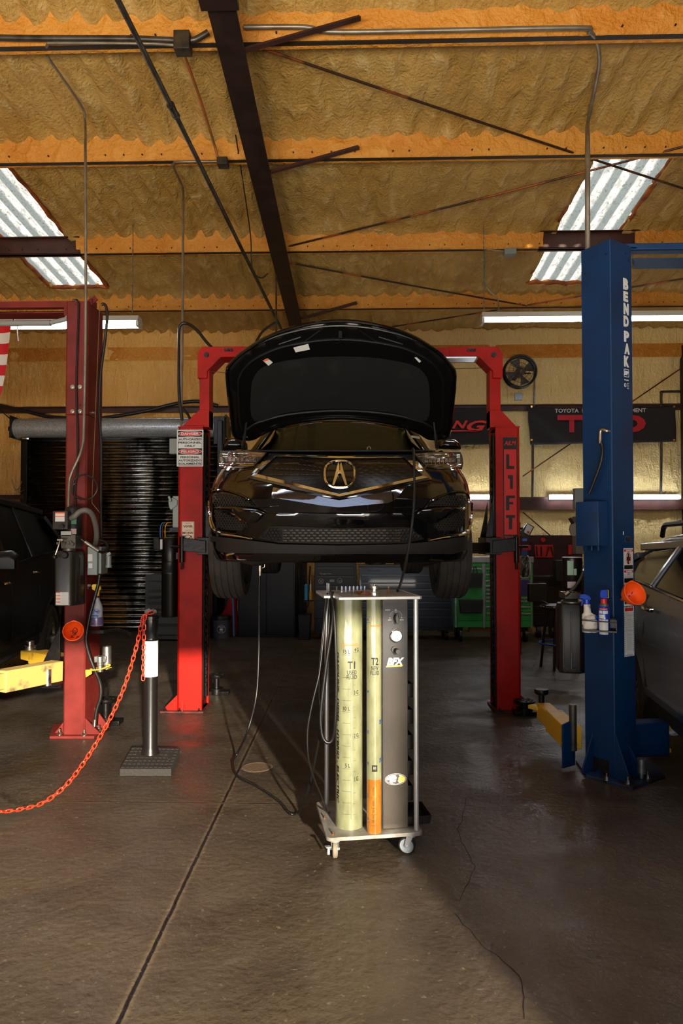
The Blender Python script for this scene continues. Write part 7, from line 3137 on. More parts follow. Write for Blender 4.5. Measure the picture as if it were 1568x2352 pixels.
m.bar(q + V3((-8 * s_, 0, 13 * s_)), q + V3((-12 * s_, 0, -4 * s_)), .01, .008)
obj('trigger_head', m, BLUP, sp, bevel=.003)
p = P(1387, 1458, 4.24)
s_ = 4.24 / F
can = thing('lubricant_can', 'blue and white aerosol lubricant can with red cap', 'can', p)
m = revolve(p, [(0, 0), (12 * s_, 0), (12.6 * s_, 1 * s_), (12.6 * s_, 64 * s_), (12 * s_, 66 * s_)])
obj('can_body', m, mat('can_blue', (28, 62, 160), .25, .3, coat=.4), can)
m = revolve(p, [(12 * s_, 65 * s_), (9 * s_, 70 * s_), (7.5 * s_, 72 * s_), (0, 72 * s_)])
obj('can_shoulder', m, GALV, can)
m = revolve(p, [(0, 71 * s_), (7 * s_, 71 * s_), (7 * s_, 82 * s_), (0, 83 * s_)])
obj('red_collar', m, mat('red_plastic', (206, 30, 34), .4), can)
m = M()
q = p + V3((0, 0, 82 * s_))
m.prism([q + V3((x * s_, -.01, z * s_)) for x, z in ((-8, 2), (-9, 14), (-6, 20), (6, 21), (8, 14), (8, 6), (5, 0))], (0, .02, 0))
obj('smart_nozzle', m, BLUP, can, bevel=.003)
m = M()
m.tube([q + V3((3 * s_, 0, 20 * s_)), q + V3((10 * s_, 0, 20 * s_)), q + V3((10.5 * s_, 0, 2 * s_)), q + V3((7 * s_, 0, 2 * s_))], .002, 6)
obj('yellow_straw', m, YLP, can)
m = M()
c0 = math.atan2(-1, -.35)


def cpatch(m, a0, a1, z0, z1, rr):
    k = 10
    for i in range(k):
        t0_, t1_ = c0 + a0 + (a1 - a0) * i / k, c0 + a0 + (a1 - a0) * (i + 1) / k
        m.prism([p + V3((rr * math.cos(t), rr * math.sin(t), z * s_)) for t, z in ((t0_, z0), (t1_, z0), (t1_, z1), (t0_, z1))], V3((math.cos(t0_), math.sin(t0_), 0)) * .0006)


cpatch(m, -.9, .75, 2, 36, 12.6 * s_)
cpatch(m, -.9, .1, 38, 47, 12.6 * s_)
cpatch(m, -.9, -.3, 49, 56, 12.6 * s_)
cpatch(m, -.2, .7, 49, 56, 12.6 * s_)
obj('white_label', m, WHT, can)
m = M()
cpatch(m, -.8, .6, 58, 61, 12.6 * s_)
obj('orange_mark', m, ORP, can)

# ---- wall banners
BNR = mat('black_banner_cloth', (40, 37, 38), .8)


def banner(u0, u1, v0, v1, label, texts, sag=0.):
    y = YB - .2
    a, b = yp(u0, v1, y), yp(u1, v0, y)
    x0, x1, z0, z1 = a.x, b.x, a.z, b.z
    W, H = x1 - x0, z1 - z0

    def wv(x, z):
        f = (x - x0) / W
        return .03 * noise.noise(V3((x * 2.2 + z * 2.5, z * 1.2, u0))) + .02 * math.sin((x + z * 1.3) * 14) * max(0, 1 - f * 3.2) * (1 if sag else .4)
    t = thing('banner', label, 'banner', ((x0 + x1) / 2, y, z0))
    m = M()
    m.grid(lambda s, r: (x0 + W * s + (.05 * (1 - s) * (1 - r) if sag else 0), y + wv(x0 + W * s, z0 + H * r), z0 + H * r - (.05 * math.sin(s * PI) * r + (.04 * (1 - s) * (1 - r))) * (1 if sag else .3)), 60, 16)
    obj('cloth', m, BNR, t, smooth=180, solid=.003)
    for nm, mt, items in texts:
        m = M()
        for kind, args in items:
            if kind == 't':
                s, u, v, w, h, off, sh = args
                c = yp(u, v, y)
                textm(m, s, (c.x, y - .045, c.z), (1, 0, 0), (0, 0, 1), w, h, ext=.001, off=off, shear=sh)
            else:
                uu0, uu1, vv0, vv1 = args
                p0, p1 = yp(uu0, vv1, y), yp(uu1, vv0, y)
                m.bx(p0.x, p1.x, y - .046, y - .044, p0.z, p1.z)
        obj(nm, m, mt, t)
    m = M()
    for u, v in ((u0 + 8, v1 - 5), (u1 - 6, v1 - 5), ((u0 + u1) / 2 - 40, v1 - 3), (u0 + 8, v0 + 4), (u1 - 6, v0 + 4)):
        c = yp(u, v, y)
        m.cyl((c.x, y - .03, c.z), (c.x, y - .045, c.z), .017, n=14)
    obj('grommet', m, BRS, t)
    return t


px_ = YB / F
banner(1211, 1551, 931, 1016, 'black banner with big red letters on the back wall right of the lift',
       (('white_lettering', WHT, (('t', ('TOYOTA  RACING  DEVELOPMENT', 1376, 944, 202 * px_, 9 * px_, .02, 0.)),)),
        ('red_lettering', mat('banner_red', (190, 30, 46), .6), (('r', (1278, 1342, 954, 966)), ('r', (1305, 1316, 966, 994)), ('t', ('R', 1385, 974, 60 * px_, 40 * px_, .05, 0.)), ('t', ('D', 1448, 974, 62 * px_, 40 * px_, .06, 0.))))), 1)
banner(1000, 1134, 935, 1021, 'black banner with italic red NG letters on the back wall behind the red lift',
       (('red_lettering', mat('banner_bright_red', (226, 44, 28), .6), (('t', ('N', 1055, 976, 36 * px_, 18 * px_, .03, .35)), ('t', ('G', 1094, 979, 46 * px_, 24 * px_, .03, .35)), ('r', (1034, 1096, 989, 992)))),))

# ---- flag
y = P(10, 800, 7.6).y
ft = thing('flag', 'red and white striped flag hanging at the left edge', 'flag', P(-40, 900, 7.6))
tp_, br_ = P(32, 740, 7.6), P(-2, 895, 7.6)
for nm, par in (('red_stripe', 0), ('white_stripe', 1)):
    m = M()
    for k in range(par, 9, 2):
        z1_, z2_ = tp_.z - k * .118, tp_.z - (k + 1) * .118
        def fg(s, r, z1_=z1_, z2_=z2_):
            z = z1_ + (z2_ - z1_) * r
            f = (tp_.z - z) / (tp_.z - br_.z)
            xe = tp_.x + (br_.x - tp_.x) * f
            x = xe - 1.1 * (1 - s)
            return (x, y + .04 * math.sin(x * 9 + z * 2) + .02 * math.sin(x * 17), z - .1 * (1 - s) * 0 + .05 * s * (1 if k == 0 and r == 0 else 0) * 0)
        m.grid(fg, 24, 4)
    obj(nm, m, mat('flag_red', (196, 26, 38), .7) if par == 0 else mat('flag_white', (216, 212, 204), .7), ft, smooth=180)
m = M()
m.tube([P(38, 715, 7.6), P(30, 740, 7.6), P(31, 744, 7.6)], .008, 6)
obj('tie', m, HOSE, ft)
m = M()
m.tube([P(39, 742, 7.6), P(40, 765, 7.6), P(42, 783, 7.6)], .006, 6)
obj('cord', m, WHT, ft)

# ---- wall fan
fc = P(1191, 857, 10.9)
fan = thing('wall_fan', 'round black wall fan with dark blades above the right banner', 'fan', fc)
R_ = 36 * 10.9 / F
m = M()
for rr, dy, w in ((1, 0, .014), (1, -.14, .012), (.98, -.07, .02), (.75, -.155, .003), (.5, -.16, .003), (.28, -.16, .004)):
    m.tube([fc + V3((R_ * rr * math.cos(2 * PI * i / 48), dy, R_ * rr * math.sin(2 * PI * i / 48))) for i in range(48)], w, 6, closed=True)
for k in range(24):
    a_ = 2 * PI * k / 24
    m.tube([fc + V3((R_ * math.cos(a_), -.0, R_ * math.sin(a_))), fc + V3((R_ * math.cos(a_), -.14, R_ * math.sin(a_))), fc + V3((R_ * .6 * math.cos(a_), -.16, R_ * .6 * math.sin(a_))), fc + V3((R_ * .1 * math.cos(a_), -.16, R_ * .1 * math.sin(a_)))], .0022, 4)
obj('guard', m, BLKM, fan)
m = M()
for k in range(4):
    a_ = 2 * PI * k / 4 + .4
    pts = []
    for q, w, tw in ((.2, .1, .02), (.55, .34, .03), (.9, .4, .02)):
        pts.append((q, w, tw))
    g1 = []
    for q, w, tw in pts:
        for sgn in (-1, 1):
            aa = a_ + sgn * w
            g1.append(fc + V3((R_ * q * math.cos(aa), -.08 + sgn * tw, R_ * q * math.sin(aa))))
    m.prism([g1[0], g1[2], g1[4], g1[5], g1[3], g1[1]], (0, .004, 0))
obj('blade', m, mat('fan_blade', (92, 88, 82), .5, .3), fan)
m = M()
m.cyl(fc + V3((0, -.12, 0)), fc + V3((0, .06, 0)), .07, n=20)
m.cyl(fc + V3((.02, -.15, -.01)), fc + V3((.02, -.12, -.01)), .045, n=20)
obj('motor', m, mat('brown_motor', (92, 70, 50), .5), fan)
m = M()
m.bx(fc.x - R_ * .8, fc.x + R_ * .8, fc.y + .02, fc.y + .04, fc.z - .01, fc.z + .01)
m.bx(fc.x - .02, fc.x + .02, fc.y + .03, YB - .04, fc.z - .03, fc.z + .03)
m.bx(fc.x - .01, fc.x + .01, fc.y - .17, fc.y - .165, fc.z - R_ * .9, fc.z - R_ * .2)
obj('mount', m, BLKM, fan)
a, b = yp(1182, 919, YB - .06), yp(1199, 902, YB - .06)
single('wall_plate', M().bx(a.x, b.x, YB - .07, YB - .03, a.z, b.z), mat('pale_blue_plate', (176, 190, 200), .4), 'pale square cover plate on the wall under the fan', 'plate', bevel=.003)


# ---- tool cabinets along the back wall
def drawers(t, x0, x1, y, z_edges, mt, hm, handle='full', hh=.02, gap=.006, proud=.015):
    for za, zb2 in zip(z_edges, z_edges[1:]):
        m = M().bx(x0 + gap, x1 - gap, y - proud, y + .01, min(za, zb2) + gap, max(za, zb2) - gap)
        d = obj('drawer', m, mt, t, bevel=.003)
        m = M()
        zt_ = max(za, zb2) - gap - hh * .5
        m.bx(x0 + gap + .01, x1 - gap - .01, y - proud - .012, y - proud, zt_ - hh / 2, zt_ + hh / 2)
        obj('drawer_pull', m, hm, d, bevel=.002)


def casters(t, x0, x1, y0, y1, z1):
    for x in (x0 + .1, x1 - .1):
        for y in (y0 + .08, y1 - .08):
            m = M()
            r = (z1 - .02) / 2
            m.cyl((x - .02, y, r), (x + .02, y, r), r, n=18)
            m.bx(x - .035, x + .035, y - .03, y + .03, r * 1.6, z1)
            obj('caster', m, BLK, t)


GRYC = mat('dark_grey_cabinet', (36, 41, 48), .3, .4, coat=.2)
GRYL = mat('grey_pull', (66, 70, 76), .28, .8)
D = 10.4


def cab(name, label, u0, u1, v0, v1, D, depth, mt, hm, edges, cols=None, cast=True, hh=.02, top=None):
    a, b = P(u0, v1, D), P(u1, v0, D)
    x0, x1, z0, z1 = a.x, b.x, a.z, b.z
    y = (a.y + b.y) / 2
    t = thing(name, label, 'tool cabinet', ((x0 + x1) / 2, y + depth / 2, 0))
    m = M().bx(x0, x1, y, y + depth, z0, z1)
    obj('cabinet_body', m, mt, t, bevel=.006)
    cols = cols or [(u0 + 4, u1 - 4, edges)]
    for ua, ub, ed in cols:
        drawers(t, P(ua, 1300, D).x, P(ub, 1300, D).x, y, [zat(v, D) for v in ed], mt, hm, hh=hh)
    if cast:
        casters(t, x0, x1, y, y + depth, z0)
    if top:
        m = M().bx(x0 - .01, x1 + .01, y - .015, y + depth, z1, z1 + .03)
        obj('worktop', m, top, t, bevel=.004)
    return t, x0, x1, y, z0, z1


t, x0, x1, y, z0, z1 = cab('tool_cabinet', 'wide dark grey drawer cabinet under the middle of the SUV', 824, 1040, 1302, 1448, D, .55, GRYC, GRYL, [1318, 1337, 1352, 1366, 1381, 1396, 1414, 1440], top=mat('black_top', (24, 26, 30), .3))
m = M()
a = P(858, 1311, D)
textm(m, 'Snap-on', (a.x, y - .002, a.z), (1, 0, 0), (0, 0, 1), .2, .03, ext=.001, off=.02, shear=.2)
obj('lettering', m, INK, t)
m = M()
for i in range(14):
    p = P(845 + i * 7, 1297, D)
    m.box((p.x, y + .2, z1 + .06), (.04, .08, .04 + .03 * random.random()), random.random())
single('loose_tools', m, mat('dark_tools', (34, 30, 26), .5), 'row of small dark tools on the grey cabinet top', 'tools')
m = M()
single('yellow_cloth', M().bx(P(886, 1295, D).x, P(905, 1295, D).x, y + .05, y + .2, z1 + .03, z1 + .05), mat('olive_cloth', (150, 140, 50), .8), 'olive yellow rag on the grey cabinet top', 'rag', bevel=.008)
BLKC = mat('black_cabinet', (11, 11, 12), .35, .3)
t, x0, x1, y, z0, z1 = cab('tool_cabinet', 'black drawer cabinet with round stickers left of the grey one', 722, 818, 1272, 1456, D + .05, .55, BLKC, mat('black_pull', (36, 36, 38), .3, .5), [1290, 1302, 1322, 1344, 1362, 1380, 1398, 1420, 1448])
m = M()
a = P(747, 1318, D)
textm(m, 'Snap-on', (a.x, y - .03, a.z), (1, 0, 0), (0, 0, 1), .18, .028, ext=.001, off=.02, shear=.2)
fr = Fr((0, y - .03, 0), (1, 0, 0), (0, 0, 1))
q = P(737, 1335, D)
fr.ring(m, q.x, q.z, .042, .042, .008, .001)
fr.line(m, [(q.x - .028, q.z - .028), (q.x + .028, q.z + .028)], .01, .001)
fr.line(m, [(q.x - .028, q.z + .028), (q.x + .028, q.z - .028)], .01, .001)
q = P(762, 1334, D)
fr.rect(m, q.x - .035, q.x + .035, q.z - .018, q.z + .018, .001)
q = P(780, 1334, D)
fr.ring(m, q.x, q.z, .04, .04, .008, .001)
fr.ring(m, q.x + .008, q.z - .008, .022, .022, .009, .001)
obj('sticker', m, mat('dull_white_sticker', (150, 152, 150), .5), t)
p = P(703, 1378, D - .1)
t = thing('spray_can', 'tall cyan aerosol can hanging beside the black cabinet', 'can', p)
obj('can_body', revolve(p, [(0, 0), (.03, 0), (.03, .22), (.012, .24)], 18), mat('cyan_can', (60, 140, 180), .35, .2), t)
p = P(713, 1378, D - .1)
t = thing('spray_can', 'small can with white nozzle and yellow foot beside the black cabinet', 'can', p)
obj('can_body', revolve(p, [(0, 0), (.022, 0), (.022, .12), (.012, .13)], 18), mat('amber_can', (200, 140, 50), .35), t)
obj('nozzle', revolve(p + V3((0, 0, .13)), [(.014, 0), (.012, .1), (.004, .12), (.003, .24)], 14), WHT, t)
a, b = P(697, 1380, D - .12), P(719, 1376, D - .12)
single('wire_shelf', M().bx(a.x, b.x, a.y - .03, a.y + .12, a.z - .012, a.z), BLKM, 'small black shelf carrying the two aerosol cans', 'shelf')
a, b = P(546, 1462, 10.7), P(678, 1270, 10.7)
m = M().bx(a.x, b.x, a.y, a.y + .55, 0, b.z)
t = thing('locker', 'tall black steel locker behind the left front tyre', 'locker', ((a.x + b.x) / 2, a.y + .27, 0))
obj('locker_body', m, BLKC, t, bevel=.006)
m = M().bx(a.x + .02, (a.x + b.x) / 2 - .004, a.y - .012, a.y + .0, .04, b.z - .03)
obj('door', m, BLKC, t, bevel=.004)
m = M().bx((a.x + b.x) / 2 + .004, b.x - .02, a.y - .012, a.y + .0, .04, b.z - .03)
obj('door', m, BLKC, t, bevel=.004)
a, b = P(684, 1466, 10.4), P(713, 1412, 10.4)
m = M().secs([[(a.x + .02, a.y, 0), (b.x - .02, a.y, 0), (b.x - .02, a.y + .2, 0), (a.x + .02, a.y + .2, 0)], [(a.x, a.y - .01, b.z), (b.x, a.y - .01, b.z), (b.x, a.y + .22, b.z), (a.x, a.y + .22, b.z)]])
single('waste_bin', m, BLK, 'black tapered waste bin by the black cabinet', 'bin', bevel=.006)
a, b = P(684, 1400, 10.9), P(720, 1280, 10.9)
single('cable', M().tube([P(690, 1290, 10.6), P(688, 1340, 10.6), P(695, 1390, 10.6), P(702, 1350, 10.6), P(700, 1290, 10.6)], .012, 8, sm=6).tube([P(684, 1300, 10.6), P(690, 1360, 10.6), P(707, 1392, 10.6), P(712, 1300, 10.6)], .01, 8, sm=6), HOSE, 'black cords hanging between locker and black cabinet', 'cord')
# green cabinet
GRN = mat('green_cabinet', (44, 142, 62), .3, coat=.4)
ALP = mat('aluminium_trim', (196, 198, 198), .25, .8)
D = 10.2
a, b = P(1043, 1441, D), P(1222, 1292, D)
gt = thing('tool_cabinet', 'bright green drawer cabinet with aluminium pulls behind the right red column', 'tool cabinet', ((a.x + b.x) / 2, a.y + .3, 0))
x0, x1, y, z0, z1 = a.x, b.x, a.y, a.z, b.z
obj('cabinet_body', M().bx(x0, x1, y, y + .6, z0, z1), GRN, gt, bevel=.006)
m = M().bx(x0 - .01, x1 + .01, y - .02, y + .6, z1, zat(1279, D))
obj('worktop', m, ALP, gt, bevel=.004)
m = M()
for u in (1046, 1109, 1112, 1218):
    q = P(u, 1400, D).x
    m.bx(q - .008, q + .008, y - .02, y, z0, zat(1294, D))
obj('corner_trim', m, ALP, gt)
for ua, ub, ed, hs in ((1051, 1106, [1294, 1303, 1340, 1374, 1425, 1440], (1, 2, 0, 0, 0)), (1114, 1216, [1294, 1303, 1316, 1330, 1342, 1351, 1360, 1369, 1377, 1390, 1405, 1425, 1440], None)):
    xa_, xb_ = P(ua, 1300, D).x, P(ub, 1300, D).x
    for i, (va, vb) in enumerate(zip(ed, ed[1:])):
        za, zb2 = zat(va, D), zat(vb, D)
        d = obj('drawer', M().bx(xa_, xb_, y - .014, y + .01, zb2 + .004, za - .004), GRN, gt, bevel=.003)
        if (hs is None and i < 11 and i > 0) or (hs and i == 1):
            obj('drawer_pull', M().bx(xa_ + .005, xb_ - .005, y - .03, y - .012, za - .034, za - .008), ALP, d, bevel=.002)
casters(gt, x0, x1, y, y + .6, z0)
for lab, u0, u1, v0, v1 in (('black tool bag on the upper green drawers', 1062, 1106, 1316, 1349), ('black plastic holder on the lower green drawers', 1052, 1107, 1376, 1407)):
    a, b = P(u0, v1, D), P(u1, v0, D)
    m = M().prism([(a.x, y - .1, b.z), (b.x, y - .1, b.z), (b.x - .02, y - .1, a.z), (a.x + .02, y - .1, a.z)], (0, .085, 0))
    if v0 < 1350:
        m.tube([P(1087, 1316, D - .06), P(1088, 1303, D - .06), P(1092, 1301, D - .06), P(1096, 1316, D - .06)], .006, 6)
    single('tool_pouch', m, BLK, lab, 'tool holder', bevel=.01)
a, b = P(1078, 1453, D + .1), P(1215, 1441, D + .1)
single('wooden_plank', M().bx(a.x, b.x + .1, a.y + .03, a.y + .12, a.z, b.z - .005), mat('raw_wood', (150, 112, 58), .7, col2=(120, 88, 44), ns=9, stretch=(.3, 1, 3)), 'raw wooden plank under the green cabinet', 'plank')
# left grey cabinet
D = 10.3
t, x0, x1, y, z0, z1 = cab('tool_cabinet', 'grey drawer cabinet in front of the roll-up door behind the left red column', 332, 472, 1321, 1469, D, .5, mat('mid_grey_cabinet', (82, 84, 82), .4, .2), mat('grey_edge', (54, 56, 56), .4, .2), None,
                           cols=[(339, 440, [1332, 1356, 1370, 1384, 1398, 1409]), (339, 468, [1412, 1433, 1458])], hh=.012)
# bucket, red cloth, blue hose
p = fl(508, 1461)
D = 10.7
p = P(508, 1461, D)
bk = thing('bucket', 'clear plastic bucket with black lid and round white logo', 'bucket', (p.x, p.y, 0))
s_ = D / F
obj('pail', revolve((p.x, p.y, 0), [(0, 0), (19 * s_, 0), (21 * s_, 36 * s_), (22 * s_, 38 * s_), (22 * s_, 44 * s_)], 32), mat('cloudy_plastic', (84, 88, 100), .3, coat=.4), bk)
obj('lid', revolve((p.x, p.y, 0), [(22.5 * s_, 41 * s_), (23 * s_, 46 * s_), (21 * s_, 49 * s_), (0, 50 * s_)], 32), BLK, bk)
fr = Fr((p.x + .03, p.y - 21 * s_ - .004, 21 * s_), (1, 0, 0), (0, 0, 1))
m = M()
fr.ring(m, 0, 0, .066, .066, .004, .001)
fr.text(m, 'CHEMICAL', 0, .034, .095, .016, n=0, ext=.001, off=.03)
fr.text(m, 'GUYS', 0, -.04, .06, .018, n=0, ext=.001, off=.03)
fr.disc(m, 0, -.004, .028, .018, .001)
obj('logo', m, WHT, bk)
m = M()
c = P(520, 1415, 10.9)
rows = []
for i, (v, w, dx) in enumerate(((1461, 20, 4), (1440, 24, 6), (1415, 20, 2), (1398, 14, 8), (1372, 10, 14))):
    q = P(520 + dx, v, 10.9)
    rows.append([(q.x + math.cos(a_) * w * .0068 * (1 + .1 * math.sin(3 * a_ + i)), q.y + .1 + math.sin(a_) * .09, q.z) for a_ in [k * 2 * PI / 14 for k in range(14)]])
m.secs(rows)
single('red_cloth_bundle', m, mat('red_cloth', (150, 14, 20), .8, bump=.3, bs=12), 'bundle of red cloth behind the bucket', 'cloth')
single('blue_hose', M().tube([P(534, 1372, 10.6), P(536, 1410, 10.6), P(537, 1461, 10.6)], .014, 8, sm=4), mat('light_blue_hose', (50, 120, 170), .4), 'light blue hose hanging left of the black locker', 'hose')
a, b = P(486, 1462, 11.0), P(497, 1270, 11.0)
single('door_track', M().bx(a.x, b.x, a.y, a.y + .05, 0, b.z + .5), BLKM, 'black slotted door track behind the left red column', 'track')
# stuff right of door barrel (dark brackets)
m = M()
a = P(505, 1010, 11.0)
m.bx(P(490, 1000, 11).x, P(516, 1000, 11).x, a.y, a.y + .12, zat(1020, 11), zat(955, 11))
m.bx(P(500, 1000, 11).x, P(512, 1000, 11).x, a.y - .05, a.y, zat(1180, 11), zat(965, 11))
single('door_motor', m, BLKM, 'black door operator box at the right end of the door hood', 'motor', bevel=.01)

# pegboard bench on the right
D = 10.6
a, b = P(1186, 1322, D), P(1350, 1229, D)
MRD = mat('dark_red_board', (56, 14, 16), .6, col2=(44, 12, 14), ns=6)
pg = thing('pegboard', 'dark red tool board on the back wall above the workbench', 'board', ((a.x + b.x) / 2, a.y + .3, a.z))
yb_ = a.y + .3
obj('board', M().bx(a.x, b.x, yb_, yb_ + .03, a.z, b.z), MRD, pg)
m = M()
for i in range(22):
    for j in range(9):
        m.cyl((a.x + .06 + i * .05, yb_ - .001, a.z + .05 + j * .06), (a.x + .06 + i * .05, yb_ + .001, a.z + .05 + j * .06), .005, n=5)
obj('peg_holes', m, INK, pg)
q = [P(1237, 1252, D), P(1280, 1252, D), P(1283, 1282, D), P(1240, 1282, D)]
rt_ = thing('tool_rack', 'bright red plastic tool rack on the dark red board', 'rack', (q[0].x, yb_ - .03, q[2].z))
m = M().prism([(k.x, yb_ - .03, k.z) for k in q], (0, .03, 0))
obj('plate', m, REDP, rt_, bevel=.008)
m = M()
for u0, u1 in ((1241, 1243), (1252, 1253), (1270, 1264), (1275, 1280)):
    m.bar((P(u0, 1255, D).x, yb_ - .045, zat(1255, D)), (P(u1, 1278, D).x, yb_ - .045, zat(1278, D)), .02, .02, (0, 1, 0))
obj('tool', m, BLK, rt_, bevel=.003)
m = M()
c = P(1257, 1240, D)
m.cyl((c.x, yb_ - .04, c.z), (c.x, yb_, c.z), .034, n=16)
single('tape_reel', m, REDP, 'small red reel above the red tool rack', 'reel')
c = P(1230, 1245, D)
single('hanging_tool', M().bx(c.x - .012, c.x + .012, yb_ - .03, yb_, zat(1280, D), zat(1245, D)), BLK, 'slim black tool with green tip hanging left of the red rack', 'tool')
c = P(1320, 1258, D)
single('hanging_tool', M().bx(c.x - .03, c.x + .03, yb_ - .04, yb_, zat(1275, D), zat(1252, D)), REDP, 'red tool hanging behind the grey switch', 'tool', bevel=.006)
# workbench chest
a, b = P(1222, 1455, D), P(1345, 1322, D)
t = thing('workbench', 'dark maroon workbench chest on black wheels behind the stool', 'workbench', ((a.x + b.x) / 2, a.y + .25, 0))
obj('bench_body', M().bx(a.x, b.x, a.y, a.y + .5, .18, b.z), mat('dark_maroon_bench', (34, 12, 13), .4, .1), t, bevel=.006)
for i in range(5):
    z_a = .2 + (b.z - .2) * i / 5
    obj('drawer', M().bx(a.x + .02, b.x - .02, a.y - .012, a.y + .01, z_a, z_a + (b.z - .2) / 5 - .012), mat('dark_maroon_front', (30, 12, 13), .35, .1), t, bevel=.003)
for x in (a.x + .1, a.x + .32):
    obj('wheel', M().cyl((x - .03, a.y + .06, .1), (x + .03, a.y + .06, .1), .1, n=20), BLK, t)
c = P(1296, 1300, D - .2)
single('black_case', M().bx(P(1277, 1300, D - .2).x, P(1300, 1300, D - .2).x, c.y, c.y + .2, zat(1335, D - .2), zat(1287, D - .2)), BLK, 'small black case on the workbench', 'case', bevel=.004)
# things hanging right of the red column
D = 9.0
c = P(1204, 1302, D)
t = thing('work_lamp', 'clear oval lamp guard hanging right of the red column', 'lamp', c)
m = M()
k = 28
pts = []
for i in range(k):
    a_ = 2 * PI * i / k
    e = 3.2
    pts.append(c + V3((13 * D / F * abs(math.cos(a_)) ** (2 / e) * (1 if math.cos(a_) > 0 else -1), 0, 26 * D / F * abs(math.sin(a_)) ** (2 / e) * (1 if math.sin(a_) > 0 else -1))))
m.tube(pts, .01, 8, closed=True)
obj('rim', m, mat('clear_rim', (150, 146, 138), .2), t)
m = M().prism([c + (p - c) * .95 for p in pts], (0, .03, 0))
obj('reflector', m, mat('crinkled_foil', (150, 146, 130), .15, .8, col2=(40, 36, 30), ns=18, bump=.8, bs=25, stretch=(1, 1, .4)), t, flat=True)
q = [P(u, v, D) for u, v in ((1196, 1222), (1211, 1201), (1227, 1210), (1211, 1240), (1200, 1236))]
t = thing('product_box', 'white and red tool package leaning above the lamp', 'box', (q[0].x, q[0].y, q[3].z))
obj('card', M().prism(q, (0, .06, 0)), mat('package_black', (60, 58, 56), .4), t, bevel=.004)
q = [P(u, v, D - .02) for u, v in ((1203, 1222), (1211, 1203), (1224, 1211), (1214, 1229))]
obj('white_label', M().prism(q, (0, .005, 0)), WHT, t)
q = [P(u, v, D - .03) for u, v in ((1210, 1223), (1211, 1219), (1216, 1221), (1214, 1225))]
obj('red_label', M().prism(q, (0, .005, 0)), REDP, t)
for u, v, w, h, col, lab in ((1204, 1240, 10, 6, (60, 130, 220), 'small bright blue tool hanging under the package'), (1208, 1258, 20, 12, (150, 26, 24), 'red spool hanging right of the red column'), (1203, 1270, 14, 12, (30, 60, 110), 'dark blue item hanging above the lamp'), (1203, 1349, 24, 36, (58, 40, 90), 'purple cloth hanging under the lamp')):
    c = P(u, v, D)
    single('hanging_item', M().box(c, (w * D / F, .05, h * D / F)), mat('hung_%d' % v, col, .5), lab, 'hanging item', bevel=.006)
m = M().bar(P(1196, 1200, D + .08), P(1196, 1370, D + .08), .02, .02)
single('tool_stand', M().bx(P(1193, 1200, D).x, P(1199, 1200, D).x, P(1196, 1300, D + .1).y, P(1196, 1300, D + .13).y, 0, zat(1199, D)).bx(P(1185, 1200, D).x, P(1225, 1200, D).x, P(1196, 1300, D + .08).y, P(1196, 1300, D + .12).y, zat(1216, D), zat(1211, D)), BLKM, 'slim black stand right of the red column carrying small tools', 'stand')
# stool
D = 8.1
c = P(1280, 1400, D)
st_ = thing('shop_stool', 'black padded shop stool with blue foot ring', 'stool', (c.x, c.y, 0))
zs_ = zat(1388, D)
m = M()
m.lathe((c.x, c.y, zs_ - .07), (0, 0, 1), [(.15, 0), (.19, .02), (.2, .04), (.19, .065), (.0, .072)], 30)
obj('seat', m, mat('black_vinyl', (20, 20, 20), .35), st_)
m = M()
m.lathe((c.x, c.y, zs_ - .03), (0, 0, 1), [(.202, 0), (.205, .008), (.202, .016), (.199, .008)], 30, cap=False)
obj('chrome_ring', m, CHR, st_)
m = M()
b0 = P(1238, 1365, D)
m.box((b0.x, c.y + .1, zat(1362, D)), (.24, .06, .22), .35)
m.bar((b0.x + .03, c.y + .12, zat(1378, D)), (c.x, c.y, zs_ - .06), .03, .02)
obj('backrest', m, mat('black_vinyl_back', (26, 26, 26), .35), st_, bevel=.02)
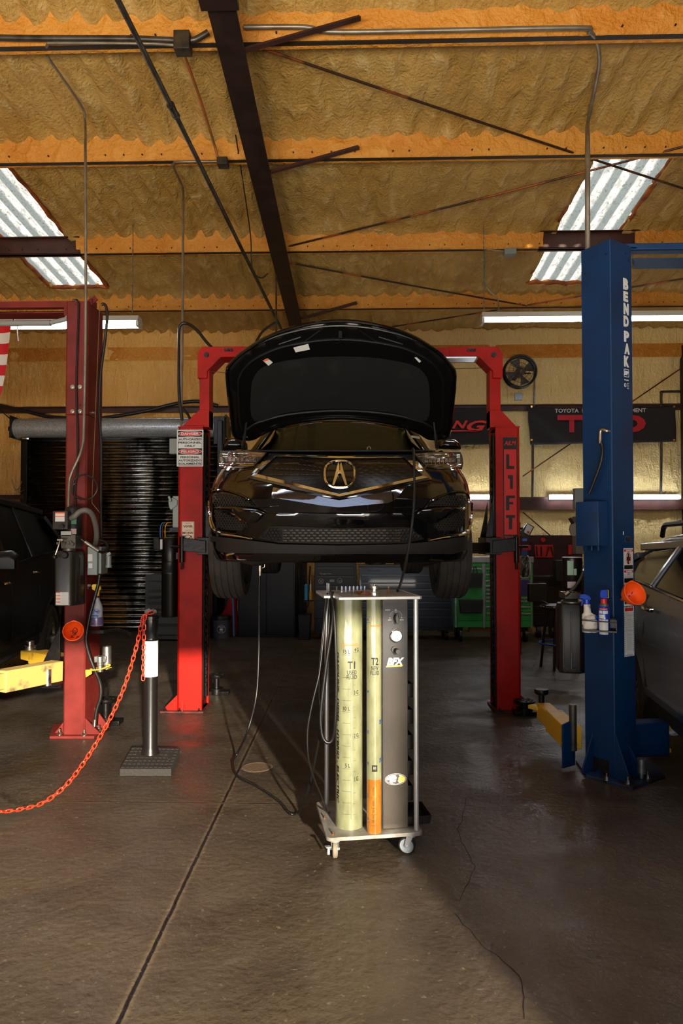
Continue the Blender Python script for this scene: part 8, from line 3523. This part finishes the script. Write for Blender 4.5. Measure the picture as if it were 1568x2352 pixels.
for k in range(4):
    a_ = PI / 4 + k * PI / 2 + .3
    e0 = V3((c.x + .08 * math.cos(a_), c.y + .08 * math.sin(a_), zs_ - .07))
    e1 = V3((c.x + .2 * math.cos(a_), c.y + .2 * math.sin(a_), 0))
    obj('leg', M().tube([e0, e0 + V3((.05 * math.cos(a_), .05 * math.sin(a_), -.06)), e1], .016, 10, sm=4), BLKM, st_)
zr_ = zat(1476, D)
m = M().tube([(c.x + .215 * math.cos(a_), c.y + .215 * math.sin(a_), zr_) for a_ in [k * 2 * PI / 36 for k in range(36)]], .011, 8, closed=True)
obj('foot_ring', m, mat('blue_ring', (30, 84, 160), .3, .3), st_, label='blue foot ring')
# ================================================================== LIGHT
w = bpy.data.worlds.new('world')
S.world = w
w.use_nodes = True
nt = w.node_tree
bg = nt.nodes['Background']
bg.inputs['Color'].default_value = (.62, .74, 1., 1)
bg.inputs['Strength'].default_value = 1.0
sl = bpy.data.lights.new('sun', 'SUN')
so = bpy.data.objects.new('sun', sl)
COL.objects.link(so)
sl.energy = 11.0
sl.color = (1., .88, .7)
sl.angle = rad(1.2)
sd = V3((SUNAZ.x * math.cos(elev), SUNAZ.y * math.cos(elev), -math.sin(elev)))
so.rotation_euler = sd.to_track_quat('-Z', 'Y').to_euler()
# added lamp outside the bay door brightens the ceiling, standing in for ground bounce
al = bpy.data.lights.new('added_bounce_fill', 'AREA')
ao = bpy.data.objects.new('added_bounce_fill', al)
COL.objects.link(ao)
al.shape = 'RECTANGLE'
al.size, al.size_y = JX + 5.5, 3.2
al.energy = 1750
al.color = (1., .9, .76)
ao.location = ((JX - 4.2) / 2, YF - 1.9, .03)
ao.rotation_euler = (PI, 0, 0)
S.view_settings.view_transform = 'Standard'
S.view_settings.look = 'None'
S.view_settings.gamma = 1
S.view_settings.use_curve_mapping = False
S.view_settings.exposure = 0.2
S.cycles.use_denoising = True
S.cycles.max_bounces = 6
S.cycles.diffuse_bounces = 3
S.cycles.glossy_bounces = 4
S.cycles.sample_clamp_indirect = 6
S.cycles.use_adaptive_sampling = True
S.cycles.adaptive_threshold = .07
S.cycles.adaptive_min_samples = 16
bpy.context.view_layer.update()
